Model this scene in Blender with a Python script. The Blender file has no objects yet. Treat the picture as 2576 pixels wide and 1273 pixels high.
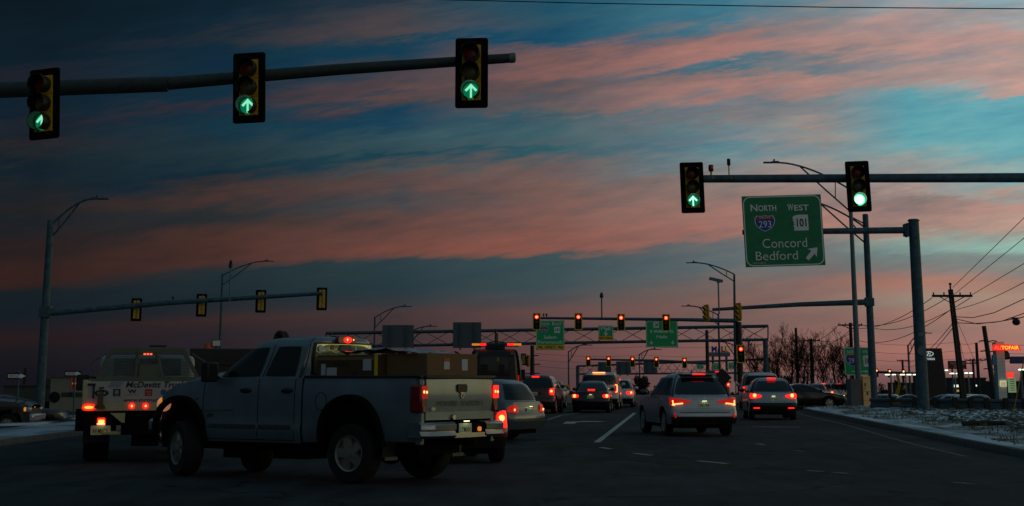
import bpy, bmesh, math, random
from mathutils import Vector, Matrix
random.seed(7)
R = math.radians
scene = bpy.context.scene
COL = scene.collection

# ------------------------------------------------------------------ camera
PITCH = R(12.5); CP, SP = math.cos(PITCH), math.sin(PITCH); EYE = 1.5
FPX, CX, CY = 4100.0, 1288.0, 48.0          # lens and principal point of the photograph (2576 px wide frame)
cam_d = bpy.data.cameras.new('camera'); cam = bpy.data.objects.new('camera', cam_d); COL.objects.link(cam)
cam.location = (0, 0, EYE); cam.rotation_euler = (R(90) + PITCH, 0, 0)
cam_d.sensor_width = 36; cam_d.lens = 36 * FPX / 2576
cam_d.shift_y = -(636.5 - CY) / 2576
cam_d.clip_start = .1; cam_d.clip_end = 9000
scene.camera = cam
scene.view_settings.view_transform = 'Standard'; scene.view_settings.look = 'None'
scene.view_settings.exposure = 0; scene.view_settings.gamma = 1

def ray(x, y):
    u = (x - CX) / FPX; v = (CY - y) / FPX
    return (u, CP - v * SP, SP + v * CP)
def P(x, y, Y):                              # survey helper: point of the scene at depth Y
    d = ray(x, y); t = Y / d[1]; return Vector((d[0] * t, Y, EYE + d[2] * t))
def sm(a, b, x):
    t = min(1, max(0, (x - a) / (b - a))); return t * t * (3 - 2 * t)
def gz(X, Y):                                # lie of the land
    z = -.55 * sm(12.8, 14.8, X - (Y - 90) * .09) * sm(88, 97, Y) - .55 * sm(-15, -17, X) * sm(55, 61, Y)
    if Y > 110: z -= .008 * (Y - 110)
    return z

# ------------------------------------------------------------------ dusk sky
def grade(c):
    r, g, b = c; m = (r + g + b) / 3
    if r > b: s = .80; r, g, b, m = r * .97, g * .97, b * .97, m * .97
    elif b > 150 and b > r + 35: s = .84; r, g, b, m = r * .95, g * .95, b * .95, m * .95
    else: s = 1.10
    return tuple(max(0, m + (v - m) * s) for v in (r, g, b))
def lin(c):
    return tuple(((v / 255) / 12.92 if v / 255 <= .04045 else ((v / 255 + .055) / 1.055) ** 2.4) for v in c) + (1,)
world = bpy.data.worlds.new('World'); scene.world = world; world.use_nodes = True
NT = world.node_tree; NT.nodes.clear()
def wn(t, **k):
    n = NT.nodes.new(t)
    for a, b in k.items(): setattr(n, a, b)
    return n
def setin(sock, v):
    if isinstance(v, bpy.types.NodeSocket): NT.links.new(v, sock)
    else: sock.default_value = v
def wm(op, a, b=0.0, c=None, clamp=False):
    n = wn('ShaderNodeMath', operation=op, use_clamp=clamp)
    setin(n.inputs[0], a); setin(n.inputs[1], b)
    if c is not None: setin(n.inputs[2], c)
    return n.outputs[0]
def wramp(fac, stops, interp='LINEAR'):
    n = wn('ShaderNodeValToRGB'); setin(n.inputs[0], fac); cr = n.color_ramp; cr.interpolation = interp
    stops = sorted(stops)
    while len(cr.elements) < len(stops): cr.elements.new(.5)
    for e, (p, c) in zip(cr.elements, stops): e.position = min(1, max(0, p)); e.color = c
    return n.outputs[0]
def wmix(f, a, b, blend='MIX'):
    n = wn('ShaderNodeMix', data_type='RGBA', blend_type=blend); n.clamp_factor = True
    setin(n.inputs[0], f); setin(n.inputs[6], a); setin(n.inputs[7], b); return n.outputs[2]
def wss(a, b, x):
    n = wn('ShaderNodeMapRange', interpolation_type='SMOOTHSTEP'); setin(n.inputs[0], x)
    n.inputs[1].default_value = a; n.inputs[2].default_value = b; return n.outputs[0]
def wnoise(vec, scale, detail, rough=.55):
    n = wn('ShaderNodeTexNoise'); setin(n.inputs['Vector'], vec); n.inputs['Scale'].default_value = scale
    n.inputs['Detail'].default_value = detail; n.inputs['Roughness'].default_value = rough; return n.outputs['Fac']
def wvec(x, y, z=0.0):
    n = wn('ShaderNodeCombineXYZ'); setin(n.inputs[0], x); setin(n.inputs[1], y); setin(n.inputs[2], z); return n.outputs[0]
tc = wn('ShaderNodeTexCoord'); sx = wn('ShaderNodeSeparateXYZ'); NT.links.new(tc.outputs['Generated'], sx.inputs[0])
dx, dy, dz = sx.outputs
dyc = wm('MAXIMUM', dy, .05)
A = wm('DIVIDE', dx, dyc); E0 = wm('DIVIDE', dz, dyc)
EMAX = .26
def e_of(y):
    d = ray(CX, y); return d[2] / d[1]
def a_of(x):
    d = ray(x, 500); return d[0] / d[1]
COLS = {  # azimuth columns of the evening sky, (height row, colour)
 100: [(0,(4,20,30)),(100,(6,25,35)),(150,(6,26,38)),(180,(22,30,40)),(205,(24,30,40)),(235,(5,28,42)),(290,(16,30,42)),(315,(26,32,42)),(345,(20,31,40)),(385,(34,33,39)),(410,(18,32,40)),(440,(8,28,40)),(480,(20,30,37)),(520,(30,30,34)),(560,(22,30,36)),(610,(32,28,32)),(660,(46,30,30)),(695,(56,31,29)),(718,(50,31,30)),(735,(18,30,36)),(790,(15,28,36)),(830,(28,27,32)),(850,(40,26,30)),(885,(24,25,30)),(950,(20,20,26))],
 560: [(0,(7,30,42)),(60,(12,36,50)),(85,(34,42,52)),(110,(12,40,55)),(190,(8,40,58)),(235,(14,44,60)),(262,(50,45,54)),(285,(20,46,62)),(320,(12,48,64)),(365,(30,50,58)),(400,(28,48,56)),(437,(9,40,55)),(465,(50,45,49)),(490,(68,47,46)),(525,(40,43,47)),(555,(36,42,46)),(600,(74,45,41)),(635,(76,44,40)),(660,(70,43,41)),(684,(26,43,49)),(740,(24,39,47)),(785,(36,38,43)),(805,(56,37,39)),(840,(36,34,40)),(900,(38,33,38)),(950,(32,28,34))],
 1000: [(0,(38,52,64)),(30,(58,61,69)),(70,(78,67,70)),(90,(50,62,73)),(105,(18,58,77)),(155,(15,58,78)),(180,(50,60,70)),(235,(92,67,69)),(262,(50,62,73)),(285,(18,62,82)),(335,(50,76,86)),(375,(46,72,80)),(393,(22,62,76)),(430,(70,74,76)),(455,(88,68,68)),(480,(84,66,67)),(502,(60,66,71)),(540,(95,66,63)),(590,(112,67,60)),(630,(117,67,58)),(643,(104,66,60)),(656,(40,59,65)),(725,(34,55,62)),(765,(48,53,58)),(785,(72,53,56)),(830,(60,49,53)),(880,(66,46,50)),(950,(52,38,44))],
 1400: [(0,(36,82,100)),(40,(46,80,96)),(75,(30,76,98)),(105,(20,74,97)),(140,(118,86,86)),(190,(142,92,86)),(225,(94,82,87)),(250,(84,84,92)),(270,(108,92,92)),(295,(60,88,98)),(335,(62,94,102)),(362,(74,92,98)),(384,(40,86,97)),(405,(80,90,95)),(425,(112,91,90)),(470,(126,89,82)),(520,(124,88,82)),(570,(136,86,77)),(625,(145,83,72)),(637,(128,82,73)),(650,(54,76,81)),(730,(60,76,82)),(765,(88,76,77)),(785,(108,74,72)),(825,(98,69,68)),(890,(108,67,66)),(950,(88,60,62))],
 1840: [(0,(60,112,132)),(50,(64,112,130)),(75,(120,112,118)),(95,(156,110,106)),(135,(168,117,111)),(150,(66,108,124)),(165,(56,106,122)),(180,(140,116,114)),(210,(178,122,113)),(235,(168,120,114)),(262,(112,120,127)),(285,(140,125,124)),(320,(104,130,137)),(345,(128,132,136)),(365,(88,128,138)),(405,(116,136,140)),(450,(144,122,116)),(520,(154,117,109)),(575,(168,109,98)),(595,(158,108,99)),(612,(104,106,108)),(660,(94,106,109)),(705,(112,102,100)),(760,(128,92,86)),(815,(120,92,88)),(870,(138,92,86)),(910,(144,92,85)),(950,(116,84,82))],
 2080: [(0,(108,134,142)),(45,(142,131,132)),(95,(172,131,124)),(135,(174,130,122)),(152,(138,124,125)),(172,(98,118,127)),(192,(160,126,121)),(210,(174,129,121)),(245,(160,131,127)),(272,(118,129,134)),(300,(150,137,133)),(325,(128,137,139)),(350,(150,139,135)),(380,(116,136,142)),(415,(138,141,140)),(450,(156,137,131)),(500,(156,124,116)),(555,(172,122,110)),(588,(162,124,114)),(606,(138,130,122)),(640,(104,115,116)),(680,(118,112,110)),(712,(152,106,97)),(760,(140,111,100)),(800,(140,100,92)),(870,(150,100,90)),(910,(160,100,90)),(955,(124,84,82))],
 2300: [(0,(144,152,157)),(40,(168,146,146)),(90,(180,142,136)),(125,(190,142,133)),(152,(138,136,140)),(175,(180,142,134)),(205,(168,142,138)),(222,(150,148,148)),(238,(84,165,180)),(300,(82,168,182)),(360,(96,170,180)),(385,(130,164,166)),(430,(158,154,150)),(475,(170,146,138)),(497,(150,122,117)),(515,(152,120,115)),(545,(176,132,120)),(575,(178,130,117)),(598,(148,164,153)),(625,(128,150,146)),(645,(110,126,126)),(680,(124,124,122)),(705,(184,118,100)),(730,(170,124,108)),(755,(158,140,122)),(790,(174,118,102)),(830,(150,112,102)),(880,(184,112,99)),(930,(144,92,89)),(955,(120,80,80))],
 2560: [(0,(140,166,173)),(45,(160,152,152)),(65,(148,158,162)),(90,(186,148,142)),(125,(192,147,139)),(150,(170,148,145)),(185,(184,147,139)),(215,(199,153,142)),(235,(186,156,148)),(255,(96,176,189)),(330,(92,178,190)),(390,(100,178,188)),(420,(140,178,178)),(455,(118,174,180)),(485,(176,150,138)),(510,(188,142,129)),(560,(188,153,137)),(592,(176,160,146)),(612,(150,187,173)),(632,(146,176,164)),(650,(124,136,133)),(685,(130,132,128)),(712,(178,127,109)),(745,(172,136,118)),(785,(182,131,112)),(835,(170,120,108)),(885,(178,116,105)),(930,(150,100,95)),(955,(126,86,84))],
}
SHIFT = {100: 725, 560: 680, 1000: 648, 1400: 642, 1840: 603, 2080: 595, 2300: 587, 2560: 580}     # the long lower cloud edge climbs to the right
def wgt(e): return min(1, max(0, e / e_of(640)))
SH0 = e_of(642)
def sh(x): return e_of(SHIFT[x]) - SH0
xs = sorted(COLS)
A01 = wm('MULTIPLY_ADD', A, 1 / .8, .5)
S01 = wramp(A01, [(a_of(x) / .8 + .5, (sh(x) * 10 + .5,) * 3 + (1,)) for x in xs])
S = wm('MULTIPLY', wm('SUBTRACT', S01, .5), .1)
wrp = wnoise(wvec(wm('MULTIPLY', A, 5.0), wm('MULTIPLY', wm('MULTIPLY_ADD', A, -.10, E0), 42.0)), 1.0, 6, .6)
wrp2 = wnoise(wvec(wm('MULTIPLY', A, 22.0), wm('MULTIPLY', wm('MULTIPLY_ADD', A, -.17, E0), 135.0), 3.1), 1.0, 7, .68)
hi = wss(.0, .12, E0)
warp = wm('MULTIPLY', wm('ADD', wm('MULTIPLY', wm('SUBTRACT', wrp, .5), .026), wm('MULTIPLY', wm('SUBTRACT', wrp2, .5), .036)), wm('MULTIPLY_ADD', wss(.035, .12, E0), .88, .12))
Ew = wm('ADD', E0, warp)
wg = wm('DIVIDE', Ew, e_of(640), clamp=True)
Es = wm('DIVIDE', wm('SUBTRACT', Ew, wm('MULTIPLY', S, wg)), EMAX + .04)
sky = None
for i, x in enumerate(xs):
    st = []
    for y, c in COLS[x]:
        e = e_of(y); st.append(((e - sh(x) * wgt(e)) / (EMAX + .04), lin(grade(c))))
    r = wramp(Es, st)
    if sky is None: sky = r
    else:
        f = wn('ShaderNodeMapRange'); setin(f.inputs[0], A); f.inputs[1].default_value = a_of(xs[i - 1]); f.inputs[2].default_value = a_of(x)
        sky = wmix(f.outputs[0], sky, r)
# fine cirrus texture
st1 = wnoise(wvec(wm('MULTIPLY', A, 16.0), wm('MULTIPLY', wm('MULTIPLY_ADD', A, -.14, E0), 95.0), 7.7), 1.0, 7, .62)
st2 = wnoise(wvec(wm('MULTIPLY', A, 55.0), wm('MULTIPLY', wm('MULTIPLY_ADD', A, -.10, E0), 260.0), 1.3), 1.0, 4, .6)
k = wm('ADD', wm('MULTIPLY', wm('SUBTRACT', st1, .5), 2.0), wm('MULTIPLY', wm('SUBTRACT', st2, .5), .6))
k = wm('MULTIPLY', k, wm('MULTIPLY_ADD', hi, .75, .25))
rr = wm('MULTIPLY_ADD', k, .72, 1.0); gg = wm('MULTIPLY_ADD', k, .34, 1.0); bb = wm('MULTIPLY_ADD', k, .16, 1.0)
cmb = wn('ShaderNodeCombineColor'); [setin(cmb.inputs[i], v) for i, v in enumerate((rr, gg, bb))]
sky = wmix(1.0, sky, cmb.outputs[0], 'MULTIPLY')
hsv = wn('ShaderNodeHueSaturation'); hsv.inputs['Saturation'].default_value = 1.0; hsv.inputs['Value'].default_value = 1.0; setin(hsv.inputs['Color'], sky); sky = hsv.outputs[0]
# the rest of the dome: dark to the left, afterglow low on the right, dim blue overhead, pale fill added behind to light the signs
LEFT, RIGHT, REAR, ZEN = (.012, .024, .034, 1), (.16, .16, .14, 1), (.27, .26, .225, 1), (.050, .104, .135, 1)
side = wmix(wss(-.9, .8, dx), LEFT, RIGHT)
rear = wmix(wss(-.65, .45, dx), (.018, .032, .042, 1), REAR)
amb = wmix(wss(.1, .75, wm('MULTIPLY', dy, -1.0)), side, rear)
glow = wm('MULTIPLY', wss(.72, .99, wm('ADD', wm('MULTIPLY', dx, .96), wm('MULTIPLY', dy, .28))), wss(.40, .02, wm('ABSOLUTE', wm('SUBTRACT', dz, .10))))
amb = wmix(glow, amb, (.80, .68, .34, 1))
amb = wmix(wss(.25, .75, dz), amb, ZEN)
hyp = wm('POWER', wm('ADD', wm('MULTIPLY', dx, dx), wm('ADD', wm('MULTIPLY', dy, dy), .0001)), .5)
front = wm('MULTIPLY', wss(.80, .93, wm('DIVIDE', dy, hyp)), wss(.52, .30, dz))
sky = wmix(front, amb, sky)
# a trace of the physical twilight scattering under it all
nis = wn('ShaderNodeTexSky', sky_type='NISHITA'); nis.sun_disc = False; nis.sun_elevation = R(-2.0); nis.sun_rotation = R(75)
sky = wmix(.02, sky, nis.outputs[0], 'ADD')
bg = wn('ShaderNodeBackground'); setin(bg.inputs[0], sky); bg.inputs[1].default_value = 1.0
out = wn('ShaderNodeOutputWorld'); NT.links.new(bg.outputs[0], out.inputs[0])

# ------------------------------------------------------------------ materials
MATS = {}
def mat(name, col, rough=.6, metal=0., var=.12, scale=8., bump=0., coat=0., spec=.4, col2=None, emit=None, es=0., thr=None, stretch=(1, 1, 1)):
    if name in MATS: return MATS[name]
    m = bpy.data.materials.new(name); m.use_nodes = True; t = m.node_tree; b = t.nodes['Principled BSDF']
    b.inputs['Roughness'].default_value = rough; b.inputs['Metallic'].default_value = metal
    b.inputs['Coat Weight'].default_value = coat; b.inputs['Coat Roughness'].default_value = .08
    b.inputs['Specular IOR Level'].default_value = spec
    tc = t.nodes.new('ShaderNodeTexCoord'); mp = t.nodes.new('ShaderNodeMapping'); mp.inputs['Scale'].default_value = stretch
    t.links.new(tc.outputs['Object'], mp.inputs[0])
    nz = t.nodes.new('ShaderNodeTexNoise'); nz.inputs['Scale'].default_value = scale; nz.inputs['Detail'].default_value = 5
    t.links.new(mp.outputs[0], nz.inputs['Vector'])
    cr = t.nodes.new('ShaderNodeValToRGB'); t.links.new(nz.outputs['Fac'], cr.inputs[0])
    c1 = tuple(max(0, v * (1 - var)) for v in col); c2 = col2 or tuple(min(1, v * (1 + var)) for v in col)
    lo, hi2 = thr or (.3, .7)
    cr.color_ramp.elements[0].position = lo; cr.color_ramp.elements[1].position = hi2
    cr.color_ramp.elements[0].color = (*c1, 1); cr.color_ramp.elements[1].color = (*c2, 1)
    t.links.new(cr.outputs[0], b.inputs['Base Color'])
    if bump:
        bp = t.nodes.new('ShaderNodeBump'); bp.inputs['Strength'].default_value = bump; bp.inputs['Distance'].default_value = .02
        t.links.new(nz.outputs['Fac'], bp.inputs['Height']); t.links.new(bp.outputs[0], b.inputs['Normal'])
    if emit:
        b.inputs['Emission Color'].default_value = (*emit, 1); b.inputs['Emission Strength'].default_value = es
    MATS[name] = m; return m
def lens_mat(name, core, rim, cs, rs, r0=.25, r1=.8, base=(.05, .01, .01), radius=.15):
    """a lamp lens: hot middle, deeper coloured towards its edge"""
    m = bpy.data.materials.new(name); m.use_nodes = True; t = m.node_tree; b = t.nodes['Principled BSDF']
    b.inputs['Base Color'].default_value = (*base, 1); b.inputs['Roughness'].default_value = .25
    tc = t.nodes.new('ShaderNodeTexCoord'); ln = t.nodes.new('ShaderNodeVectorMath'); ln.operation = 'LENGTH'
    t.links.new(tc.outputs['Object'], ln.inputs[0])
    mr = t.nodes.new('ShaderNodeMapRange'); mr.interpolation_type = 'SMOOTHSTEP'
    mr.inputs[1].default_value = r0 * radius; mr.inputs[2].default_value = r1 * radius; t.links.new(ln.outputs['Value'], mr.inputs[0])
    cr = t.nodes.new('ShaderNodeValToRGB'); t.links.new(mr.outputs[0], cr.inputs[0])
    cr.color_ramp.elements[0].color = (*[v * cs / max(cs, rs) for v in core], 1); cr.color_ramp.elements[1].color = (*[v * rs / max(cs, rs) for v in rim], 1)
    t.links.new(cr.outputs[0], b.inputs['Emission Color']); b.inputs['Emission Strength'].default_value = max(cs, rs)
    MATS[name] = m; return m

galv = mat('galvanised_steel', (.050, .105, .135), .6, .15, .38, 5)
galv_l = mat('galvanised_light', (.13, .18, .20), .55, .2, .15, 6)
arm_m = mat('arm_steel', (.05, .062, .062), .6, .2, .2, 7)
darkpole = mat('dark_bronze_pole', (.030, .028, .028), .55, .1, .2)
wood_m = mat('pole_wood', (.035, .030, .026), .9, 0, .35, 9, .3, stretch=(4, 4, .5))
black = mat('black_plastic', (.012, .012, .013), .5, 0, .2)
blackm = mat('matte_black', (.006, .006, .006), .9, 0, .2, spec=.1)
sigyel = mat('signal_yellow', (.62, .36, .015), .5, 0, .15, 12)
sigyel_b = mat('reflective_yellow', (1., .60, .02), .4, 0, .08, 20)
green_d = mat('sign_green_dull', (.0, .22, .085), .45, 0, .14, 2)
green = mat('sign_green', (.0, .46, .15), .45, 0, .08, 4)
white = mat('sign_white', (.86, .88, .86), .45, 0, .05, 10)
signyel = mat('sign_yellow', (.90, .56, .02), .45, 0, .06, 10)
signblk = mat('sign_black', (.010, .010, .010), .5)
signblue = mat('sign_blue', (.015, .06, .42), .45)
signred = mat('sign_red', (.42, .02, .02), .45)
alu = mat('sign_back_aluminium', (.085, .12, .14), .55, .2, .12, 3, stretch=(1, 1, 6))
rubber = mat('tyre_rubber', (.010, .010, .010), .85, 0, .25, 20, .15)
rim_m = mat('alloy_rim', (.42, .40, .36), .4, .7, .2, 10)
chrome = mat('chrome', (.42, .42, .41), .26, 1, .06, 4)
glass_d = mat('dark_glass', (.006, .007, .008), .06, 0, .1, spec=.55)
plate_w = mat('plate_paint', (.72, .84, .55), .5, 0, .06, 20)
plate_lamp_m = mat('plate_lamp', (.8, .8, .6), .4, emit=(1, .95, .62), es=2.2)
under = mat('underbody_black', (.006, .006, .006), .9, 0, .2, spec=.1)
tail_off = mat('tail_lens_red', (.20, .006, .006), .18, 0, .12, 14, spec=.6)
amber_l = mat('amber_lamp_lit', (.4, .12, .01), .3, emit=(1, .30, .03), es=.6)
red_lit = mat('brake_lamp_lit', (.3, .01, .01), .3, emit=(1, .010, .005), es=2.6)
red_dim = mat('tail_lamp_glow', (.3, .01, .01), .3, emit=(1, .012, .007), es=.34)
red_hot = mat('brake_lamp_core', (.3, .05, .02), .3, emit=(1, .30, .09), es=3.2)
head_lit = mat('head_lamp_lit', (.6, .5, .4), .3, emit=(1, .62, .22), es=1.2)

# ------------------------------------------------------------------ mesh tools
class MB:
    def __init__(s): s.v = []; s.f = []
    def add(s, vs, fs):
        o = len(s.v); s.v += [tuple(v) for v in vs]; s.f += [tuple(i + o for i in f) for f in fs]; return s
    def box(s, c, d, rot=None):
        vs = []
        for i in (-.5, .5):
            for j in (-.5, .5):
                for k2 in (-.5, .5):
                    p = Vector((i * d[0], j * d[1], k2 * d[2]))
                    if rot is not None: p = rot @ p
                    vs.append(p + Vector(c))
        return s.add(vs, [(0, 1, 3, 2), (4, 6, 7, 5), (0, 4, 5, 1), (2, 3, 7, 6), (0, 2, 6, 4), (1, 5, 7, 3)])
    def tube(s, pts, r, n=8, caps=True):
        pts = [Vector(p) for p in pts]; rs = r if isinstance(r, (list, tuple)) else [r] * len(pts)
        t0 = (pts[1] - pts[0]).normalized(); a = t0.orthogonal().normalized(); vs = []
        for i, p in enumerate(pts):
            t = (pts[min(i + 1, len(pts) - 1)] - pts[max(i - 1, 0)]).normalized()
            a = (a - t * a.dot(t)).normalized(); b = t.cross(a)
            for q in range(n):
                w = 2 * math.pi * q / n; vs.append(p + (a * math.cos(w) + b * math.sin(w)) * rs[i])
        fs = [(i * n + q, i * n + (q + 1) % n, (i + 1) * n + (q + 1) % n, (i + 1) * n + q) for i in range(len(pts) - 1) for q in range(n)]
        if caps: fs += [tuple(range(n - 1, -1, -1)), tuple(range((len(pts) - 1) * n, len(pts) * n))]
        return s.add(vs, fs)
    def cyl(s, a, b, r, r2=None, n=16): return s.tube([a, b], [r, r if r2 is None else r2], n)
    def prism(s, poly, fn, d0, d1):                     # polygon (a,b) swept between depths d0, d1 through fn(a,b,d)
        n = len(poly); vs = [fn(a, b, d0) for a, b in poly] + [fn(a, b, d1) for a, b in poly]
        return s.add(vs, [tuple(range(n)), tuple(range(2 * n - 1, n - 1, -1))] + [(i, i + n, (i + 1) % n + n, (i + 1) % n) for i in range(n)])
    def xz(s, poly, y0, y1): return s.prism(poly, lambda a, b, d: (a, d, b), y0, y1)
    def yz(s, poly, x0, x1): return s.prism(poly, lambda a, b, d: (d, a, b), x0, x1)
    def lathe(s, prof, o=(0, 0, 0), axis='x', n=28, close=False):
        vs = []
        for q in range(n):
            w = 2 * math.pi * q / n
            for r, h in prof:
                c, t = r * math.cos(w), r * math.sin(w)
                p = {'x': (h, c, t), 'y': (c, h, t), 'z': (c, t, h)}[axis]; vs.append((p[0] + o[0], p[1] + o[1], p[2] + o[2]))
        m = len(prof); fs = []
        for q in range(n):
            for j in range(m - 1 if not close else m):
                j2 = (j + 1) % m; fs.append((q * m + j, q * m + j2, ((q + 1) % n) * m + j2, ((q + 1) % n) * m + j))
        return s.add(vs, fs)
    def ball(s, c, r, n=12, m=8):
        vs = []; fs = []
        for i in range(m + 1):
            p = math.pi * i / m
            for q in range(n):
                w = 2 * math.pi * q / n; vs.append((c[0] + r[0] * math.sin(p) * math.cos(w), c[1] + r[1] * math.sin(p) * math.sin(w), c[2] + r[2] * math.cos(p)))
        for i in range(m):
            for q in range(n): fs.append((i * n + q, (i + 1) * n + q, (i + 1) * n + (q + 1) % n, i * n + (q + 1) % n))
        return s.add(vs, fs)
    def grid(s, rows, flip=False):
        m = len(rows[0]); vs = [p for r in rows for p in r]; fs = []
        for i in range(len(rows) - 1):
            for j in range(m - 1):
                f = (i * m + j, i * m + j + 1, (i + 1) * m + j + 1, (i + 1) * m + j); fs.append(f[::-1] if flip else f)
        return s.add(vs, fs)
    def text(s, txt, size, fn, shear=0., bold=0., spacing=1., width=None, height=None, align='CENTER'):
        """lettering; fn maps flat (a,b) to the scene; centred on 0,0"""
        cu = bpy.data.curves.new('t', 'FONT'); cu.body = txt; cu.size = size; cu.shear = shear; cu.offset = bold; cu.space_character = spacing
        cu.resolution_u = 3
        ob = bpy.data.objects.new('t', cu); COL.objects.link(ob); bpy.context.view_layer.update()
        me = ob.evaluated_get(bpy.context.evaluated_depsgraph_get()).to_mesh()
        vs = [v.co.copy() for v in me.vertices]; fs = [tuple(p.vertices) for p in me.polygons]
        if vs:
            x0 = min(v.x for v in vs); x1 = max(v.x for v in vs); y0 = min(v.y for v in vs); y1 = max(v.y for v in vs)
            kx = width / max(1e-6, x1 - x0) if width else 1; ky = height / max(1e-6, y1 - y0) if height else 1
            ax = (x0 + x1) / 2 if align == 'CENTER' else x0
            s.add([fn((v.x - ax) * kx, (v.y - (y0 + y1) / 2) * ky) for v in vs], fs)
        ob.to_mesh_clear(); COL.objects.unlink(ob); bpy.data.objects.remove(ob); bpy.data.curves.remove(cu); return s
    def mesh(s, name, m, smooth=35):
        me = bpy.data.meshes.new(name); me.from_pydata(s.v, [], s.f); me.materials.append(m); me.validate()
        bm = bmesh.new(); bm.from_mesh(me); bmesh.ops.recalc_face_normals(bm, faces=bm.faces[:]); bm.to_mesh(me); bm.free()
        if smooth:
            me.polygons.foreach_set('use_smooth', [True] * len(me.polygons)); me.set_sharp_from_angle(angle=R(smooth))
        return me
    def build(s, name, m, parent=None, smooth=35, bevel=0., label=None, loc=None):
        o = bpy.data.objects.new(name, s.mesh(name, m, smooth)); COL.objects.link(o)
        if parent is not None: o.parent = parent
        if loc is not None: o.location = loc
        if bevel:
            b = o.modifiers.new('bevel', 'BEVEL'); b.width = bevel; b.segments = 2; b.limit_method = 'ANGLE'; b.angle_limit = R(40)
        if label: o['label'] = label
        return o
def thing(name, label, cat, loc=(0, 0, 0), rz=0., group=None):
    o = bpy.data.objects.new(name, None); COL.objects.link(o); o.location = loc; o.rotation_euler = (0, 0, rz); o.empty_display_size = .2
    o['label'] = label; o['category'] = cat
    if group: o['group'] = group
    return o
def tag(o, label, cat, group=None):
    o['label'] = label; o['category'] = cat
    if group: o['group'] = group
    return o
def stru(o): o['kind'] = 'structure'; return o
def copy_tree(o, parent=None):
    c = o.copy(); COL.objects.link(c)
    if parent is not None: c.parent = parent
    for ch in list(o.children): copy_tree(ch, c)
    return c
def rrect(w, h, r, n=5, cx=0, cz=0):
    pts = []
    for sx2, sz2, a0 in ((1, 1, 0), (-1, 1, 90), (-1, -1, 180), (1, -1, 270)):
        for i in range(n + 1):
            a = R(a0 + 90 * i / n); pts.append((cx + sx2 * (w / 2 - r) + r * math.cos(a), cz + sz2 * (h / 2 - r) + r * math.sin(a)))
    return pts
def disc(r, n=28, cx=0, cz=0): return [(cx + r * math.cos(2 * math.pi * i / n), cz + r * math.sin(2 * math.pi * i / n)) for i in range(n)]
def ringxz(mb, outer, inner, y0, y1):                    # flat frame between two outlines of equal count, facing -y
    n = len(outer); vs = [(a, y, b) for y in (y0, y1) for a, b in outer] + [(a, y, b) for y in (y0, y1) for a, b in inner]
    fs = []
    for i in range(n):
        j = (i + 1) % n
        fs += [(i, j, 2 * n + j, 2 * n + i), (n + i, 3 * n + i, 3 * n + j, n + j), (i, n + i, n + j, j), (2 * n + i, 2 * n + j, 3 * n + j, 3 * n + i)]
    return mb.add(vs, fs)

# ------------------------------------------------------------------ ground, roads, verge
KX = [(9.8, -20), (9.85, 22), (10.0, 30), (10.2, 34), (10.5, 38.1), (11.3, 47.1), (12.6, 61.8), (14.0, 78), (14.55, 84), (15.2, 87.5), (17, 90.5), (20, 92)]
def kx(Y):
    for (a, y0), (b, y1) in zip(KX, KX[1:]):
        if Y <= y1: return a + (b - a) * (Y - y0) / (y1 - y0)
    return KX[-1][0]
asph = mat('asphalt', (.024, .032, .037), .88, 0, .32, 1.6, .0, spec=.12, col2=(.048, .058, .064), thr=(.3, .7), stretch=(1, .25, 1))
t = asph.node_tree; b = t.nodes['Principled BSDF']
nz2 = t.nodes.new('ShaderNodeTexNoise'); nz2.inputs['Scale'].default_value = 45; nz2.inputs['Detail'].default_value = 6
tcc = [n for n in t.nodes if n.type == 'TEX_COORD'][0]; t.links.new(tcc.outputs['Object'], nz2.inputs['Vector'])
mx = t.nodes.new('ShaderNodeMix'); mx.data_type = 'RGBA'; mx.blend_type = 'MULTIPLY'; mx.inputs[0].default_value = .75
src = b.inputs['Base Color'].links[0].from_socket; t.links.new(src, mx.inputs[6])
rp = t.nodes.new('ShaderNodeValToRGB'); rp.color_ramp.elements[0].position = .3; rp.color_ramp.elements[0].color = (.45, .45, .45, 1); rp.color_ramp.elements[1].position = .72
rp.color_ramp.elements[1].color = (1.35, 1.35, 1.35, 1)
t.links.new(nz2.outputs['Fac'], rp.inputs[0]); t.links.new(rp.outputs[0], mx.inputs[7]); t.links.new(mx.outputs[2], b.inputs['Base Color'])
vo = t.nodes.new('ShaderNodeTexVoronoi'); vo.feature = 'DISTANCE_TO_EDGE'; vo.inputs['Scale'].default_value = .16
nw = t.nodes.new('ShaderNodeTexNoise'); nw.inputs['Scale'].default_value = .7; nw.inputs['Detail'].default_value = 6; mw = t.nodes.new('ShaderNodeMix'); mw.data_type = 'VECTOR'; mw.inputs[0].default_value = .12
t.links.new(tcc.outputs['Object'], nw.inputs['Vector']); t.links.new(tcc.outputs['Object'], mw.inputs[4]); ms = t.nodes.new('ShaderNodeVectorMath'); ms.operation = 'SCALE'; ms.inputs['Scale'].default_value = 18.; t.links.new(nw.outputs['Color'], ms.inputs[0]); t.links.new(ms.outputs[0], mw.inputs[5]); t.links.new(mw.outputs[1], vo.inputs['Vector'])
ck = t.nodes.new('ShaderNodeValToRGB'); ck.color_ramp.elements[0].position = .004; ck.color_ramp.elements[0].color = (.35, .35, .35, 1); ck.color_ramp.elements[1].position = .012; t.links.new(vo.outputs['Distance'], ck.inputs[0])
m3 = t.nodes.new('ShaderNodeMix'); m3.data_type = 'RGBA'; m3.blend_type = 'MULTIPLY'; m3.inputs[0].default_value = 1.; t.links.new(mx.outputs[2], m3.inputs[6]); t.links.new(ck.outputs[0], m3.inputs[7])
bl_ = t.nodes.new('ShaderNodeTexNoise'); bl_.inputs['Scale'].default_value = .11; bl_.inputs['Detail'].default_value = 4; t.links.new(tcc.outputs['Object'], bl_.inputs['Vector'])
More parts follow.
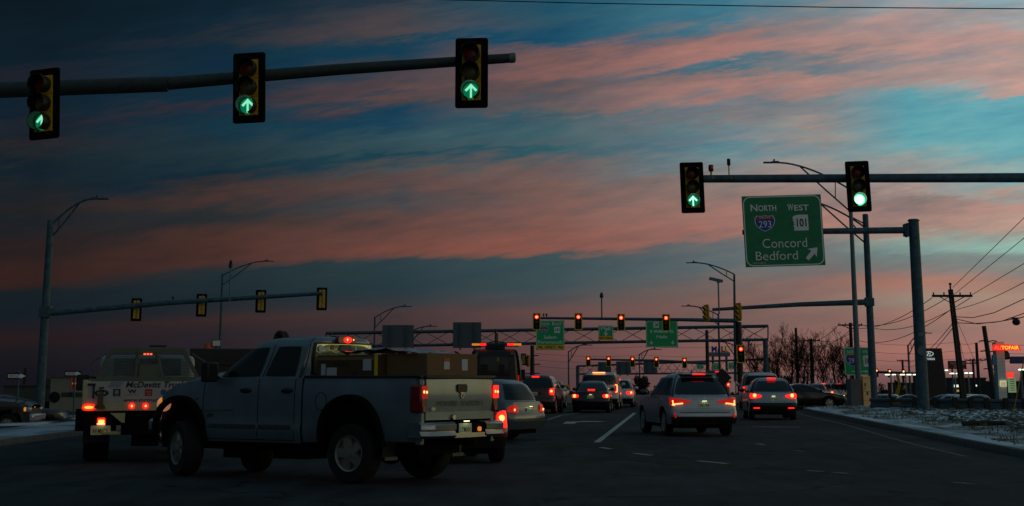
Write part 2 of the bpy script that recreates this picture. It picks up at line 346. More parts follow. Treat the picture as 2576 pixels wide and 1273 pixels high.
br_ = t.nodes.new('ShaderNodeValToRGB'); br_.color_ramp.elements[0].position = .35; br_.color_ramp.elements[0].color = (.68, .68, .68, 1); br_.color_ramp.elements[1].position = .66; br_.color_ramp.elements[1].color = (1.3, 1.32, 1.34, 1); t.links.new(bl_.outputs['Fac'], br_.inputs[0])
m4 = t.nodes.new('ShaderNodeMix'); m4.data_type = 'RGBA'; m4.blend_type = 'MULTIPLY'; m4.inputs[0].default_value = 1.; t.links.new(m3.outputs[2], m4.inputs[6]); t.links.new(br_.outputs[0], m4.inputs[7]); t.links.new(m4.outputs[2], b.inputs['Base Color'])
bp = t.nodes.new('ShaderNodeBump'); bp.inputs['Strength'].default_value = .6; bp.inputs['Distance'].default_value = .01
t.links.new(nz2.outputs['Fac'], bp.inputs['Height']); t.links.new(bp.outputs[0], b.inputs['Normal'])
dirt = mat('frozen_ground', (.045, .042, .034), .95, 0, .3, .35, .4, spec=.1, col2=(.55, .60, .66), thr=(.50, .62), stretch=(1, .45, 1))
snow = mat('snowy_verge', (.095, .088, .062), .95, 0, .2, .85, .5, spec=.15, col2=(.56, .70, .79), thr=(.40, .62), stretch=(1, .55, 1))
nn = [n for n in snow.node_tree.nodes if n.type == 'TEX_NOISE'][0]; nn.inputs['Detail'].default_value = 9; nn.inputs['Roughness'].default_value = .72
snow2 = mat('packed_snow', (.24, .29, .32), .95, 0, .2, .9, .4, spec=.15, col2=(.58, .71, .82), thr=(.32, .56), stretch=(1, .3, 1))
concrete = mat('kerb_concrete', (.085, .085, .08), .9, 0, .25, 3)

def gsheet(name, xs_, ys_, m, dz=0.):
    mb = MB(); mb.grid([[(x, y, gz(x, y) + dz) for x in xs_] for y in ys_]); return stru(mb.build(name, m, smooth=180))
def steps(a, b, s):
    n = max(1, round((b - a) / s)); return [a + (b - a) * i / n for i in range(n + 1)]
gsheet('ground', steps(-3000, -60, 700) + steps(-55, 90, 2.5) + steps(120, 3000, 700), steps(-300, -30, 60) + steps(-25, 130, 3) + steps(140, 700, 40) + steps(900, 6000, 900), dirt, -.02)
mb = MB()
mb.grid([[(x, Y, gz(x, Y)) for x in [-60 + 2.75 * q for q in range(24)] + [kx(Y)]] for Y in steps(-20, 84, 2)])
mb.grid([[(x, Y, gz(x, Y)) for x in steps(-60, 110, 2)] for Y in steps(92, 108, 1)])
mb.grid([[(x, Y, gz(x, Y)) for x in [-60 + (kx(Y) + 60) * q / 30 for q in range(31)]] for Y in steps(84, 92, .5)])
mb.grid([[(-40 + (66 - .0 * Y) * q / 20 + max(0, (Y - 108)) * .09, Y, gz(0, Y)) for q in range(21)] for Y in steps(108, 700, 8)])
stru(mb.build('road', asph, smooth=180))
# kerb of the right hand verge
def offset_path(path, d):
    o = []
    for i, p in enumerate(path):
        a = path[max(0, i - 1)]; c = path[min(len(path) - 1, i + 1)]; tx, ty = c[0] - a[0], c[1] - a[1]; L = math.hypot(tx, ty)
        o.append((p[0] + ty / L * d, p[1] - tx / L * d))
    return o
kp = []
for (a, y0), (c, y1) in zip(KX, KX[1:]):
    n = max(2, int((y1 - y0) / 1.5))
    kp += [(a + (c - a) * i / n, y0 + (y1 - y0) * i / n) for i in range(n)]
kp += [(22, 92.4), (60, 92.6)]
def kerb(name, path, w=.18, h=.14):
    mb = MB(); prof = [(0, -.03), (.02, h - .02), (.04, h), (w - .02, h), (w, h - .02), (w, -.03)]
    rows = []
    for d, z in prof: rows.append([(x, y, gz(x, y) + z) for x, y in offset_path(path, d)])
    mb.grid(rows); return stru(mb.build(name, concrete, smooth=40))
kerb('kerb', kp)
# snowy verge: lumpy bank rising behind the kerb
from mathutils import noise as mnoise
def hz(X, Y, d):
    h = .13 + .06 * sm(.4, 4, d) - .06 * sm(6, 9, d)
    n1 = mnoise.fractal(Vector((X * .5, Y * .28, 0)), .7, 2.0, 5); n2 = mnoise.fractal(Vector((X * 2.2, Y * 1.1, 4)), .8, 2.1, 4)
    return h + sm(.15, 1.2, d) * (n1 * .05 + n2 * .045) + sm(3, 5, d) * n2 * .04 - .35 * sm(9, 14, d)
rows = []
for x, y in kp[:-2]:
    dl = [.18, .3, .5, .8, 1.1] + [1.1 + .3 * q for q in range(1, 52)] + [19, 23, 30, 45, 70]
    rows.append([(x + d, y - .02 * d * sm(80, 92, y), hz(x + d, y, d) + gz(x, min(y, 86)) * 0) for d in dl])
mb = MB(); mb.grid(rows); stru(mb.build('verge', snow, smooth=180))
mb = MB(); mb.grid([[(x + d, y - .02 * d * sm(80, 92, y), hz(x + d, y, d) + .012 + .03 * max(-.4, mnoise.fractal(Vector((x * 1.4 + d * 3, y * 1.2, 9)), .8, 2.1, 4)) * sm(.15, .4, d) - .10 * sm(.7, 1.35, d + .3 * mnoise.noise(Vector((0, y * .5, 2))))) for d in (.17, .22, .3, .4, .5, .6, .7, .8, .9, 1.0, 1.1, 1.2, 1.35)] for x, y in kp[:-2]])
stru(mb.build('snow_bank', snow2, smooth=180))
# stones with snow caught on their tops
stone = bpy.data.materials.new('snowy_stone'); stone.use_nodes = True; st_t = stone.node_tree; st_b = st_t.nodes['Principled BSDF']; st_b.inputs['Roughness'].default_value = .95
ge = st_t.nodes.new('ShaderNodeNewGeometry'); sp_ = st_t.nodes.new('ShaderNodeSeparateXYZ'); st_t.links.new(ge.outputs['Normal'], sp_.inputs[0])
nz_ = st_t.nodes.new('ShaderNodeTexNoise'); nz_.inputs['Scale'].default_value = 3.; ad = st_t.nodes.new('ShaderNodeMath'); st_t.links.new(sp_.outputs[2], ad.inputs[0]); st_t.links.new(nz_.outputs['Fac'], ad.inputs[1])
cr_ = st_t.nodes.new('ShaderNodeValToRGB'); cr_.color_ramp.elements[0].position = .93; cr_.color_ramp.elements[1].position = 1.0; cr_.color_ramp.elements[0].color = (.10, .10, .085, 1); cr_.color_ramp.elements[1].color = (.58, .72, .80, 1)
ml_ = st_t.nodes.new('ShaderNodeMath'); ml_.operation = 'MULTIPLY'; ml_.inputs[1].default_value = .72; st_t.links.new(ad.outputs[0], ml_.inputs[0]); st_t.links.new(ml_.outputs[0], cr_.inputs[0]); st_t.links.new(cr_.outputs[0], st_b.inputs['Base Color'])
rnd = random.Random(5); mb = MB()
for i in range(3600):
    Y = rnd.uniform(30, 73); d = 2.2 + rnd.random() * 8.5
    if d < 2.6 + max(0, (Y - 44)) * .03 + 1.3 * mnoise.noise(Vector((Y * .2, 0, 3))): continue
    X = kx(Y) + d; s_ = rnd.uniform(.07, .20) * (1.3 if rnd.random() < .15 else 1); z = hz(X, Y, d); ph = rnd.uniform(0, 6.3); n = 6; vs = []
    for zz, rr_ in ((-.5, .9), (.12, 1.0), (.5, .55)):
        for q in range(n): a = ph + 6.283 * q / n; k_ = s_ * rr_ * rnd.uniform(.75, 1.2); vs.append((X + k_ * math.cos(a), Y + k_ * math.sin(a), z + s_ * zz * rnd.uniform(.8, 1.1)))
    mb.add(vs, [(q, (q + 1) % n, n + (q + 1) % n, n + q) for q in range(n)] + [(n + q, n + (q + 1) % n, 2 * n + (q + 1) % n, 2 * n + q) for q in range(n)] + [tuple(range(2 * n, 3 * n))])
o = mb.build('stones', stone, None, 0); o['kind'] = 'stuff'
# dead grass poking through the snow
mb = MB(); grass_m = mat('dead_grass', (.14, .12, .07), .95, 0, .4, 3)
for i in range(5500):
    Y = rnd.uniform(28, 88) ; d = .5 + 6.5 * rnd.random() ** 1.3
    if mnoise.noise(Vector((d * .7, Y * .25, 8))) < -.05 + .25 * (d < 1.3): continue
    X = kx(min(Y, 84)) + d; z = hz(X, Y, d); h_ = rnd.uniform(.05, .14); a = rnd.uniform(0, 6.3); w = .018; lx, ly = rnd.uniform(-.08, .08), rnd.uniform(-.08, .08)
    mb.add([(X - w * math.cos(a), Y - w * math.sin(a), z - .01), (X + w * math.cos(a), Y + w * math.sin(a), z - .01), (X + lx, Y + ly, z + h_)], [(0, 1, 2)])
o = mb.build('dead_grass', grass_m, None, 0); o['kind'] = 'stuff'
# median at the left with its band of packed snow
mp = [(-11.4, 22), (-11.7, 33), (-11.95, 39.9), (-12.0, 46), (-12.3, 56), (-12.6, 60)]
mpp = []
for (a, y0), (c, y1) in zip(mp, mp[1:]): mpp += [(a + (c - a) * i / 8, y0 + (y1 - y0) * i / 8) for i in range(8)]
kerb('kerb', mpp[::-1], .18, .14)
mb = MB(); mb.grid([[(x - .18 - d, y, .13 + .05 * sm(0, 1, d) - .05 * sm(2, 2.6, d) + .03 * mnoise.noise(Vector((x + d, y * .4, 0))) * sm(.1, .5, d)) for d in [0, .2, .4, .7, 1, 1.4, 1.8, 2.2, 2.6]] for x, y in mpp])
mb.grid([[(x - 2.78 - d, y, .08 - d * .4) for d in (0, .25)] for x, y in mpp])
stru(mb.build('median', mat('dim_side_snow', (.13, .15, .17), .95, 0, .2, .9, .4, spec=.15, col2=(.36, .44, .52), thr=(.32, .56), stretch=(1, .3, 1)), smooth=180))  # darker copy of the packed snow, dim left side put into its colour
# island where the far left pole and one way signs stand
mb = MB(); ip = [(-16.6, 55), (-17.2, 62), (-17.3, 75), (-20.5, 76), (-20.8, 58), (-18.5, 54.5)]
mb.prism(ip, lambda a, b, d: (a, b, d), -.75, -.02); stru(mb.build('island', dirt, smooth=0))
# painted markings
paint = mat('road_paint', (.30, .31, .30), .8, 0, .3, 7, col2=(.52, .53, .51), thr=(.3, .6))
paint_w = mat('worn_road_paint', (.10, .105, .11), .85, 0, .2, 9, col2=(.36, .37, .37), thr=(.38, .62))
def gp(x, y):
    d = ray(x, y); t = -EYE / d[2]; return Vector((d[0] * t, d[1] * t, 0))
def stripe(path, w, m=paint, z=.006):
    path = [(p[0], p[1]) for p in path]; l = offset_path(path, -w / 2); r = offset_path(path, w / 2)
    mb = MB(); mb.grid([[(a[0], a[1], gz(*a) + z), (c[0], c[1], gz(*c) + z)] for a, c in zip(l, r)]); stru(mb.build('road_marking', m, smooth=0))
lane = [gp(1502, 1113).lerp(gp(1597, 1039), q / 8) for q in range(9)]
stripe(lane, .16)
stripe([(5.9 + .098 * (y - 78) , y) for y in range(81, 92, 2)], .14)
for a, c, w in (((1512, 1126), (1537, 1130), .14), ((1596, 1141), (1639, 1146), .13), ((1756, 1160), (1830, 1167), .13), ((2031, 1184), (2072, 1187), .12), ((2098, 1189), (2134, 1192), .12), ((2400, 1214), (2450, 1218), .11), ((1905, 1116), (1922, 1120), .14), ((2000, 1134), (2022, 1136), .12)):
    stripe([gp(*a), gp(*c)], w, paint if a[0] < 1800 else paint_w)
stripe([gp(1893, 1074), gp(2012, 1075)], .26, paint)
stripe([gp(1868, 1139), gp(1968, 1140)], .12, mat('worn_red_paint', (.14, .03, .03), .85, 0, .3, 8))
stripe([(kx(Y) - .75 - .3 * sm(60, 40, Y), Y) for Y in range(34, 84, 2)], .10, mat('faint_road_paint', (.06, .065, .07), .85, 0, .2, 9, col2=(.20, .21, .21), thr=(.4, .66)))
stripe([gp(1378, 1056), gp(1412, 1045), gp(1470, 1037)], .14, paint_w)
# turn arrow
c0 = Vector((2.15, 61)); 
def arr(pts):
    mb = MB(); mb.prism(pts, lambda a, b, d: (c0.x + a, c0.y + b, d), .004, .007); stru(mb.build('road_marking', paint, smooth=0))
arr([(-.35, -1.6), (.05, -1.6), (.25, .6), (1.0, 1.3), (.9, .55), (1.35, 1.9), (.2, 2.4), (.65, 1.75), (-.15, 1.1)])

# ------------------------------------------------------------------ traffic signals, poles, signs
SIGH = 1.30
green_lens = lens_mat('green_ball_lens', (.6, 1, .75), (.02, .9, .38), 4.0, 1.6, .70, 1.02, (.01, .05, .03))
red_lens = lens_mat('red_ball_lens', (1, .30, .11), (1, .02, .008), 4.0, 2.6, .42, .98)
arrow_m = mat('green_arrow_lamp', (.2, .5, .4), .3, emit=(.42, 1.0, .68), es=1.5)
arrow_dim = mat('green_arrow_lamp_soft', (.2, .5, .4), .3, emit=(.30, 1.0, .62), es=.85)
arrow_glow = mat('green_arrow_lens', (.004, .05, .025), .3, emit=(.0, .42, .18), es=.34)
dark_red = mat('unlit_red_lens', (.20, .02, .012), .25); dark_grn = mat('unlit_green_lens', (.02, .07, .05), .2); dark_amb = mat('unlit_amber_lens', (.16, .13, .05), .25)
glowvisor = mat('visor_inside', (.012, .012, .012), .5, 0, .1)
SIGMESH = {}
def cached(key, fn, m, name, parent, smooth=35, loc=None):
    if key not in SIGMESH: SIGMESH[key] = fn().mesh(name, m, smooth)
    o = bpy.data.objects.new(name, SIGMESH[key]); COL.objects.link(o); o.parent = parent
    if loc: o.location = loc
    return o
def signal(label, loc, rz, lit, scale=1.0, group=None, border=False, tilt=0., visor='tunnel', yellow_visor=False, back_view=False):
    """three-section head facing local -y, origin at the middle of the backplate"""
    k = scale; t = thing('traffic_signal', label, 'traffic light', loc, rz, group); t.rotation_euler.y = tilt
    W, H = .60 * k, SIGH * k; hw, hh = .345 * k, 1.03 * k; r = .148 * k
    key = (round(k, 3), border, yellow_visor)
    def bp_():
        m = MB(); m.xz(rrect(W, H, .045 * k), -.016, .016); return m
    cached((key, 'bp'), bp_, (black if border else blackm) if not yellow_visor else sigyel, 'backplate', t)
    if border:
        cached((key, 'bd'), lambda: ringxz(MB(), rrect(W, H, .045 * k), rrect(W - .13 * k, H - .13 * k, .02 * k), -.021, -.0165), sigyel_b, 'reflective_border', t)
    def hs_():
        m = MB()
        for q in (-1, 0, 1): m.box((0, .05 * k, q * .345 * k), (hw, .22 * k, .338 * k))
        return m
    cached((key, 'hs'), hs_, sigyel if not border else blackm, 'housing', t)
    def br_():
        m = MB(); m.tube([(-.02 * k, .20 * k, -hh / 2 - .03 * k), (-.02 * k, .20 * k, hh / 2 + .06 * k)], .022 * k, 6)
        m.box((-.02 * k, .17 * k, hh / 2 - .04 * k), (.06 * k, .08 * k, .05 * k)).box((-.02 * k, .17 * k, -hh / 2 + .04 * k), (.06 * k, .08 * k, .05 * k)); return m
    cached((key, 'br'), br_, galv_l, 'bracket', t)
    for q, nm in ((1, 'red'), (0, 'amber'), (-1, 'green')):
        zc = q * .345 * k
        def vs_():
            m = MB(); n = 24; L = .27 * k; vs = []
            for i in range(n + 1):
                a = R(-70 + 320 * i / n); cut = 1.0 if visor == 'tunnel' else max(.25, .6 + .4 * math.sin(a))
                for rr_, yy in ((r + .014 * k, -.06 * k), (r + .022 * k, -.06 * k - L * cut), (r + .012 * k, -.06 * k - L * cut), (r + .004 * k, -.06 * k)):
                    vs.append((rr_ * math.cos(a), yy, rr_ * math.sin(a)))
            fs = [(i * 4 + j, i * 4 + (j + 1) % 4, (i + 1) * 4 + (j + 1) % 4, (i + 1) * 4 + j) for i in range(n) for j in range(4)]
            return m.add(vs, fs)
        cached((key, 'vs', visor), vs_, black if not yellow_visor else sigyel, 'visor', t, loc=(0, 0, zc))
        on = lit and lit.startswith(nm)
        lm = {'red': dark_red, 'amber': dark_amb, 'green': dark_grn}[nm]
        if on and 'arrow' in lit: lm = arrow_glow
        elif on: lm = red_lens if nm == 'red' else green_lens
        def ln_():
            m = MB(); m.lathe([(r, -.062 * k), (r * .75, -.078 * k), (r * .4, -.088 * k), (.001, -.092 * k)], axis='y', n=24); return m
        le = cached((key, 'ln', lm.name), ln_, lm, 'lens', t, 60, loc=(0, 0, zc))
        if on and 'arrow' in lit:
            s_ = r * .92
            def ar_():
                m = MB(); w = .17
                m.xz([(x * s_, z * s_) for x, z in ((-.13, -.95), (.13, -.95), (.13, .38), (.62, -.12), (.84, .10), (0, .95), (-.84, .10), (-.62, -.12), (-.13, .38))], -.105 * k, -.094 * k); return m
            cached((key, 'ar', lit), ar_, arrow_dim if 'dim' in lit else arrow_m, 'arrow', le)
    return t

def cobra_head(mb, p, d, k=1.0):
    """flat lamp head at p pointing along d"""
    d = Vector(d).normalized(); sd = Vector((0, 0, 1)).cross(d).normalized(); up = d.cross(sd)
    M = Matrix((d, sd, up)).transposed()
    for (c, s_) in (((.15, 0, .02), (.34, .22, .10)), ((.50, 0, 0), (.44, .32, .055))):
        vs = Vector(c) * k; mb.box(p + M @ vs, Vector(s_) * k, M)
    mb.cyl(p + M @ (Vector((.2, 0, .06)) * k), p + M @ (Vector((.2, 0, .17)) * k), .045 * k, n=8)
def davit(mb, top, head, drop, r=.045, k=1.0):
    """truss style twin bracket from a pole top to a lamp head"""
    top = Vector(top); head = Vector(head); d = head - top
    pts = [top + Vector((d.x * q, d.y * q, d.z * (1 - (1 - q) ** 1.7))) for q in [i / 10 for i in range(11)]]
    mb.tube(pts, r, 6); low = top - Vector((0, 0, drop)); j = pts[7]
    mb.tube([low, low.lerp(j, .5) + Vector((0, 0, -.03)), j], r * .9, 6)
    mb.tube([pts[2] , low.lerp(j, .30)], r * .6, 5)
    return (pts[-1] - pts[-2])
def lamp_part(parent, top, head, drop, r, k, m=galv):
    mb = MB(); d = davit(mb, top, head, drop, r); mb.build('bracket_arm', m, parent)
    mb = MB(); cobra_head(mb, Vector(head), Vector((d.x, d.y, 0)), k); mb.build('lamp_head', m, parent, bevel=.02)
def pole_part(parent, a, b, r0, r1, m=galv, name='pole', base=True, n=14):
    a = Vector(a); b = Vector(b)
    mb = MB(); mb.cyl(a, b, r0, r1, n); mb.ball(b, (r1, r1, .05), 10, 4)
    o = mb.build(name, m, parent)
    if base:
        mb = MB(); mb.box(a + Vector((0, 0, .03)), (r0 * 3.2, r0 * 3.2, .06)); mb.cyl(a + Vector((0, 0, -.5)), a + Vector((0, 0, 0.0)), r0 * 2.2, n=16)
        for sx2 in (-1, 1):
            for sy2 in (-1, 1): mb.cyl(a + Vector((sx2 * r0 * 1.3, sy2 * r0 * 1.3, .05)), a + Vector((sx2 * r0 * 1.3, sy2 * r0 * 1.3, .14)), .025, n=6)
        mb.build('base_plate', galv, parent, smooth=30)
    return o
def W0(p): return Vector(p)
def rel(t, p): return Vector(p) - Vector(t.location)

# --- near mast arm over the junction (its pole stands outside the left edge)
Yn = 29.2
a0 = P(-1500, 300, Yn + 3.2); a1 = P(425, 211, Yn + .45); a2 = P(1285, 146, Yn)
t = thing('signal_mast', 'dark mast arm crossing the top left sky behind three green arrow signals', 'mast arm', (a0.x, a0.y, 0))
mb = MB(); mb.tube([rel(t, a0), rel(t, a0.lerp(a1, .5) + Vector((0, 0, .08))), rel(t, a1)], [.20, .165, .145], 14); mb.build('arm_inner', arm_m, t)
mb = MB(); mb.tube([rel(t, a1.lerp(a0, .02)), rel(t, a1.lerp(a2, .5) + Vector((0, 0, .03))), rel(t, a2)], [.125, .105, .088], 14); mb.build('arm_outer', arm_m, t)
mb = MB(); d = (a2 - a1).normalized(); mb.tube([rel(t, a2 - d * .02), rel(t, a2 + d * .07)], [.094, .092], 14); mb.ball(rel(t, a2 + d * .07), (.03, .09, .09), 12, 8); mb.build('end_cap', galv_l, t)
pole_part(t, (0, .0, 0), (0, 0, 6.6), .22, .16, arm_m)
for i, (x, y, rz, lab, tl) in enumerate(((112.5, 261.5, -15, 'leftmost near signal on the mast arm, its green arrow half hidden by the tunnel visor', R(-3.3)), (627, 221, -7, 'middle near signal on the mast arm with lit green arrow, dark upper lenses', R(-1.8)), (1186.5, 183.5, -5, 'near signal beside the free arm end, green arrow under a dim green lens', 0))):
    f = (x + 1500) / 2785; c = P(x, y, Yn - .32 + 3.2 * (1 - f) * (.25 if f > .6 else 1.0) * 0)
    s_ = signal(lab, c, R(rz), 'green_arrow_dim', .985, 'green arrow signals on the near mast arm', tilt=tl)
    
# --- second mast arm, right
Ym = 42.0
b0 = P(1752, 450, Ym); b1 = P(2576, 447, Ym); b2 = P(2900, 446, Ym)
t = thing('signal_mast', 'grey mast arm crossing to the right edge above the large green sign', 'mast arm', (b2.x, Ym, .14))
mb = MB(); mb.tube([rel(t, b2), rel(t, b1), rel(t, b0)], [.14, .125, .10], 16); mb.build('arm', galv, t); pole_part(t, (0, 0, 0), (0, 0, b2.z + .6), .2, .15)
signal('near right signal with lit green arrow at the free end of the grey arm', P(1741.5, 472, Ym - .36), R(-2), 'green_arrow', 1.0, 'green signals over the right lanes', tilt=R(-1.2))
signal('signal with full round green ball hanging above the green sign corner', P(2159, 469, Ym - .36), R(-6), 'green_ball', 1.0, 'green signals over the right lanes', tilt=R(-1.4))
t = thing('strobe_beacon', 'small red capped beacon standing on the grey mast arm', 'beacon', P(1789, 440, Ym))
mb = MB(); mb.cyl((0, 0, -.02), (0, 0, .10), .025, n=8); mb.tube([(-.03, 0, -.12), (-.05, 0, -.02), (.05, 0, -.02), (.03, -.16, -.12)], .014, 6); mb.build('mount', sigyel, t)
mb = MB(); mb.lathe([(.001, .26), (.055, .26), (.066, .24), (.068, .12), (.05, .09), (.001, .09)], axis='z', n=16); mb.build('cap', tail_off, t)
t = thing('preemption_detector', 'slim black detector on a stem standing on the grey mast arm', 'detector', P(1834, 440, Ym))
mb = MB(); mb.cyl((0, 0, -.02), (0, 0, .24), .016, n=8); mb.tube([(-.03, 0, -.12), (-.05, 0, -.02), (.05, 0, -.02), (.03, -.16, -.12)], .014, 6); mb.build('mount', sigyel, t)
mb = MB(); mb.lathe([(.001, .42), (.04, .42), (.047, .40), (.047, .27), (.03, .24), (.001, .24)], axis='z', n=14); mb.build('body', black, t)

# --- sign faces
def shield_interstate(w, h):
    pts = [(-.40, .5), (-.2, .46), (0, .5), (.2, .46), (.40, .5), (.5, .30), (.49, .05), (.40, -.18), (.24, -.36), (0, -.5), (-.24, -.36), (-.40, -.18), (-.49, .05), (-.5, .30)]
    return [(a * w, b * h) for a, b in pts]
def state_square(w, h):
    pts = [(-.40, .44), (-.1, .5), (.5, .5), (.5, -.5), (-.44, -.5), (-.40, -.28), (-.47, -.22), (-.38, -.12), (-.46, -.02), (-.38, .05), (-.50, .14), (-.44, .22), (-.5, .34)]
    return [(a * w, b * h) for a, b in pts]
def fx(cx, cz, y): return lambda a, b: (cx + a, y, cz + b)
def sign_panel(t, w, h, r=.2, th=.06, m=green, bord=True, y=0.):
    mb = MB(); mb.xz(rrect(w, h, .004 if bord else .03, 2), y, y + th); mb.build('panel', m, t, smooth=0)
    if bord:
        mb = MB(); ringxz(mb, rrect(w - .06, h - .06, r, 8), rrect(w - .16, h - .16, r - .05, 8), y - .007, y - .003); mb.build('border', white, t, smooth=0)
def put_interstate(t, cx, cz, w, h, num, y=0., top=True):
    mb = MB(); mb.xz([(cx + a * 1.08, cz + b * 1.08) for a, b in shield_interstate(w, h)], y - .007, y - .003); sh_ = mb.build('route_shield', white, t, smooth=0)
    mb = MB(); mb.xz([(cx + a, cz + b) for a, b in shield_interstate(w, h) if True], y - .012, y - .008); mb.build('shield_field', signblue, sh_, smooth=0)
    mb = MB(); mb.xz([(cx - .40 * w, cz + .5 * h), (cx - .2 * w, cz + .46 * h), (cx, cz + .5 * h), (cx + .2 * w, cz + .46 * h), (cx + .40 * w, cz + .5 * h), (cx + .5 * w, cz + .29 * h), (cx - .5 * w, cz + .29 * h)], y - .017, y - .013); mb.build('shield_crown', signred, sh_, smooth=0)
    mb = MB(); mb.text(num, 1, fx(cx, cz - .04 * h, y - .018), width=.66 * w, height=.44 * h); 
    if top: mb.text('INTERSTATE', 1, fx(cx, cz + .375 * h, y - .020), width=.62 * w, height=.10 * h)
    mb.build('lettering', white, sh_, smooth=0)
def put_state(t, cx, cz, w, h, num, y=0.):
    mb = MB(); mb.xz([(cx + a, cz + b) for a, b in state_square(w, h)], y - .008, y - .003); s_ = mb.build('route_marker', white, t, smooth=0)
    mb = MB(); mb.text(num, 1, fx(cx + .07 * w, cz, y - .013), width=.62 * w if len(num) > 2 else .55 * w, height=.52 * h, bold=.02); mb.build('lettering', signblk, s_, smooth=0)
def words(mb, txt, cx, cz, h, w, y=0., bold=.018): mb.text(txt, 1, fx(cx, cz, y - .010), width=w, height=h, bold=bold)
def smallcaps(mb, txt, cx, cz, h, w, y=0.):
    w0 = w * .27; words(mb, txt[0], cx - w / 2 + w0 / 2, cz + h * .09, h * 1.18, w0, y); words(mb, txt[1:], cx + w0 / 2 + .02, cz, h, w - w0 - .04, y)

# --- big cantilever guide sign
Ys = 75.0; u = 4100 / Ys * .985
ptop = P(2297, 556, Ys); pbot = P(2323, 1040, Ys); pbot.x = ptop.x + .02
t = thing('sign_gantry_pole', 'thick grey pole on the snowy verge carrying the large green sign arm', 'sign pole', (pbot.x, Ys, .18))
hgt = ptop.z - .18
mb = MB(); mb.cyl((0, 0, 0), (0, 0, hgt), .275, .235, 20); mb.build('pole', galv, t)
mb = MB(); mb.lathe([(.001, hgt + .10), (.20, hgt + .09), (.27, hgt + .04), (.275, hgt), (.24, hgt - .01)], axis='z', n=20); mb.build('cap', galv, t)
mb = MB(); mb.box((0, 0, .04), (.95, .95, .08)); mb.cyl((0, 0, -.6), (0, 0, .0), .62, n=20)
for q in range(8): mb.cyl((.4 * math.cos(q * .785), .4 * math.sin(q * .785), .08), (.4 * math.cos(q * .785), .4 * math.sin(q * .785), .2), .03, n=6)
mb.build('base_plate', galv, t, smooth=30)
za = P(2280, 579, Ys).z - .18; xa = P(1868, 585, Ys).x - pbot.x
mb = MB(); mb.tube([(-.25, 0, za), (xa, .0, za - .10)], [.155, .115], 16); mb.build('arm', galv, t)
mb = MB(); mb.box((-.33, 0, za), (.10, .50, .62)); mb.box((-.43, 0, za), (.06, .46, .56)); mb.build('flange', galv, t, bevel=.01)
mb = MB(); mb.box((.02, -.262, 3.35), (.30, .03, .16)); mb.build('id_plate', galv_l, t)
mb = MB(); mb.xz(disc(.20, 24, 0.0, 2.62), -.30, -.285); mb.build('patch', galv_l, t)
cs = P(1971, 580, Ys - .35)
t = thing('guide_sign', 'large green road sign for Concord and Bedford hung from the thick grey pole', 'road sign', cs, R(1.5)); t.rotation_euler.y = R(-1.7)
Wd, Hd = 3.64, 3.22
sign_panel(t, Wd, Hd, .34, .07, green_d)
for fn_, tx_, a_ in ((smallcaps, 'NORTH', (-.86, 1.04, .27, 1.18)), (smallcaps, 'WEST', (.74, 1.02, .27, .98)), (words, 'Concord', (.02, -.56, .42, 2.04)), (words, 'Bedford', (-.38, -1.12, .40, 1.92))):
    mb = MB(); fn_(mb, tx_, *a_, **({'bold': -.004} if fn_ is words else {})); mb.build('lettering', white, t, smooth=0)
mb = MB(); mb.xz([(a, b) for a, b in ((.93, -1.27), (1.06, -1.38), (1.36, -1.08), (1.44, -1.24), (1.50, -.80), (1.04, -.86), (1.21, -.95))], -.012, -.004); mb.build('arrow', white, t, smooth=0)
put_interstate(t, -.83, .34, .86, .68, '293'); put_state(t, .80, .34, .72, .72, '101')
mb = MB(); mb.text('CONC 01 BED 02', 1, fx(-1.2, -1.44, -.01), width=.6, height=.06); mb.build('date_marking', white, t, smooth=0)
mb = MB()
for q in (-.53, .54): MB().box((0, -.0015, q), (Wd - .2, .003, .014)).build('panel_seam', mat('seam_green', (.0, .12, .05), .6), t, smooth=0)
for q in (-1.2, 1.2): mb.box((q, .13, -.1), (.12, .12, 2.6))
mb.box((0, .20, .0), (2.9, .05, .3)); mb.build('back_brace', galv, t)

# --- pole A (thin lamp pole) and pole B (mast arm with side facing signals)
Ya = 90.0; ta = P(2133, 474, Ya); 
t = thing('street_lamp', 'slim light grey lamp pole rising past the green ball signal, twin arm to the left', 'street lamp', (ta.x + .1, Ya, .2), group='street lamps')
pole_part(t, (0, 0, 0), (0, 0, ta.z - .2), .17, .10, galv_l); hd = P(1958, 409, Ya)
lamp_part(t, (0, 0, ta.z - .25), rel(t, hd), 1.25, .05, 1.15)
Yb = 91.5; tb = P(2170, 540, Yb); zb = tb.z
t = thing('signal_mast_pole', 'grey mast pole behind the small 101 sign with long arm and lamp bracket', 'mast pole', (tb.x + .15, Yb, .2))
pole_part(t, (0, 0, 0), (0, 0, zb - .2), .22, .16); lamp_part(t, (0, 0, zb - .95), rel(t, P(2015, 503, Yb)), .9, .05, 1.1)
mb = MB(); q = rel(t, P(2140, 545, Yb)); q2 = rel(t, P(2142, 560, Yb)); q3 = rel(t, P(2153, 574, Yb)); mb.tube([(0, 0, zb - .75), q, q2, q3], .04, 6); mb.build('bracket', galv, t)
e0 = rel(t, P(2172, 760, Yb)); e1 = rel(t, P(2010, 766, Yb)); e2 = rel(t, P(1792, 779, Yb))
mb = MB(); mb.tube([(0, -.1, e0.z), e1, e2], [.17, .13, .085], 12); mb.build('arm', galv, t)
mb = MB(); mb.box((-.2, -.05, e0.z), (.10, .4, .5)); mb.box((0, 0, e0.z), (.46, .46, .44)); mb.build('flange', galv, t, bevel=.02)
for x, y, lab, k_ in ((1777, 788, 'yellow signal seen from its side at the tip of the far right arm', .72), (1858, 785, 'yellow signal seen from its side on the far right arm above the dark pole', .76)):
    s_ = signal(lab, P(x, y, Yb - .2), R(-62), None, k_, 'sideways yellow signals on the right arm', yellow_visor=True, visor='cut')
    s_.rotation_euler.y = R(-2)

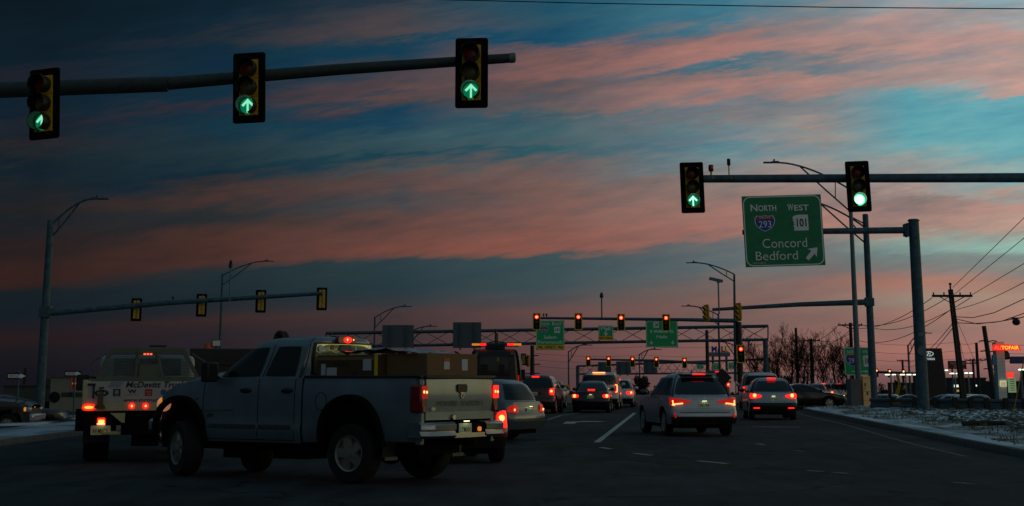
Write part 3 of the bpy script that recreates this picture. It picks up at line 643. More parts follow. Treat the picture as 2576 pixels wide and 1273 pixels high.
# --- left mast pole with signals seen from behind
Yl = 66.5; zt = P(130, 555, Yl).z; bx = P(113, 800, Yl).x
t = thing('signal_mast_pole', 'tall grey pole at the left with a lamp and four rear facing signals', 'mast pole', (bx, Yl, -.12))
pole_part(t, (0, 0, 0), (.0, 0, zt + .12), .19, .135, galv); lamp_part(t, (0.0, 0, zt - .1), rel(t, P(232, 500, Yl)), .55, .045, .95)
l0 = rel(t, P(128, 785, Yl)); l1 = rel(t, P(420, 762, Yl)); l2 = rel(t, P(812, 738, Yl))
mb = MB(); mb.tube([(.1, 0, l0.z), l0 + Vector((.45, 0, 0)), l1, l2], [.17, .12, .105, .075], 12); mb.build('arm', galv, t)
mb = MB(); mb.box((.2, 0, l0.z), (.09, .36, .48)); mb.box((0, 0, l0.z), (.42, .42, .42)); mb.build('flange', galv, t, bevel=.02)
for i, (x, y, lab) in enumerate(((343, 779, 'signal seen from behind nearest the tall left pole'), (507, 768, 'second signal from the tall left pole, seen from behind'), (656, 758, 'third signal from the tall left pole, right of the thin camera mast, seen from behind'), (809.5, 752, 'signal seen from behind at the free end of the left arm'))):
    s_ = signal(lab, P(x, y, Yl + .30), R(180 + 14), None, .70, 'signals seen from behind on the left arm')
def arm_camera(label, x, yt, yb, Y, head='dome'):
    a = P(x, yb, Y); b_ = P(x + .5, yt, Y); k_ = Y / 66
    t = thing('traffic_camera', label, 'traffic camera', (a.x, a.y, a.z)); h = b_.z - a.z
    mb = MB(); mb.cyl((0, 0, 0), (0, 0, h * .93), .030 * k_, n=8); mb.build('mast', galv_l, t)
    mb = MB()
    if head == 'dome': mb.cyl((0, 0, h * .82), (0, 0, h * .93), .075 * k_, n=10); mb.ball((0, 0, h * .96), (.06 * k_, .06 * k_, .08 * k_), 10, 6)
    else: mb.box((-.12, 0, h), (.55 * k_, .14, .12 * k_), Matrix.Rotation(R(12), 3, 'Y')); mb.box((0, 0, h * .95), (.16, .12, .16))
    mb.build('camera_head', black if head == 'dome' else galv_l, t)
arm_camera('camera on a thin mast clamped to the left signal arm', 577, 655, 760, Yl - .15)
arm_camera('camera on a thin mast above the far red signals', 1514, 738, 800, 127.7)
arm_camera('slanted camera box on a thin mast beside the far right arm', 1809, 704, 790, Yb - .3, 'box')
t = thing('preemption_detector', 'small dark detector on the left signal arm between two rear facing signals', 'detector', P(435, 757, Yl))
mb = MB(); mb.cyl((0, 0, 0), (0, 0, .08), .02, n=8).ball((0, 0, .13), (.06, .06, .05), 8, 6); mb.build('body', black, t)

# --- red signals, first row
Yr = 128.0; dpx = P(1858, 800, Yr)
t = thing('signal_mast_pole', 'dark lit pole behind the white van with arm of four red signals and lamp', 'mast pole', (dpx.x, Yr, gz(dpx.x, Yr)))
gzr = gz(0, Yr)
pole_part(t, (0, 0, 0), (0, 0, P(1858, 798, Yr).z - gzr), .25, .22, darkpole); 
mb = MB(); mb.tube([rel(t, P(1856, 807, Yr)), rel(t, P(1700, 804, Yr)), rel(t, P(1345, 800, Yr))], [.17, .13, .09], 12); mb.build('arm', galv, t)
p1_ = P(1847, 690, Yr); mb = MB(); mb.cyl(rel(t, P(1850, 960, Yr)), rel(t, p1_), .12, .085, 10); mb.build('lamp_pole', galv, t)
lamp_part(t, rel(t, p1_), rel(t, P(1752, 661, Yr)), .55, .05, 1.1)
for x, y, lab in ((1350, 809, 'red signal over the corner of the Salem Portsmouth sign'), (1455, 809, 'red signal between the Salem sign and the Mall sign'), (1562.5, 811, 'red signal right of the small Mall sign'), (1675.5, 811.5, 'red signal over the S Willow St sign')):
    signal(lab, P(x, y, Yr - .4), R(-1), 'red_ball', 1.0, 'red signals of the nearer far junction', border=True, visor='cut')
signal('red signal fixed to the dark pole above the white van', P(1864, 890.5, Yr - .5), R(0), 'red_ball', 1.05, 'red signals of the nearer far junction', border=True, visor='cut', tilt=R(-1.5))
for x, lab in ((1368, 'tiny dark beacon on the red signal arm'), (1375, 'tiny dark detector beside the beacon on the red signal arm')):
    o = MB().cyl((0, 0, 0), (0, 0, .16), .02, n=6).cyl((0, 0, .14), (0, 0, .34), .07, n=8).build('arm_detector', tail_off if x == 1368 else black, None, loc=P(x, 800, Yr)); tag(o, lab, 'detector')
# --- red signals, second row
Y2 = 205.0; q0 = P(1780, 913, Y2)
t = thing('signal_mast_pole', 'slim dark pole left of the mall sign with arm of five small red signals', 'mast pole', (q0.x, Y2, gz(q0.x, Y2)))
pole_part(t, (0, 0, 0), (0, 0, P(1778, 826, Y2).z - gz(0, Y2)), .26, .2, darkpole)
mb = MB(); mb.tube([rel(t, P(1780, 914, Y2)), rel(t, P(1650, 907, Y2)), rel(t, P(1478, 904, Y2))], [.19, .15, .11], 10); mb.build('arm', galv, t)
for x, y, lab in ((1480, 909, 'smallest red signal above the pale tall sport utility'), (1531, 909, 'small red signal second from the far arm tip'), (1591, 910, 'small red signal middle of the five on the far arm'), (1651, 911, 'small red signal over the third far sign back'), (1722, 913, 'small red signal nearest its slim dark pole')):
    signal(lab, P(x, y, Y2 - .5), 0, 'red_ball', .98, 'red signals of the farther junction', border=True, visor='cut')

# --- overhead sign truss
Yg = 150.0
def truss(label, xl, xr, yl, yr, yl2, yr2, Y, rch, legs, name='sign_gantry', bays=17, xl2=None):
    A_, B_ = P(xl, yl, Y), P(xr, yr, Y); C_, D_ = P(xl2 or xl, yl2, Y), P(xr, yr2, Y)
    t = thing(name, label, 'sign gantry', (B_.x, Y, gz(B_.x, Y)))
    dpt = Vector((0, 1.3, 0)); mb = MB()
    for off in (Vector((0, 0, 0)), dpt):
        mb.tube([rel(t, A_ + off), rel(t, B_ + off)], rch, 8)
    mb.build('top_chord', galv, t)
    mb = MB()
    for off in (Vector((0, 0, 0)), dpt): mb.tube([rel(t, C_ + off), rel(t, D_ + off)], rch * .9, 8)
    mb.build('bottom_chord', galv, t)
    mb = MB(); f0 = 0 if not xl2 else (xl2 - xl) / (xr - xl)
    for i in range(bays):
        fa, fb = i / bays, (i + 1) / bays; top = lambda f: A_.lerp(B_, f); bot = lambda f: P(xl + (xr - xl) * f, yl2 + (yr2 - yl2) * ((f - f0) / (1 - f0)), Y)
        for off in (Vector((0, 0, 0)), dpt):
            if (i + (off.y > 0)) % 2 == 0: mb.tube([rel(t, top(fa) + off), rel(t, bot(fb) + off)], rch * .30, 4)
            else: mb.tube([rel(t, bot(fa) + off), rel(t, top(fb) + off)], rch * .30, 4)
        mb.tube([rel(t, top(fa)), rel(t, top(fb) + dpt)], rch * .25, 4)
    for i in (0, bays):
        f = i / bays; mb.tube([rel(t, A_.lerp(B_, f)), rel(t, P(xl + (xr - xl) * f, yl2 + (yr2 - yl2) * ((f - f0) / (1 - f0)), Y))], rch * .5, 5)
    mb.build('lattice', galv, t)
    mb = MB()
    for lx, ly in legs:
        p = P(lx, ly, Y); mb.tube([rel(t, p), rel(t, Vector((p.x, Y, gz(p.x, Y))))], rch * 1.8, 10)
    mb.build('leg', galv, t)
    return t
truss('wide lattice sign gantry spanning the road above the waiting cars', 820, 1932, 838, 820, 872, 854, Yg, .13, [(1925, 855)], bays=18, xl2=None)
def back_sign(label, x, y, w, h, Y, strips=9):
    c = P(x, y, Y); k_ = Y / 4100 * .985; t = thing('rear_facing_sign', label, 'road sign', c, 0, 'sign backs on the gantries')
    mb = MB(); n = strips; hh = h * k_
    for i in range(n): mb.box((0, 0, hh / 2 - (i + .5) * hh / n), (w * k_, .05, hh / n * .93))
    mb.box((0, -.03, 0), (w * k_ * .98, .01, hh * .98)); mb.build('panel', alu, t, smooth=0)
    mb = MB()
    for q in (-.24, .26): mb.box((q * w * k_, -.13, -.1), (.16, .16, hh * 1.05))
    mb.build('post', galv, t, smooth=0)
back_sign('left of two ribbed grey sign backs behind the pickup cab', 1001, 846, 79, 56, Yg - .6)
back_sign('right of two ribbed grey sign backs above the red tow cab', 1175, 843, 71, 64, Yg - .6)
kg = Yg / 4100 * .985
c = P(1384, 843, Yg - .5); t = thing('guide_sign', 'green gantry sign for Salem and Portsmouth with yellow ONLY strip', 'road sign', c)
w_, h_ = 71 * kg, 73 * kg; sign_panel(t, w_, h_, .25, .08)
for fn_, tx_, a_ in ((smallcaps, 'SOUTH', (-.55, .98, .24, .95)), (smallcaps, 'EAST', (.62, .98, .24, .86)), (words, 'Salem', (0, -.18, .29, 1.15)), (words, 'Portsmouth', (0, -.62, .28, 2.2))):
    mb = MB(); fn_(mb, tx_, *a_); mb.build('lettering', white, t, smooth=0)
put_interstate(t, -.55, .46, .70, .52, '293', top=False); put_state(t, .62, .46, .56, .54, '101')
mb = MB(); mb.xz(rrect(w_ - .10, .40, .12, 5, 0, -h_ / 2 + .25), -.016, -.009); yl_ = mb.build('yellow_strip', signyel, t, smooth=0)
mb = MB(); words(mb, 'ONLY', 0, -h_ / 2 + .25, .24, .92, y=-.012, bold=.02)
for q in (-.9, .9): mb.xz([(q + a, -h_ / 2 + .25 + b) for a, b in ((-.20, .02), (-.05, .13), (-.05, .06), (.16, .06), (.18, -.12), (.08, -.12), (.07, -.03), (-.05, -.03), (-.05, -.10))], -.022, -.018)
mb.build('lettering', signblk, yl_, smooth=0)
c = P(1524, 837.5, Yg - .5); t = thing('guide_sign', 'small green Mall gantry sign over a yellow NO TURNS strip', 'road sign', c)
w_, h_ = 37 * kg, 36 * kg; sign_panel(t, w_, h_, .14, .08)
def down_arrow(mb, cx, cz, k_, y0=-.012): mb.xz([(cx + a * k_, cz + b * k_) for a, b in ((-.09, .4), (.09, .4), (.09, .0), (.42, .12), (0, -.4), (-.42, .12), (-.09, .0))], y0, y0 + .008)
mb = MB(); words(mb, 'Mall', 0, .38, .30, .86, bold=.03); mb.build('lettering', white, t, smooth=0); mb = MB(); down_arrow(mb, 0, -.05, .62); mb.build('arrow', white, t, smooth=0)
mb = MB(); mb.xz(rrect(w_ - .06, .36, .05, 4, 0, -h_ / 2 + .19), -.016, -.009); yl_ = mb.build('yellow_strip', signyel, t, smooth=0)
mb = MB(); words(mb, 'NO TURNS', 0, -h_ / 2 + .19, .20, 1.16, y=-.012, bold=.02); mb.build('lettering', signblk, yl_, smooth=0)
c = P(1665, 840, Yg - .5); t = thing('guide_sign', 'green gantry sign for S Willow St and Malls with two down arrows', 'road sign', c)
w_, h_ = 80 * kg, 66 * kg; sign_panel(t, w_, h_, .25, .08)
for tx_, a_ in (('S Willow St', (0, .22, .25, 2.12)), ('Malls', (0, -.26, .26, .98)), ('S', (.10, .86, .27, .16))): mb = MB(); words(mb, tx_, *a_, bold=.03); mb.build('lettering', white, t, smooth=0)
for q in (-.96, .96): mb = MB(); down_arrow(mb, q, -.78, .46); mb.build('arrow', white, t, smooth=0)
put_state(t, -.52, .80, .52, .52, '28')
# --- farther gantry
Yf = 240.0
truss('faint farther gantry behind the small red signals', 1452, 1935, 921, 903, 941, 938, Yf, .14, [(1453, 921), (1930, 905)], bays=22)
back_sign('left of three pale sign backs on the farther gantry', 1521, 927, 33, 32, Yf - .7, 6); back_sign('middle of three pale sign backs on the farther gantry', 1568.5, 926, 37, 33, Yf - .7, 6); back_sign('right of three pale sign backs on the farther gantry', 1636, 923, 34, 32, Yf - .7, 6)
kf = Yf / 4100 * .985
for x, y, w, h, tx, lab in ((1761, 921, 17, 15, 'Mall', 'small green sign under the last small red signal'), (1801, 922, 17, 16, 'Mall', 'small green sign between slim pole and lamp pole'), (1841, 920, 17, 16, 'Malls', 'small green sign just left of the grey lamp pole')):
    t = thing('guide_sign', lab, 'road sign', P(x, y, Yf - .6), 0, 'small green signs on the farther gantry'); sign_panel(t, w * kf, h * kf, .12, .08)
    mb = MB(); words(mb, tx, 0, .18, .22, .6); down_arrow(mb, 0, -.18, .3); mb.build('lettering', white, t, smooth=0)
# --- small roadside guide sign
Yk = 96.0; kk = Yk / 4100 * .985; c = P(2163.5, 909, Yk)
t = thing('guide_sign', 'roadside green sign for North West 101 with right arrow behind the lamp pole', 'road sign', (c.x, Yk, gz(c.x, Yk)))
w_, h_ = 79 * kk, 69 * kk; z_ = c.z - gz(c.x, Yk)
mb = MB(); mb.xz(rrect(w_, h_, .12, 5, 0, z_), 0, .06); mb.build('panel', green, t, smooth=0)
mb = MB(); ringxz(mb, rrect(w_ - .03, h_ - .03, .11, 6, 0, z_), rrect(w_ - .11, h_ - .11, .08, 6, 0, z_), -.007, -.003); mb.build('border', white, t, smooth=0)
for tx_, q, w__ in (('NORTH', -.42, .62), ('WEST', .42, .52)): mb = MB(); words(mb, tx_, q, z_ + .54, .17, w__); mb.build('lettering', white, t, smooth=0)
mb = MB(); mb.xz([(a + .05, z_ - .57 + b) for a, b in ((-.55, -.025), (.22, -.025), (.22, -.08), (.42, 0), (.22, .08), (.22, .025), (-.55, .025))], -.012, -.004); mb.build('arrow', white, t, smooth=0)
put_interstate(t, -.42, z_ + .06, .76, .66, '293', top=False); put_state(t, .46, z_ + .02, .62, .66, '101')
mb = MB()
for q in (-.55, .5): mb.box((q, .12, z_ / 2), (.09, .09, z_))
mb.build('post', galv, t)
# utility cabinet lit warm beside it
Yc = 89.0; a = P(2178, 1028, Yc); b_ = P(2178, 946, Yc)
t = thing('control_cabinet', 'tall orange tan cabinet with two small windows at the pole foot', 'cabinet', (a.x + .02, Yc, .12), R(16))
tanm = mat('tan_cabinet_paint', (.95, .52, .20), .5, 0, .08, 6); hh = b_.z - .12
mb = MB(); mb.box((0, 0, hh / 2), (.44, .38, hh)); mb.build('body', tanm, t, bevel=.01)
mb = MB()
for zz in (.22, .50, .93): mb.box((0, -.191, hh * zz), (.445, .004, .015))
mb.build('seam', signblk, t)
mb = MB(); mb.box((-.10, -.195, hh * .72), (.08, .012, .18)); mb.box((-.12, -.195, hh * .60), (.03, .012, .16)); mb.box((.02, -.195, hh * .44), (.10, .012, .16)); mb.build('label_plate', galv, t)
mb = MB(); mb.box((-.62, .1, hh * .45), (.62, .5, hh * .9)); mb.build('side_cabinet', mat('grey_cabinet_paint', (.10, .10, .10), .6), t, bevel=.01)
mb = MB(); mb.box((-.2, 0, -.15), (1.5, .9, .34)); mb.build('plinth', concrete, t, bevel=.02)

# ------------------------------------------------------------------ vehicles (local: +y ahead, +x right, origin on the road under the rear bumper)
def paint_mat(name, c, metal=.55, rough=.34): return mat(name, c, rough, metal, .05, 30, 0, .6, .5)
silver = paint_mat('silver_paint', (.34, .39, .44)); silver_b = paint_mat('blue_silver_paint', (.30, .35, .42)); dkcar = paint_mat('black_car_paint', (.012, .013, .016), .2, .25)
whitep = mat('white_car_paint', (.70, .70, .70), .35, 0, .04, 20, 0, .5); redp = paint_mat('dark_red_paint', (.22, .012, .015), .3); pearl = mat('pearl_white_paint', (.58, .58, .60), .35, .2, .04, 20, 0, .5)
grey_p = paint_mat('grey_paint', (.16, .17, .19)); maroon = paint_mat('maroon_paint', (.06, .012, .014), .3)

def arch_z(y, c, rx, top, base, zc=.40, p=2.4):
    d = abs(y - c) / rx
    return base if d >= 1 else max(base, zc + (top - zc) * (1 - d ** p) ** (1 / p))
def interp(tab, y):
    if y <= tab[0][0]: return tab[0][1]
    for (a, v), (b_, w) in zip(tab, tab[1:]):
        if y <= b_: return v + (w - v) * (y - a) / (b_ - a)
    return tab[-1][1]
def body_shell(L, hw, sill, archs, ztop, crown, rp, rr=.22, fr=.35, nz=9, nt=8, bulge=.05, y0=0.):
    """closed lower body; archs: [(centre, half length, top)], ztop/crown/rp are tables; rp gives how far the tail leans in at a height"""
    ys = set([round(y0 + L * i / 46, 4) for i in range(47)])
    for c, rx, tp in archs:
        for i in range(17): ys.add(round(c - rx * math.cos(math.pi * i / 16) * .999, 4))
        ys.add(round(c - rx - .002, 4)); ys.add(round(c + rx + .002, 4))
    for d in (0, .02, .05, .09, .14): ys.add(round(y0 + d, 4)); ys.add(round(y0 + L - d * 1.6, 4))
    ys = sorted(y for y in ys if y0 - 1e-6 <= y <= y0 + L + 1e-6); rows = []
    for y in ys:
        zl = sill
        for c, rx, tp in archs: zl = max(zl, arch_z(y, c, rx, tp, sill))
        zt = interp(ztop, y); zl = min(zl, zt - .12); ring = []
        dr, df = y - y0, y0 + L - y
        def W(z):
            w = hw(y, z)
            if dr < rr: w -= rr - math.sqrt(max(0, rr * rr - (rr - dr) ** 2))
            if df < fr: w -= (fr - math.sqrt(max(0, fr * fr - (fr - df) ** 2))) * .9
            return w
        wb = max(0, 1 - dr / .9) ** 1.2
        side = []
        for j in range(nz + 1):
            z = zl + (zt - zl) * j / nz; side.append((W(z), z))
        cr = interp(crown, y)
        top = [(side[-1][0] * q, zt + cr * (1 - q * q) ** .8) for q in [1 - 2 * i / nt for i in range(1, nt)]]
        pts = side + top + [(-w, z) for w, z in side[::-1]]
        rows.append([(x, y + interp(rp, z) * wb - bulge * (1 - min(1, abs(x) / max(.1, side[3][0])) ** 2) * max(0, 1 - dr / .25), z) for x, z in pts])
    mb = MB(); mb.grid(rows)
    for idx in (0, -1):                                     # tail and nose closed with a grid
        r = rows[idx]; nx = 8; g = []
        for j in range(nz + 1):
            a, b_ = Vector(r[j]), Vector(r[len(r) - 1 - j]); row = []
            for i in range(nx + 1):
                q = 1 - 2 * i / nx; p = a.lerp(b_, i / nx); p.y += (-bulge if idx == 0 else .10) * (1 - q * q); row.append(tuple(p))
            g.append(row)
        mb.grid(g)
        tr = [tuple(r[nz + i]) for i in range(nt + 1)]
        mb.grid([g[-1], tr])
    return mb
class Cab:
    """greenhouse from levels (z, y_rear, y_front, half width)"""
    def __init__(s, lv, n=7., nf=3.4): s.lv = lv; s.n = n; s.nf = nf
    def at(s, z):
        l = s.lv
        if z <= l[0][0]: return l[0][1:]
        for a, b_ in zip(l, l[1:]):
            if z <= b_[0]:
                f = (z - a[0]) / (b_[0] - a[0]); return tuple(a[i] + (b_[i] - a[i]) * f for i in (1, 2, 3))
        return l[-1][1:]
    def xside(s, y, z):
        yr, yf, w = s.at(z); yc, h = (yr + yf) / 2, (yf - yr) / 2; d = min(.999, abs(y - yc) / h)
        return w * (1 - d ** s.n) ** (1 / s.nf)
    def yrear(s, x, z):
        yr, yf, w = s.at(z); yc, h = (yr + yf) / 2, (yf - yr) / 2; d = min(.999, abs(x) / w)
        return yc - h * (1 - d ** s.nf) ** (1 / s.n)
    def yfront(s, x, z):
        yr, yf, w = s.at(z); yc, h = (yr + yf) / 2, (yf - yr) / 2; d = min(.999, abs(x) / w)
        return yc + h * (1 - d ** s.nf) ** (1 / s.n)
    def mesh(s):
        rows = []; N = 64
        for z, yr, yf, w in s.lv:
            yc, h = (yr + yf) / 2, (yf - yr) / 2; ring = []
            for i in range(N + 1):
                a = 2 * math.pi * i / N; c, t = math.cos(a), math.sin(a)
                # even spread along a rounded rectangle
                q = 1 / max(abs(c), abs(t)); c2, t2 = c * q, t * q
                if abs(t2) > abs(c2) - 1e-9:
                    xx = c2 * .999; yy = math.copysign((1 - abs(xx) ** s.nf) ** (1 / s.n), t2)
                else:
                    yy = t2 * .999; xx = math.copysign((1 - abs(yy) ** s.n) ** (1 / s.nf), c2)
                ring.append((xx * w, yc + yy * h, z))
            rows.append(ring)
        mb = MB(); mb.grid(rows); z = s.lv[-1][0]; c = (0, (s.lv[-1][1] + s.lv[-1][2]) / 2, z + .012)
        mb.add(rows[-1] + [c], [(i, i + 1, len(rows[-1])) for i in range(len(rows[-1]) - 1)]); return mb
def patch(mb, q, fn, nu=8, nv=6, rnd=.0):
    """panel over corner points q (4, in order) mapped to the body by fn; rnd rounds its corners"""
    rows = []
    for i in range(nu + 1):
        u_ = i / nu; row = []
        for j in range(nv + 1):
            v_ = j / nv; a, b2 = u_ * 2 - 1, v_ * 2 - 1
            if rnd:
                a2 = a * math.sqrt(1 - rnd * b2 * b2 * .5); b3 = b2 * math.sqrt(1 - rnd * a * a * .5); uu, vv = (a2 + 1) / 2, (b3 + 1) / 2
            else: uu, vv = u_, v_
            p = [(q[0][k_] * (1 - uu) + q[1][k_] * uu) * (1 - vv) + (q[3][k_] * (1 - uu) + q[2][k_] * uu) * vv for k_ in (0, 1)]
            row.append(fn(*p))
        rows.append(row)
    mb.grid(rows); return mb
def wheel(parent, x, y, r, w=.22, rim=rim_m, spokes=5, label=None, rimr=.66, steer=0.):
    sgn = 1 if x > 0 else -1; o = bpy.data.objects.new('wheel', None)
    def ty():
        m = MB(); m.lathe([(r * rimr, -w / 2), (r * .93, -w / 2 - .005), (r * .985, -w / 2 + .03), (r, -w / 4), (r, w / 4), (r * .985, w / 2 - .03), (r * .93, w / 2 + .005), (r * rimr, w / 2)], axis='x', n=36, close=True); return m
    key = ('wheel', round(r, 3), round(w, 3), round(rimr, 2))
    t = cached(key, ty, rubber, 'wheel', parent, 40, loc=(x, y, r)); t.rotation_euler.z = steer
    def rm():
        m = MB(); R1 = r * rimr
        m.lathe([(R1 * 1.02, w / 2 - .005), (R1 * 1.0, w / 2 + .004), (R1 * .90, w / 2 - .012), (R1 * .88, w / 2 - .07), (.001, w / 2 - .085)], axis='x', n=36)
        sw = {5: .235, 6: .16}.get(spokes, .10)
        for i in range(spokes):
            a = 2 * math.pi * i / spokes + .3; M = Matrix.Rotation(a, 3, 'X')
            vs = [M @ Vector(p) for p in ((w / 2 - .05, -R1 * sw * 1.3, R1 * .12), (w / 2 - .05, R1 * sw * 1.3, R1 * .12), (w / 2 - .05, R1 * sw * 1.25, R1 * .93), (w / 2 - .05, -R1 * sw * 1.25, R1 * .93), (w / 2 + .0, -R1 * sw, R1 * .12), (w / 2 + .0, R1 * sw, R1 * .12), (w / 2 - .012, R1 * sw, R1 * .91), (w / 2 - .012, -R1 * sw, R1 * .91))]
            m.add(vs, [(4, 5, 6, 7), (0, 1, 5, 4), (1, 2, 6, 5), (2, 3, 7, 6), (3, 0, 4, 7)])
        m.lathe([(R1 * .26, w / 2 - .05), (R1 * .24, w / 2 + .012), (.001, w / 2 + .016)], axis='x', n=20); return m
    rr_ = cached(key + (spokes,), rm, rim, 'rim', t, 35); 
    if sgn < 0: rr_.rotation_euler.z = math.pi
    if label: t['label'] = label
    return t
def plate(parent, x, y, z, txt, w=.31, h=.155, m=None, lit=True):
    mb = MB(); mb.xz(rrect(w, h, .015, 3, x, z), y - .012, y); o = mb.build('licence_plate', m or plate_w, parent, smooth=0)
    mb = MB(); mb.text(txt, 1, fx(x, z - .01, y - .0135), width=w * .8, height=h * .48, bold=.01); mb.build('lettering', signblk, o, smooth=0)
    if lit:
        mb = MB(); mb.box((x, y - .035, z + h / 2 + .03), (w * .4, .02, .010)); mb.build('plate_lamp', plate_lamp_m, o)
    return o
def mirror(parent, x, y, z, m, k=1.0):
    s_ = 1 if x > 0 else -1; mb = MB(); mb.ball((x + s_ * .11 * k, y, z), (.12 * k, .07 * k, .085 * k), 10, 8); mb.box((x, y + .02, z - .04 * k), (.12 * k, .05, .04)); mb.build('door_mirror', m, parent)
def lamp(parent, q, fn, m, name='tail_light', core=None, corep=None, corer=.05):
    mb = MB(); patch(mb, q, fn, 6, 6, .55); o = mb.build(name, m, parent, smooth=60)
    if core:
        mb = MB(); x, z = corep; p = Vector(fn(x, z)); mb.ball((p.x, p.y - .012, p.z), (corer, .018, corer), 12, 6); mb.build('bulb', core, o)
    return o

def car(label, loc, psi, m, kind='suv', L=4.6, Wd=1.84, H=1.65, belt=None, cabw=.60, sill=.30, whl=.35, wb=2.70, ro=.92, group='cars waiting in the lanes ahead', cat='car', rear=None, name='car', plate_txt=None, lights='wide', third=True, bumper=None, mirror_m=None, hatch=True, glassrear=None, bulb=True, z=0., rimk=5, parts=True):
    t = thing(name, label, cat, (loc[0], loc[1], gz(loc[0], loc[1]) + z), R(psi), group); hwid = Wd / 2
    B = belt or H * .60
    if kind in ('suv', 'cross', 'wagon', 'van'):
        lv = {'suv': [(B, .16, L * .76, hwid - .05), (B + (H - B) * .35, .26, L * .69, hwid - .11), (B + (H - B) * .72, .42, L * .60, hwid - .19), (H - .06, .56, L * .52, hwid - .27), (H - .015, .72, L * .49, hwid - .38), (H, 1.1, L * .44, hwid - .60)],
              'cross': [(B, .12, L * .73, hwid - .05), (B + (H - B) * .35, .34, L * .64, hwid - .13), (B + (H - B) * .72, .62, L * .54, hwid - .245), (H - .06, .80, L * .46, hwid - .345), (H - .015, 1.0, L * .42, hwid - .46), (H, 1.3, L * .38, hwid - .68)],
              'wagon': [(B, .10, L * .72, hwid - .05), (B + (H - B) * .35, .20, L * .65, hwid - .10), (B + (H - B) * .72, .36, L * .56, hwid - .18), (H - .07, .50, L * .48, hwid - .26), (H - .02, .68, L * .45, hwid - .36), (H, 1.1, L * .42, hwid - .60)],
              'van': [(B, .10, L * .74, hwid - .04), (B + (H - B) * .35, .14, L * .69, hwid - .08), (B + (H - B) * .75, .22, L * .62, hwid - .14), (H - .06, .32, L * .56, hwid - .22), (H - .015, .46, L * .53, hwid - .34), (H, .9, L * .48, hwid - .58)]}[kind]
        zt = [(0, B + .0), (L * .66, B + .0), (L * .76, B - .03), (L * .93, B - .16), (L, B - .38)]; rp = [(sill, .10), (.48, .0), (.62, .0), (.72, .07), (B - .1, .10), (B + .05, .15)]
    else:
        lv = [(B, L * .15, L * .74, hwid - .08), (B + (H - B) * .35, L * .21, L * .67, hwid - .15), (B + (H - B) * .72, L * .28, L * .58, hwid - .25), (H - .05, L * .335, L * .50, hwid - .33), (H - .012, L * .37, L * .47, hwid - .43), (H, L * .41, L * .44, hwid - .62)]
        zt = [(0, B - .02), (L * .2, B), (L * .70, B - .01), (L * .78, B - .05), (L * .94, B - .18), (L, B - .36)]; rp = [(sill, .10), (.46, .0), (.60, .0), (.70, .06), (B, .09)]
    ac = [(ro, whl + .075, whl * 2 + .06), (ro + wb, whl + .075, whl * 2 + .06)]
    def hw(y, z):
        base = hwid * (1 - .07 * max(0, (z - .62) / (B - .62 + .01)) ** 2 - .04 * max(0, (.62 - z) / .35) ** 2)
        for c, rx, tp in ac: base += .03 * max(0, 1 - abs(y - c) / (rx * 1.7)) ** 1.0 * max(0, 1 - abs(z - tp) / .5)
        return base - .05 * max(0, (y - L * .75) / (L * .25))
    b_ = body_shell(L, hw, sill, ac, zt, [(0, .03), (L * .7, .03), (L * .9, .06), (L, .02)], rp)
    b_.build('body', m, t, 50)
    cb = Cab(lv); cb.mesh().build('cabin', m, t, 50)
    tail_y = lambda x, z_: interp(rp, z_) - .05 * (1 - min(1, abs(x) / (hwid * .98)) ** 2) + (.22 - math.sqrt(max(0, .22 ** 2 - max(0, abs(x) - (hwid - .22)) ** 2))) * .95
    ry = lambda o_: (lambda x, z_: (x, tail_y(x, z_) - o_, z_))
    gx = lambda s_, o_: (lambda y, z_: (s_ * (cb.xside(y, z_) + o_), y, z_))
    gr = lambda o_: (lambda x, z_: (x, cb.yrear(x, z_) - o_, z_))
    h_ = H - B
    mb = MB(); wb0, wb1 = cb.at(B + .1 * h_)[2] - .10, cb.at(B + .80 * h_)[2] - .10
    patch(mb, [(-wb0, B + .10 * h_), (wb0, B + .10 * h_), (wb1, B + .80 * h_), (-wb1, B + .80 * h_)], gr(.012), 14, 8, .12); mb.build('rear_window', glassrear or glass_d, t, 60)
    f0 = lambda z_: cb.at(z_)[1]; r0 = lambda z_: cb.at(z_)[0]
    za, zb = B + .07 * h_, B + .80 * h_
    span = lambda z_, q: r0(z_) + (f0(z_) - r0(z_)) * q
    for s_ in (-1, 1):
        cuts = ((.10, .28), (.30, .56), (.58, .90)) if kind != 'sedan' else ((.12, .50), (.52, .90))
        for a, c in cuts:
            mb = MB(); patch(mb, [(span(za, a), za), (span(za, c), za), (span(zb, min(c, .86)), zb), (span(zb, a + (.03 if a < .15 else 0)), zb)], gx(s_, .010), 8, 6, .08); mb.build('side_window', glass_d, t, 60)
    mb = MB(); fr_ = lambda x, z_: (x, cb.yfront(x, z_) + .012, z_)
    patch(mb, [(-wb0, za), (wb0, za), (wb1, zb), (-wb1, zb)], fr_, 10, 6, .1); mb.build('windscreen', glass_d, t, 60)
    mb = MB(); mb.box((0, L / 2, sill + .02), (Wd - .44, L - .5, .26)); mb.box((0, L / 2, sill + .25), (Wd - .55, L - .35, .34)); mb.build('underbody', under, t)
    for yy in (ro, ro + wb):
        for s_ in (-1, 1): wheel(t, s_ * (hwid - .12), yy, whl, .21, spokes=rimk)
    # tail lamps
    zl0, zl1 = {'wide': (B - .28, B - .06), 'tall': (B - .30, B + .05), 'low': (B - .30, B - .10), 'none': (0, 0)}[lights]
    if lights != 'none':
        for s_ in (-1, 1):
            q = [(s_ * (hwid - .015), zl0), (s_ * (hwid - (.40 if lights == 'wide' else .24)), zl0 + .05), (s_ * (hwid - (.44 if lights == 'wide' else .24)), zl1 - .05), (s_ * (hwid - .02), zl1)]
            lamp(t, q, ry(.016), red_lit, core=red_hot if bulb else None, corep=(s_ * (hwid - .14), (zl0 + zl1) / 2 + .02), corer=.06)
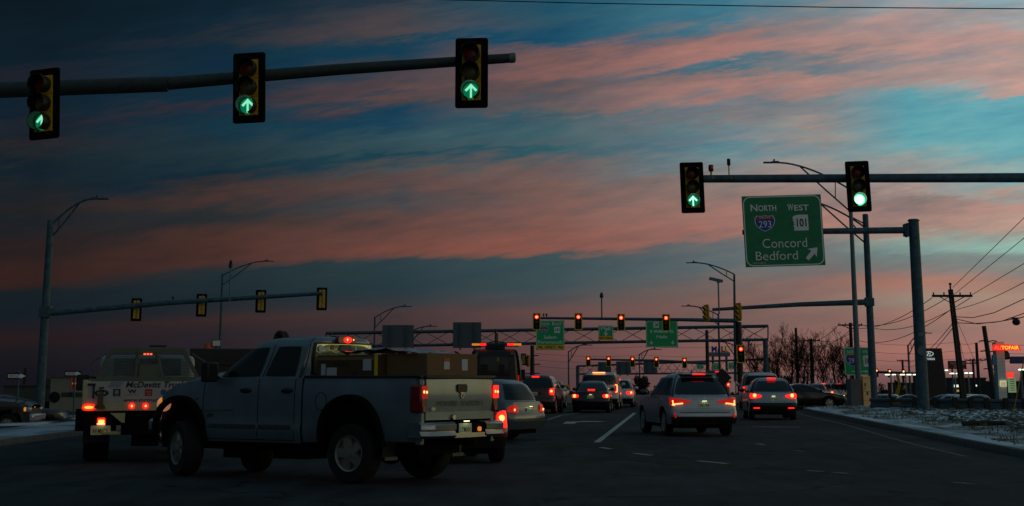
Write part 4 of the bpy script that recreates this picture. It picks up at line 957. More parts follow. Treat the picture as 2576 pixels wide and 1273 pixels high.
    if third:
        zt_ = B + .88 * h_ if kind != 'sedan' else B + .16 * h_
        mb = MB(); patch(mb, [(-.17, zt_ - .03), (.17, zt_ - .03), (.17, zt_ + .03), (-.17, zt_ + .03)], gr(.03), 4, 2); mb.build('high_brake_light', red_lit, t)
    zb_ = sill + .1
    mb = MB(); patch(mb, [(-hwid + .06, sill + .01), (hwid - .06, sill + .01), (hwid - .02, sill + .2), (-hwid + .02, sill + .2)], ry(.022), 14, 4); mb.build('rear_bumper', bumper or black, t, 60)
    zp = B - .22 if kind != 'sedan' else B - .24
    plate(t, 0, tail_y(0, zp) - .012, zp, plate_txt or '%03d %04d' % (random.randint(100, 499), random.randint(1000, 9999)), lit=plate_txt is not None)
    mb = MB(); patch(mb, [(-hwid + .25, B - .42), (hwid - .25, B - .42), (hwid - .25, B - .408), (-hwid + .25, B - .408)], ry(.008), 12, 1); mb.build('hatch_seam', signblk, t)
    for s_ in (-1, 1): mirror(t, s_ * (cb.at(B + .1)[2] + .04), L * .66, B + .10, mirror_m or m)
    for s_ in (-1, 1):
        mb = MB(); patch(mb, [(s_ * (hwid - .1), B - .30), (s_ * (hwid - .5), B - .32), (s_ * (hwid - .5), B - .20), (s_ * (hwid - .12), B - .16)], lambda x, z_: (x, L - .03 - .34 * (abs(x) / hwid) ** 3, z_), 5, 4, .4); mb.build('head_light', head_lit if parts == 'lit' else chrome, t, 60)
    t['_'] = 0; del t['_']
    return t, dict(ry=ry, cb=cb, hwid=hwid, B=B, H=H, gr=gr, gx=gx, tail_y=tail_y)

def at(px, Y, z=0):
    p = P(px, 957, Y); return (p.x, Y)
# --- silver crossover in the next lane, seen from behind
t, K = car('silver crossover with its left flank showing, wide sharp tail lights, nearest in the right lanes', (5.28, 45.9), 7.5, silver, 'cross', L=4.89, Wd=1.90, H=1.70, belt=1.06, whl=.37, wb=2.79, ro=1.0, lights='none', plate_txt='382 1904', bumper=black, mirror_m=dkcar, sill=.33, third=False, glassrear=glass_d, rimk=10, cat='crossover', name='crossover', group=None)
ry, hd = K['ry'], K['hwid']
for s_ in (-1, 1):
    q = [(s_ * (hd - .01), .83), (s_ * .42, .905), (s_ * .36, .955), (s_ * (hd - .01), 1.05)]
    mb = MB(); patch(mb, q, ry(.018), 10, 5, .1); o = mb.build('tail_light', red_dim, t, 60)
    mb = MB(); fn = ry(.034)
    for a, c in (((.60, .885), (.86, .865)), ((.86, .865), (.87, .965)), ((.82, .845), (.885, .845))):
        mb.tube([fn(s_ * a[0], a[1]), fn(s_ * (a[0] + c[0]) / 2, (a[1] + c[1]) / 2), fn(s_ * c[0], c[1])], .016, 6)
    mb.build('light_strip', red_hot, o)
    mb = MB(); patch(mb, [(s_ * .84, .50), (s_ * .80, .50), (s_ * .83, .64), (s_ * .87, .64)], ry(.03), 3, 3); mb.build('reflector', red_dim, t, 60)
    mb = MB(); patch(mb, [(s_ * .52, .36), (s_ * .80, .36), (s_ * .82, .43), (s_ * .54, .45)], ry(.05), 4, 3, .2); o = mb.build('exhaust_tip', chrome, t, 60)
    mb = MB(); patch(mb, [(s_ * .56, .375), (s_ * .76, .375), (s_ * .78, .415), (s_ * .58, .43)], ry(.056), 4, 3, .2); mb.build('exhaust_mouth', signblk, o, 60)
mb = MB(); patch(mb, [(-.30, 1.005), (.30, 1.005), (.30, 1.03), (-.30, 1.03)], ry(.02), 8, 2); mb.build('chrome_bar', chrome, t, 60)
mb = MB(); mb.lathe([(.055, 0), (.05, -.01), (.042, 0)], (0, ry(.025)(0, 1.0)[1] + .01, .99), 'y', 24, True); mb.build('badge', chrome, t)
mb = MB(); mb.box((0, .80, 1.672), (1.0, .42, .035)); mb.build('roof_spoiler', silver, t, bevel=.012)
mb = MB(); mb.box((0, .585, 1.665), (.36, .012, .028)); o = mb.build('high_brake_light', red_lit, t)
mb = MB(); mb.yz([(1.3, 1.70), (1.5, 1.71), (1.33, 1.80), (1.3, 1.79)], -.02, .02); mb.build('roof_antenna', silver, t)
# --- small silver crossover ahead on the right
p = at(1943, 64.6)
t, K = car('small silver crossover with black lower bumper and lit brake lights by the snowy kerb', (10.1, 64.6), -3.5, silver_b, 'cross', L=4.38, Wd=1.84, H=1.60, belt=1.02, whl=.34, wb=2.65, ro=.90, plate_txt='427 AL8', bumper=black, sill=.32, cat='crossover', name='crossover', group=None, mirror_m=dkcar, lights='none', third=False)
for s_ in (-1, 1):
    lamp(t, [(s_ * .90, .80), (s_ * .46, .86), (s_ * .44, .94), (s_ * .90, 1.04)], K['ry'](.018), red_lit, core=red_hot, corep=(s_ * .72, .93), corer=.07)
    mb = MB(); patch(mb, [(s_ * .78, .44), (s_ * .54, .44), (s_ * .54, .48), (s_ * .78, .48)], K['ry'](.03), 4, 2); mb.build('reflector', red_lit, t, 60)
mb = MB(); patch(mb, [(-.90, .33), (.90, .33), (.91, .66), (-.91, .66)], K['ry'](.026), 16, 4); mb.build('bumper_cover', black, t, 60)
mb = MB(); patch(mb, [(-.5, .655), (.5, .655), (.5, .68), (-.5, .68)], K['ry'](.032), 8, 2); mb.build('chrome_bar', chrome, t, 60)
mb = MB(); mb.box((0, .70, 1.575), (.32, .10, .05)); mb.build('high_brake_light', red_lit, t)
# --- white full size SUV beyond it
t, K = car('boxy white sport utility with dark rear window and stacked round lamps behind the small crossover', (13.15, 88), -5, whitep, 'van', L=5.2, Wd=2.02, H=1.90, belt=1.18, whl=.39, wb=2.95, ro=1.1, lights='none', third=False, cat='sport utility', name='sport_utility', group=None, sill=.38)
for s_ in (-1, 1):
    mb = MB(); patch(mb, [(s_ * .99, .86), (s_ * .84, .86), (s_ * .84, 1.22), (s_ * .99, 1.22)], K['ry'](.016), 3, 6, .1); o = mb.build('tail_light', tail_off, t, 60)
    for z_ in (.95, 1.12): mb = MB(); p_ = K['ry'](.02)(s_ * .91, z_); mb.ball(p_, (.075, .02, .075), 12, 6); mb.build('bulb', red_lit, o)
# --- black sedan
t, K = car('black sedan with plain trunk and lit round brake lights in the middle lane', (3.72, 79.2), -5.5, dkcar, 'sedan', L=4.75, Wd=1.80, H=1.47, belt=.98, whl=.33, wb=2.72, ro=1.0, plate_txt='318 7402', group=None, cat='sedan', name='sedan', lights='none', sill=.26)
for s_ in (-1, 1): lamp(t, [(s_ * .88, .68), (s_ * .58, .70), (s_ * .56, .84), (s_ * .88, .88)], K['ry'](.018), red_lit, core=red_hot, corep=(s_ * .76, .78), corer=.075)
# --- tall pale SUV ahead of the sedan
t, K = car('tall pale sport utility with long upright lamp beyond the black sedan', (4.55, 87.6), -6.5, pearl, 'van', L=5.3, Wd=2.04, H=1.93, belt=1.20, whl=.40, wb=2.95, ro=1.1, lights='none', third=False, cat='sport utility', name='sport_utility', group=None, sill=.38)
for s_ in (-1, 1):
    mb = MB(); patch(mb, [(s_ * 1.0, .82), (s_ * .84, .82), (s_ * .84, 1.34), (s_ * 1.0, 1.34)], K['ry'](.016), 3, 8, .1); o = mb.build('tail_light', red_dim, t, 60)
    fn = K['ry'](.03); mb = MB(); mb.tube([fn(s_ * .86, 1.28), fn(s_ * .95, 1.26), fn(s_ * .955, .92), fn(s_ * .88, .90)], .026, 6); mb.build('light_strip', red_hot, o)
mb = MB(); mb.box((0, .24, 1.90), (.66, .05, .05)); mb.build('high_brake_light', red_hot, t)
# --- further cars
car('white hatchback peeking out right of the tall pale sport utility', (6.02, 95.5), -6, whitep, 'suv', L=4.5, Wd=1.84, H=1.62, group=None, name='hatchback', cat='hatchback', lights='wide')
car('maroon sport utility with glowing tall lamps between the tow cab and the black sedan', (1.03, 77.5), -8, maroon, 'suv', L=4.7, Wd=1.86, H=1.74, belt=1.12, group=None, name='sport_utility', cat='sport utility', lights='tall', whl=.37)
car('white car showing only its right flank past the maroon sport utility', (1.55, 89), -9, whitep, 'sedan', L=4.6, Wd=1.8, H=1.48, group=None, name='sedan', cat='sedan', lights='low')
car('distant grey car with one red lamp left of the black sedan', (2.55, 112), -8, grey_p, 'sedan', L=4.6, Wd=1.8, H=1.45, group=None, name='sedan', cat='sedan', lights='low')
car('red car mostly hidden behind the left windows of the silver crossover', (9.4, 98), -5, redp, 'suv', L=4.5, Wd=1.84, H=1.70, group=None, name='hatchback', cat='hatchback', lights='tall')
car('red pickup like vehicle half hidden between the crossover roof and the white sport utility', (17.0, 138), -6, redp, 'van', L=5.0, Wd=2.0, H=2.55, belt=1.5, group=None, name='sport_utility', cat='sport utility', lights='tall', third=True)
car('dark sedan crossing to the right behind the snowy verge, amber nose lamp', (14.9, 98.5), -84, dkcar, 'sedan', L=4.75, Wd=1.8, H=1.44, belt=.96, group=None, name='sedan', cat='sedan', lights='none', third=False, parts='lit', z=.28)
# --- queue of far tail lights at the right
far = [(2050, 138), (2070, 150), (2091, 158), (2062, 172), (2082, 184), (2102, 170), (2044, 160), (2110, 150), (2074, 205), (2097, 200), (2030, 150), (2118, 185)]
nm_ = ['grey', 'white', 'dark', 'silver', 'white', 'grey']
for i, ((px, Y), mm) in enumerate(zip(far, (grey_p, whitep, dkcar, silver, pearl, grey_p) * 2)):
    p = at(px, Y); car('tiny queued car with red lamps beyond the bare trees', p, -14, mm, 'suv' if i % 2 else 'sedan', L=4.5, Wd=1.82, H=1.6 if i % 2 else 1.46, group='far queue of tail lights beyond the trees', lights='low', z=.55)
# --- cars at the left edge
car('dark low car nose peeking out right of the tall left pole', (-22.2, 66.5), -88, dkcar, 'sedan', L=4.6, Wd=1.8, H=1.50, belt=.98, group=None, name='sedan', cat='sedan', lights='none', third=False)
# parked cars of the dealer lot
for i, (px, Y, psi, mm, lab) in enumerate(((2440, 128, 70, silver_b, 'pale parked car right of the wooden utility pole foot'), (2462, 122, 75, pearl, 'white parked car in the lot behind the guardrail middle'), (2500, 116, 78, silver, 'silver long roofed parked car before the white pylon'), (2345, 135, 80, grey_p, 'grey parked car at the foot of the black pylon sign'), (2270, 142, 60, silver_b, 'parked car between the lamp pole and the big sign pole'), (2530, 105, 85, dkcar, 'dark parked car near the right edge behind the guardrail'))):
    p = at(px, Y); car(lab, p, psi, mm, 'suv' if i % 2 == 0 else 'sedan', L=4.6, Wd=1.84, H=1.6, group='cars parked on the dealer lot', lights='none', third=False, z=-.45)

# ------------------------------------------------------------------ the silver pickup turning left (local +y ahead, rear axle at y=.14)
PSI = R(55.5)
t = thing('pickup_truck', 'silver crew cab pickup with cardboard boxes in its bed, turning left, largest vehicle in front', 'pickup', (-1.75, 25.85, 0), PSI)
PU = t
bar = mat('pickup_silver', (.165, .21, .24), .34, .5, .10, 3.0, 0, .5)
def phw(y, z):
    w = .975 - .035 * max(0, (z - 1.25) / .3) ** 2 - .05 * max(0, (.75 - z) / .2) ** 2
    for c in (.14, 3.72): w += .055 * max(0, 1 - abs(y - c) / .95) ** .8 * max(0, 1 - abs(z - 1.05) / .45)
    return w - .10 * max(0, (y - 3.7) / .7) ** 2 + .012 * sm(.84, .80, z) * (1 if abs(y - 2.2) < 1.1 else 0)
def strip_body(name, ys, zlo, zhi, hw, m, crown=None, nz=12, cap0=False, cap1=False, parent=None, bothtop=True):
    rows = []
    for y in ys:
        a, b_ = zlo(y), zhi(y); side = [(hw(y, a + (b_ - a) * j / nz), a + (b_ - a) * j / nz) for j in range(nz + 1)]
        pts = side[:]
        if crown is not None: pts += [(side[-1][0] * q, b_ + crown(y) * (1 - abs(q) ** 2.6)) for q in [1 - 2 * i / 14 for i in range(1, 14)]]
        pts += [(-w, z) for w, z in side[::-1]]
        rows.append([(x, y, z) for x, z in pts])
    mb = MB()
    if crown is None:
        n = nz + 1; mb.grid([r[:n] for r in rows]); mb.grid([r[n:] for r in rows])
    else: mb.grid(rows)
    for flag, r in ((cap0, rows[0]), (cap1, rows[-1])):
        if flag: mb.grid([[tuple(Vector(r[j]).lerp(Vector(r[len(r) - 1 - j]), i / 8)) for i in range(9)] for j in range(nz + 1)])
    return mb.build(name, m, parent, 50)
def dense(a, b_, n, c=None, rx=.56):
    ys = set(round(a + (b_ - a) * i / n, 4) for i in range(n + 1))
    if c is not None:
        ys |= set(round(c - rx * math.cos(math.pi * i / 22) * .999, 4) for i in range(23)); ys |= {round(c - rx - .003, 4), round(c + rx + .003, 4)}
    return sorted(y for y in ys if a - 1e-6 <= y <= b_ + 1e-6)
fz = lambda y: arch_z(y, 3.72, .56, 1.19, .56, .42, 2.5)
hoodz = [(1.13, 1.53), (3.0, 1.54), (3.2, 1.52), (3.6, 1.47), (4.0, 1.36), (4.2, 1.27), (4.36, 1.14)]
strip_body('body', dense(1.13, 4.36, 40, 3.72), fz, lambda y: interp(hoodz, y), lambda y, z: phw(y, z) - (.14 * max(0, (y - 4.12) / .24) ** 2), bar, lambda y: .02 + .13 * sm(2.9, 3.3, y) - .03 * sm(3.9, 4.36, y), cap1=True, parent=t)
bz = lambda y: arch_z(y, .14, .585, 1.22, .58 if y > -.4 else .62, .44, 2.5)
strip_body('bed', dense(-1.16, 1.10, 30, .14, .585), bz, lambda y: 1.545, lambda y, z: phw(y, z) - (.05 * max(0, (-.95 - y) / .21) ** 2), bar, None, parent=t)
mb = MB()                                              # bed inside and rails
for s_ in (-1, 1): mb.box((s_ * .89, -.02, 1.20), (.06, 2.2, .66)); mb.box((s_ * .60, .14, 1.02), (.5, .9, .3))
mb.box((0, -.02, .93), (1.8, 2.2, .06)); mb.box((0, 1.06, 1.22), (1.8, .05, .64)); mb.build('bed_liner', under, t)
for s_ in (-1, 1): mb = MB(); mb.box((s_ * .905, -.03, 1.555), (.13, 2.26, .035)); mb.build('bed_rail_cap', black, t, bevel=.01)
# tailgate
mb = MB(); rows = [[(x, -1.165 - .02 * (1 - (x / .8) ** 2) - (.018 if z > 1.05 else 0) * 1 + .02 * max(0, (z - 1.4) / .13), z) for x in [-.83 + 1.66 * i / 14 for i in range(15)]] for z in (.93, .99, 1.0, 1.04, 1.05, 1.2, 1.35, 1.45, 1.50, 1.53)]
mb.grid(rows); mb.grid([[(x, -1.08, z) for x in (-.83, .83)] for z in (1.53, .93)]); mb.grid([rows[-1], [(p[0], -1.08, 1.53) for p in rows[-1]]])
for e in (0, -1): mb.grid([[r[e] for r in rows], [(r[e][0], -1.08, r[e][2]) for r in rows]])
tg = mb.build('tailgate', bar, t, 40)
mb = MB(); mb.box((0, -1.13, 1.545), (1.72, .14, .055)); mb.build('cap_rail', black, tg, bevel=.02)
mb = MB(); mb.xz(rrect(.24, .12, .04, 5, 0, 1.385), -1.225, -1.19); mb.build('handle', black, tg)
mb = MB(); mb.xz([(-.045, 1.325), (.045, 1.325), (.04, 1.265), (0, 1.235), (-.04, 1.265)], -1.222, -1.20); em_ = mb.build('ram_head_badge', chrome, tg, smooth=0)
mb = MB(); mb.xz([(-.025, 1.315), (-.01, 1.285), (.01, 1.285), (.025, 1.315), (.016, 1.268), (0, 1.25), (-.016, 1.268)], -1.226, -1.222); mb.build('ram_face', signblk, em_, smooth=0)
mb = MB(); mb.text('POWER  WAGON', 1, fx(-.02, 1.165, -1.222), width=1.08, height=.074, bold=.015); mb.build('lettering', mat('letter_dark', (.03, .03, .03), .35, .3), tg, smooth=0)
mb = MB(); mb.text('4X4', 1, fx(-.70, 1.09, -1.205), width=.10, height=.055, bold=.02); mb.build('badge', chrome, tg, smooth=0)
mb = MB(); mb.cyl((-.20, -1.22, .965), (-.20, -1.17, .965), .038, n=14); mb.build('lock', chrome, tg)
# corner posts of the bed beside the tailgate
for s_ in (-1, 1): mb = MB(); mb.box((s_ * .885, -1.10, 1.05), (.11, .10, .95)); mb.build('corner_post', bar, t, bevel=.02)
for s_ in (-1, 1):
    mb = MB(); mb.box((s_ * .905, -1.085, 1.235), (.165, .215, .41)); o = mb.build('tail_light', tail_off, t, bevel=.035)
    mb = MB(); mb.box((s_ * .905, -1.198, 1.33), (.14, .012, .19)); mb.build('brake_lens', red_lit if s_ > 0 else mat('brake_lamp_faint', (.3, .01, .01), .3, emit=(1, .016, .010), es=.20), o, bevel=.004)
    mb = MB(); mb.box((s_ * .905, -1.198, 1.09), (.075, .010, .07)); mb.build('reverse_lens', mat('clear_lens', (.30, .12, .12), .2), o)
    mb = MB()
    for q in ((-.02, 1.335), (.045, 1.33)): mb.ball((s_ * .905 + q[0], -1.205, q[1]), (.022, .008, .022), 10, 6)
    mb.build('bulb', red_hot, o)
# rear bumper
prof = [(-1.18, .90), (-1.36, .895), (-1.40, .86), (-1.395, .79), (-1.37, .775), (-1.385, .74), (-1.40, .71), (-1.37, .675), (-1.16, .69)]
mb = MB(); rows = []
for x in [-1.02, -1.0, -.94, -.85, -.45, -.38]: rows.append([(x, y + .17 * max(0, (abs(x) - .78) / .24) ** 2, z) for y, z in prof])
mb.grid(rows); mb.add(rows[0], [tuple(range(len(prof)))]); rows2 = [[(-x, y, z) for x, y, z in r] for r in rows]; mb.grid(rows2); mb.add(rows2[0], [tuple(range(len(prof)))])
mb.box((0, -1.33, .708), (.80, .10, .066)); mb.build('rear_bumper', chrome, t, 40)
mb = MB(); mb.box((0, -1.30, .80), (.80, .10, .16)); mb.build('bumper_step', under, t)
plate(t, -.13, -1.362, .80, 'LYMAN', .31, .16)
mb = MB(); mb.cyl((.24, -1.38, .79), (.24, -1.34, .79), .035, n=12); mb.build('marker_lamp', amber_l, t)
mb = MB(); mb.box((0, -1.35, .60), (.09, .26, .09)); mb.box((.42, -1.0, .58), (.07, .5, .07)); mb.build('hitch', under, t)
# greenhouse
cab = Cab([(1.53, 1.10, 3.12, .935), (1.66, 1.09, 2.98, .90), (1.82, 1.08, 2.74, .855), (2.02, 1.07, 2.42, .80), (2.10, 1.07, 2.26, .765), (2.14, 1.09, 2.10, .71), (2.165, 1.16, 1.96, .61), (2.18, 1.32, 1.8, .40)], 9., 3.6)
cab.mesh().build('cabin', bar, t, 50)
sg = lambda s_, o_: (lambda y, z: (s_ * (cab.xside(y, z) + o_), y, z))
for nm, q in (('front', [(2.05, 1.56), (2.94, 1.56), (2.42, 1.98), (1.96, 2.015)]), ('rear', [(1.33, 1.565), (1.94, 1.565), (1.76, 2.02), (1.30, 2.02)])):
    for s_ in (-1, 1):
        mb = MB(); patch(mb, q, sg(s_, .012), 12, 10, .10); mb.build('side_window', glass_d, t, 60)
pill = [(1.985, 1.545), (1.915, 2.03)]
for s_ in (-1, 1):
    f_ = sg(s_, .004)
    for q in ([(1.99, 1.55), (1.90, 1.8), (1.86, 2.05)], [(1.24, 1.55), (1.19, 1.8), (1.17, 2.06)]): MB().tube([f_(*a) for a in q], .006, 4).build('door_seam', signblk, t)
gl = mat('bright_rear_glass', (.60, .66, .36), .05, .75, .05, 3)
rb = lambda o_: (lambda x, z: (x, cab.yrear(x, z) - o_, z))
mb = MB(); patch(mb, [(-.76, 1.60), (.76, 1.60), (.72, 2.085), (-.72, 2.085)], rb(.008), 16, 8, .10); mb.build('window_seal', black, t, 60)
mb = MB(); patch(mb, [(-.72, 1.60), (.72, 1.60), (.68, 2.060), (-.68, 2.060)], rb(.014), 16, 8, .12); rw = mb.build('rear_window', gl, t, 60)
for x in (-.42, .42): mb = MB(); mb.ball((x, 1.35, 1.58), (.17, .10, .20), 12, 8); mb.build('seat', black, t)
stk = mat('pale_sticker', (.50, .55, .55), .5)
for x, z, r_ in ((-.60, 1.985, .055), (-.36, 2.005, .038), (.20, 2.0, .03), (.50, 1.965, .050)):
    mb = MB(); p = rb(.0)(x, z); mb.xz(disc(r_, 18, x, z), p[1] - .024, p[1] - .018); mb.build('sticker', stk if r_ > .04 else mat('red_sticker', (.30, .06, .06), .5) if x < -.2 else stk, rw, smooth=0)
mb = MB(); mb.xz([(-.22, 1.955), (.11, 1.955), (.06, 2.05), (-.16, 2.05)], 1.035, 1.045); mb.build('sticker', mat('grey_sticker', (.10, .08, .10), .6), rw, smooth=0)
mb = MB(); mb.xz(rrect(.46, .12, .05, 5, -.06, 2.125), 1.0, 1.07); o = mb.build('high_brake_light', tail_off, t, bevel=.01)
mb = MB(); mb.ball((-.06, .998, 2.125), (.10, .012, .05), 14, 6); l_ = mb.build('brake_lens', red_lit, o)
mb = MB(); mb.ball((-.08, .985, 2.13), (.018, .008, .018), 8, 6).ball((.08, .994, 2.13), (.012, .006, .012), 8, 6); mb.build('bulb', red_hot, o)
mb = MB(); patch(mb, [(-.80, 1.62), (.80, 1.62), (.70, 2.0), (-.70, 2.0)], lambda x, z: (x, cab.yfront(x, z) + .010, z), 12, 8, .1); mb.build('windscreen', glass_d, t, 60)
for x in (-.56, -.28, 0, .28, .56):
    mb = MB(); mb.ball((x, 2.02 - .12 * abs(x), 2.142 - .05 * abs(x)), (.055, .075, .030), 10, 6); mb.build('roof_marker_lamp', amber_l, t)
mb = MB(); pts = [(-.42 + .0 * q, 2.12 + .10 * math.cos(math.pi * q / 10) , 2.11 + .145 * math.sin(math.pi * q / 10)) for q in range(11)]
mb.tube(pts, .034, 8); mb.tube([(x + .07, y - .02, z * .995) for x, y, z in pts], .034, 8); mb.build('roof_hose', mat('coiled_hose', (.035, .028, .018), .7, 0, .4, 30), t)
mb = MB(); mb.ball((.0, 1.35, 2.17), (.06, .10, .03), 10, 6); mb.build('roof_antenna', black, t)
# doors: seams, handles, mouldings, badges
mb = MB()
for s_ in (-1, 1):
    for a, z0, z1 in ((3.20, .60, 1.50), (2.03, .60, 1.53), (1.27, .60, 1.53)):
        mb.tube([(s_ * (phw(a, z) + .0015), a + (.05 * sm(1.0, .6, z) if a > 3 else 0), z) for z in [z0 + (z1 - z0) * i / 8 for i in range(9)]], .006, 4)
    mb.tube([(s_ * (phw(y, .60) + .001), y, .60) for y in [1.27 + (3.2 - 1.27) * i / 8 for i in range(9)]], .005, 4)
mb.build('door_seam', signblk, t)
mb = MB()
for s_ in (-1, 1): mb.box((s_ * .955, 1.115, 1.05), (.02, .022, .96))
mb.build('bed_gap', signblk, t)
for y in (2.30, 1.43):
    for s_ in (-1, 1):
        mb = MB(); mb.ball((s_ * (phw(y, 1.34) + .004), y, 1.345), (.035, .125, .042), 14, 8); mb.build('door_handle', black, t)
for s_ in (-1, 1):
    for y, l in ((2.62, 1.12), (1.67, .68)): mb = MB(); mb.box((s_ * .985, y, .795), (.022, l, .07)); mb.build('side_moulding', mat('moulding_grey', (.05, .052, .055), .5), t, bevel=.008)
mb = MB()
for s_ in (-1,): 
    pr = [(y, z) for y, z in [(.72 + .115 * math.cos(a * math.pi / 12), 1.19 + .13 * math.sin(a * math.pi / 12)) for a in range(25)]]
    mb.tube([(s_ * (phw(y, z) + .001), y, z) for y, z in pr], .006, 4)
mb.build('fuel_door_seam', signblk, t)
sx_ = lambda y, z: (-(phw(y, z) + .004), y, z)
mb = MB(); patch(mb, [(3.15, 1.015), (2.55, 1.035), (2.55, 1.05), (3.15, 1.03)], sx_, 6, 1); patch(mb, [(3.12, .93), (2.96, .935), (2.97, .99), (3.10, .985)], sx_, 4, 2, .3); patch(mb, [(3.38, 1.20), (3.28, 1.205), (3.29, 1.225), (3.38, 1.22)], sx_, 3, 1); mb.build('side_badge', mat('badge_grey', (.05, .05, .055), .5), t, smooth=0)
# black wheel arch flares
for c, rx, tp in ((.14, .585, 1.22), (3.72, .56, 1.19)):
    mb = MB()
    for s_ in (-1, 1):
        rows = []
        for i in range(33):
            y = c - (rx - .002) * math.cos(math.pi * i / 32); z = arch_z(y, c, rx, tp, .5, .43, 2.5); n_ = Vector((y - c, (z - .6) * 1.0)).normalized(); w = phw(c, min(z, 1.2))
            rows.append([(s_ * (w - .04), y - n_.x * .02, z - n_.y * .02), (s_ * (w + .055), y + n_.x * .0, z + n_.y * .0), (s_ * (w + .045), y + n_.x * .055, z + n_.y * .055), (s_ * (w - .01), y + n_.x * .075, z + n_.y * .075)])
        mb = MB(); mb.grid(rows); mb.build('wheel_flare', blackm, t, 50)
mb = MB(); mb.box((0, 1.9, .52), (1.0, 5.4, .20)); mb.box((0, .14, .80), (1.55, 1.1, .55)); mb.box((0, 3.72, .85), (1.5, 1.1, .6)); mb.box((0, 2.2, .66), (1.7, 2.0, .16)); mb.cyl((-.72, .14, .44), (.72, .14, .44), .07, n=10); mb.ball((0, .14, .43), (.2, .2, .19), 12, 8)
mb.box((-.55, 2.75, .40), (.3, .5, .2)); mb.box((-.1, 1.9, .36), (.5, .7, .14)); mb.build('chassis', under, t)
for s_ in (-1, 1):
    mb = MB(); mb.box((s_ * .83, -.50, .62), (.30, .012, .50), Matrix.Rotation(R(6), 3, 'X')); o = mb.build('mud_flap', black, t)
    mb = MB(); mb.box((s_ * .83, -.53, .375), (.29, .016, .05), Matrix.Rotation(R(6), 3, 'X')); mb.build('flap_weight', chrome, o)
for x, y, st in ((-.86, .14, 0), (.86, .14, 0), (-.84, 3.72, R(-24)), (.84, 3.72, R(-24))): wheel(t, x, y, .435, .30, mat('pickup_rim', (.26, .25, .215), .4, .5, .2, 8), 5, rimr=.60, steer=st)
# towing mirrors
for s_ in (-1, 1):
    mb = MB(); mb.box((s_ * 1.15, 2.93, 1.63), (.24, .16, .31)); mb.box((s_ * 1.02, 2.93, 1.55), (.18, .08, .05)); mb.build('tow_mirror', black, t, bevel=.04)
# nose
mb = MB(); mb.box((0, 4.42, .78), (1.9, .16, .22)); mb.box((0, 4.40, .60), (1.6, .12, .2)); mb.build('front_bumper', chrome, t, bevel=.05)
for s_ in (-1, 1):
    mb = MB(); mb.ball((s_ * .80, 4.29, 1.12), (.11, .13, .12), 14, 8); o = mb.build('head_light', mat('lit_headlamp', (.5, .45, .4), .2, emit=(1, .42, .22), es=.30), t)
    mb = MB(); mb.ball((s_ * .885, 4.25, 1.17), (.04, .07, .05), 10, 6); mb.build('side_marker', amber_l, o)
mb = MB(); mb.box((0, 4.36, 1.08), (1.2, .06, .34)); mb.build('grille', signblk, t)
# reflected instrument glow put on the driver's window as an emitting spot
mb = MB(); mb.ball((-.60, 2.55, 1.63), (.01, .05, .02), 8, 6); mb.build('window_glow', red_dim, t)

# boxes riding in the bed (things of their own)
card_dim = mat('cardboard', (.095, .055, .028), .9, 0, .10, 12, .1, col2=(.075, .042, .020), stretch=(14, 14, .6)); card_lit = mat('cardboard_lit', (.165, .10, .045), .9, 0, .10, 12, .1, stretch=(14, 14, .6))  # same cardboard twice, dim left and lit right put into the colour
labelm = mat('white_paper', (.46, .50, .56), .7, 0, .05); strapm = mat('yellow_strap', (.75, .55, .02), .6)
Mp = Matrix.Translation(PU.location) @ Matrix.Rotation(PSI, 4, 'Z')
def inbed(p): return Mp @ Vector(p)
# the box face seen from the road runs along the left side of the bed
def carton(label, y0, y1, x0, x1, h, m, name='cardboard_box'):
    c = inbed(((x0 + x1) / 2, (y0 + y1) / 2, .962)); o = thing(name, label, 'cardboard box', c, PSI)
    dx_, dy_ = x1 - x0, y1 - y0
    MB().box((0, 0, h / 2), (dx_, dy_, h)).build('carton', m, o, bevel=.012)
    return o, dx_, dy_, h
o, a, b_, h = carton('long brown cardboard box beside the pickup rear window, white shipping labels on its side', -.22, .98, -.80, .30, .915, card_dim)
for y, z, w, hh in ((.47, .70, .085, .17), (.30, .62, .20, .22), (-.40, .77, .16, .17)): mb = MB(); mb.box((-a / 2 - .004, y, z), (.006, w, hh)); mb.build('shipping_label', labelm, o)
MB().box((-a / 2 + .2, 0, h + .003), (.07, b_, .004)).box((-a / 2 - .003, .02, h - .05), (.004, b_ * .98, .05)).build('packing_tape', mat('packing_tape', (.20, .13, .06), .3), o)
MB().box((-a / 2 - .003, .12, .78), (.004, .30, .05)).box((-a / 2 - .003, -.16, .62), (.004, .12, .10)).build('box_print', mat('box_print', (.05, .03, .02), .8), o)
o, a, b_, h = carton('cardboard box in the lit tone at the tailgate end of the pickup bed, two small labels', -1.02, -.24, -.62, .66, .935, card_lit)
for x, z, w, hh in ((-.16, .78, .14, .16), (.30, .77, .15, .17)): mb = MB(); mb.box((x, -b_ / 2 - .004, z), (w, .006, hh)); mb.build('shipping_label', labelm, o)
MB().box((-.16, -b_ / 2 - .008, .84), (.14, .004, .05)).build('red_label', signred, o)
st_ = thing('cargo_strap', 'yellow strap pulled over the cardboard boxes in the pickup bed', 'strap', inbed((0, -.23, .96)), PSI)
MB().box((-.815, .03, .46), (.008, .06, .92)).box((-.2, .03, .935), (1.24, .06, .008)).build('webbing', strapm, st_)
film = mat('plastic_film', (.30, .27, .28), .25, 0, .2, 6, .4, coat=.5)
fl = MB(); fl.grid([[(-.70 + 1.3 * i / 14, -.85 + 1.55 * j / 14, .925 + .055 * mnoise.noise(Vector((i * .5, j * .5, 1))) + .05 * math.sin(j / 14 * math.pi)) for j in range(15)] for i in range(15)])
o = thing('plastic_wrap', 'crumpled translucent plastic sheet lying over the cardboard boxes', 'plastic sheet', inbed((0, 0, .985)), PSI); fl.build('sheet', film, o, 180)

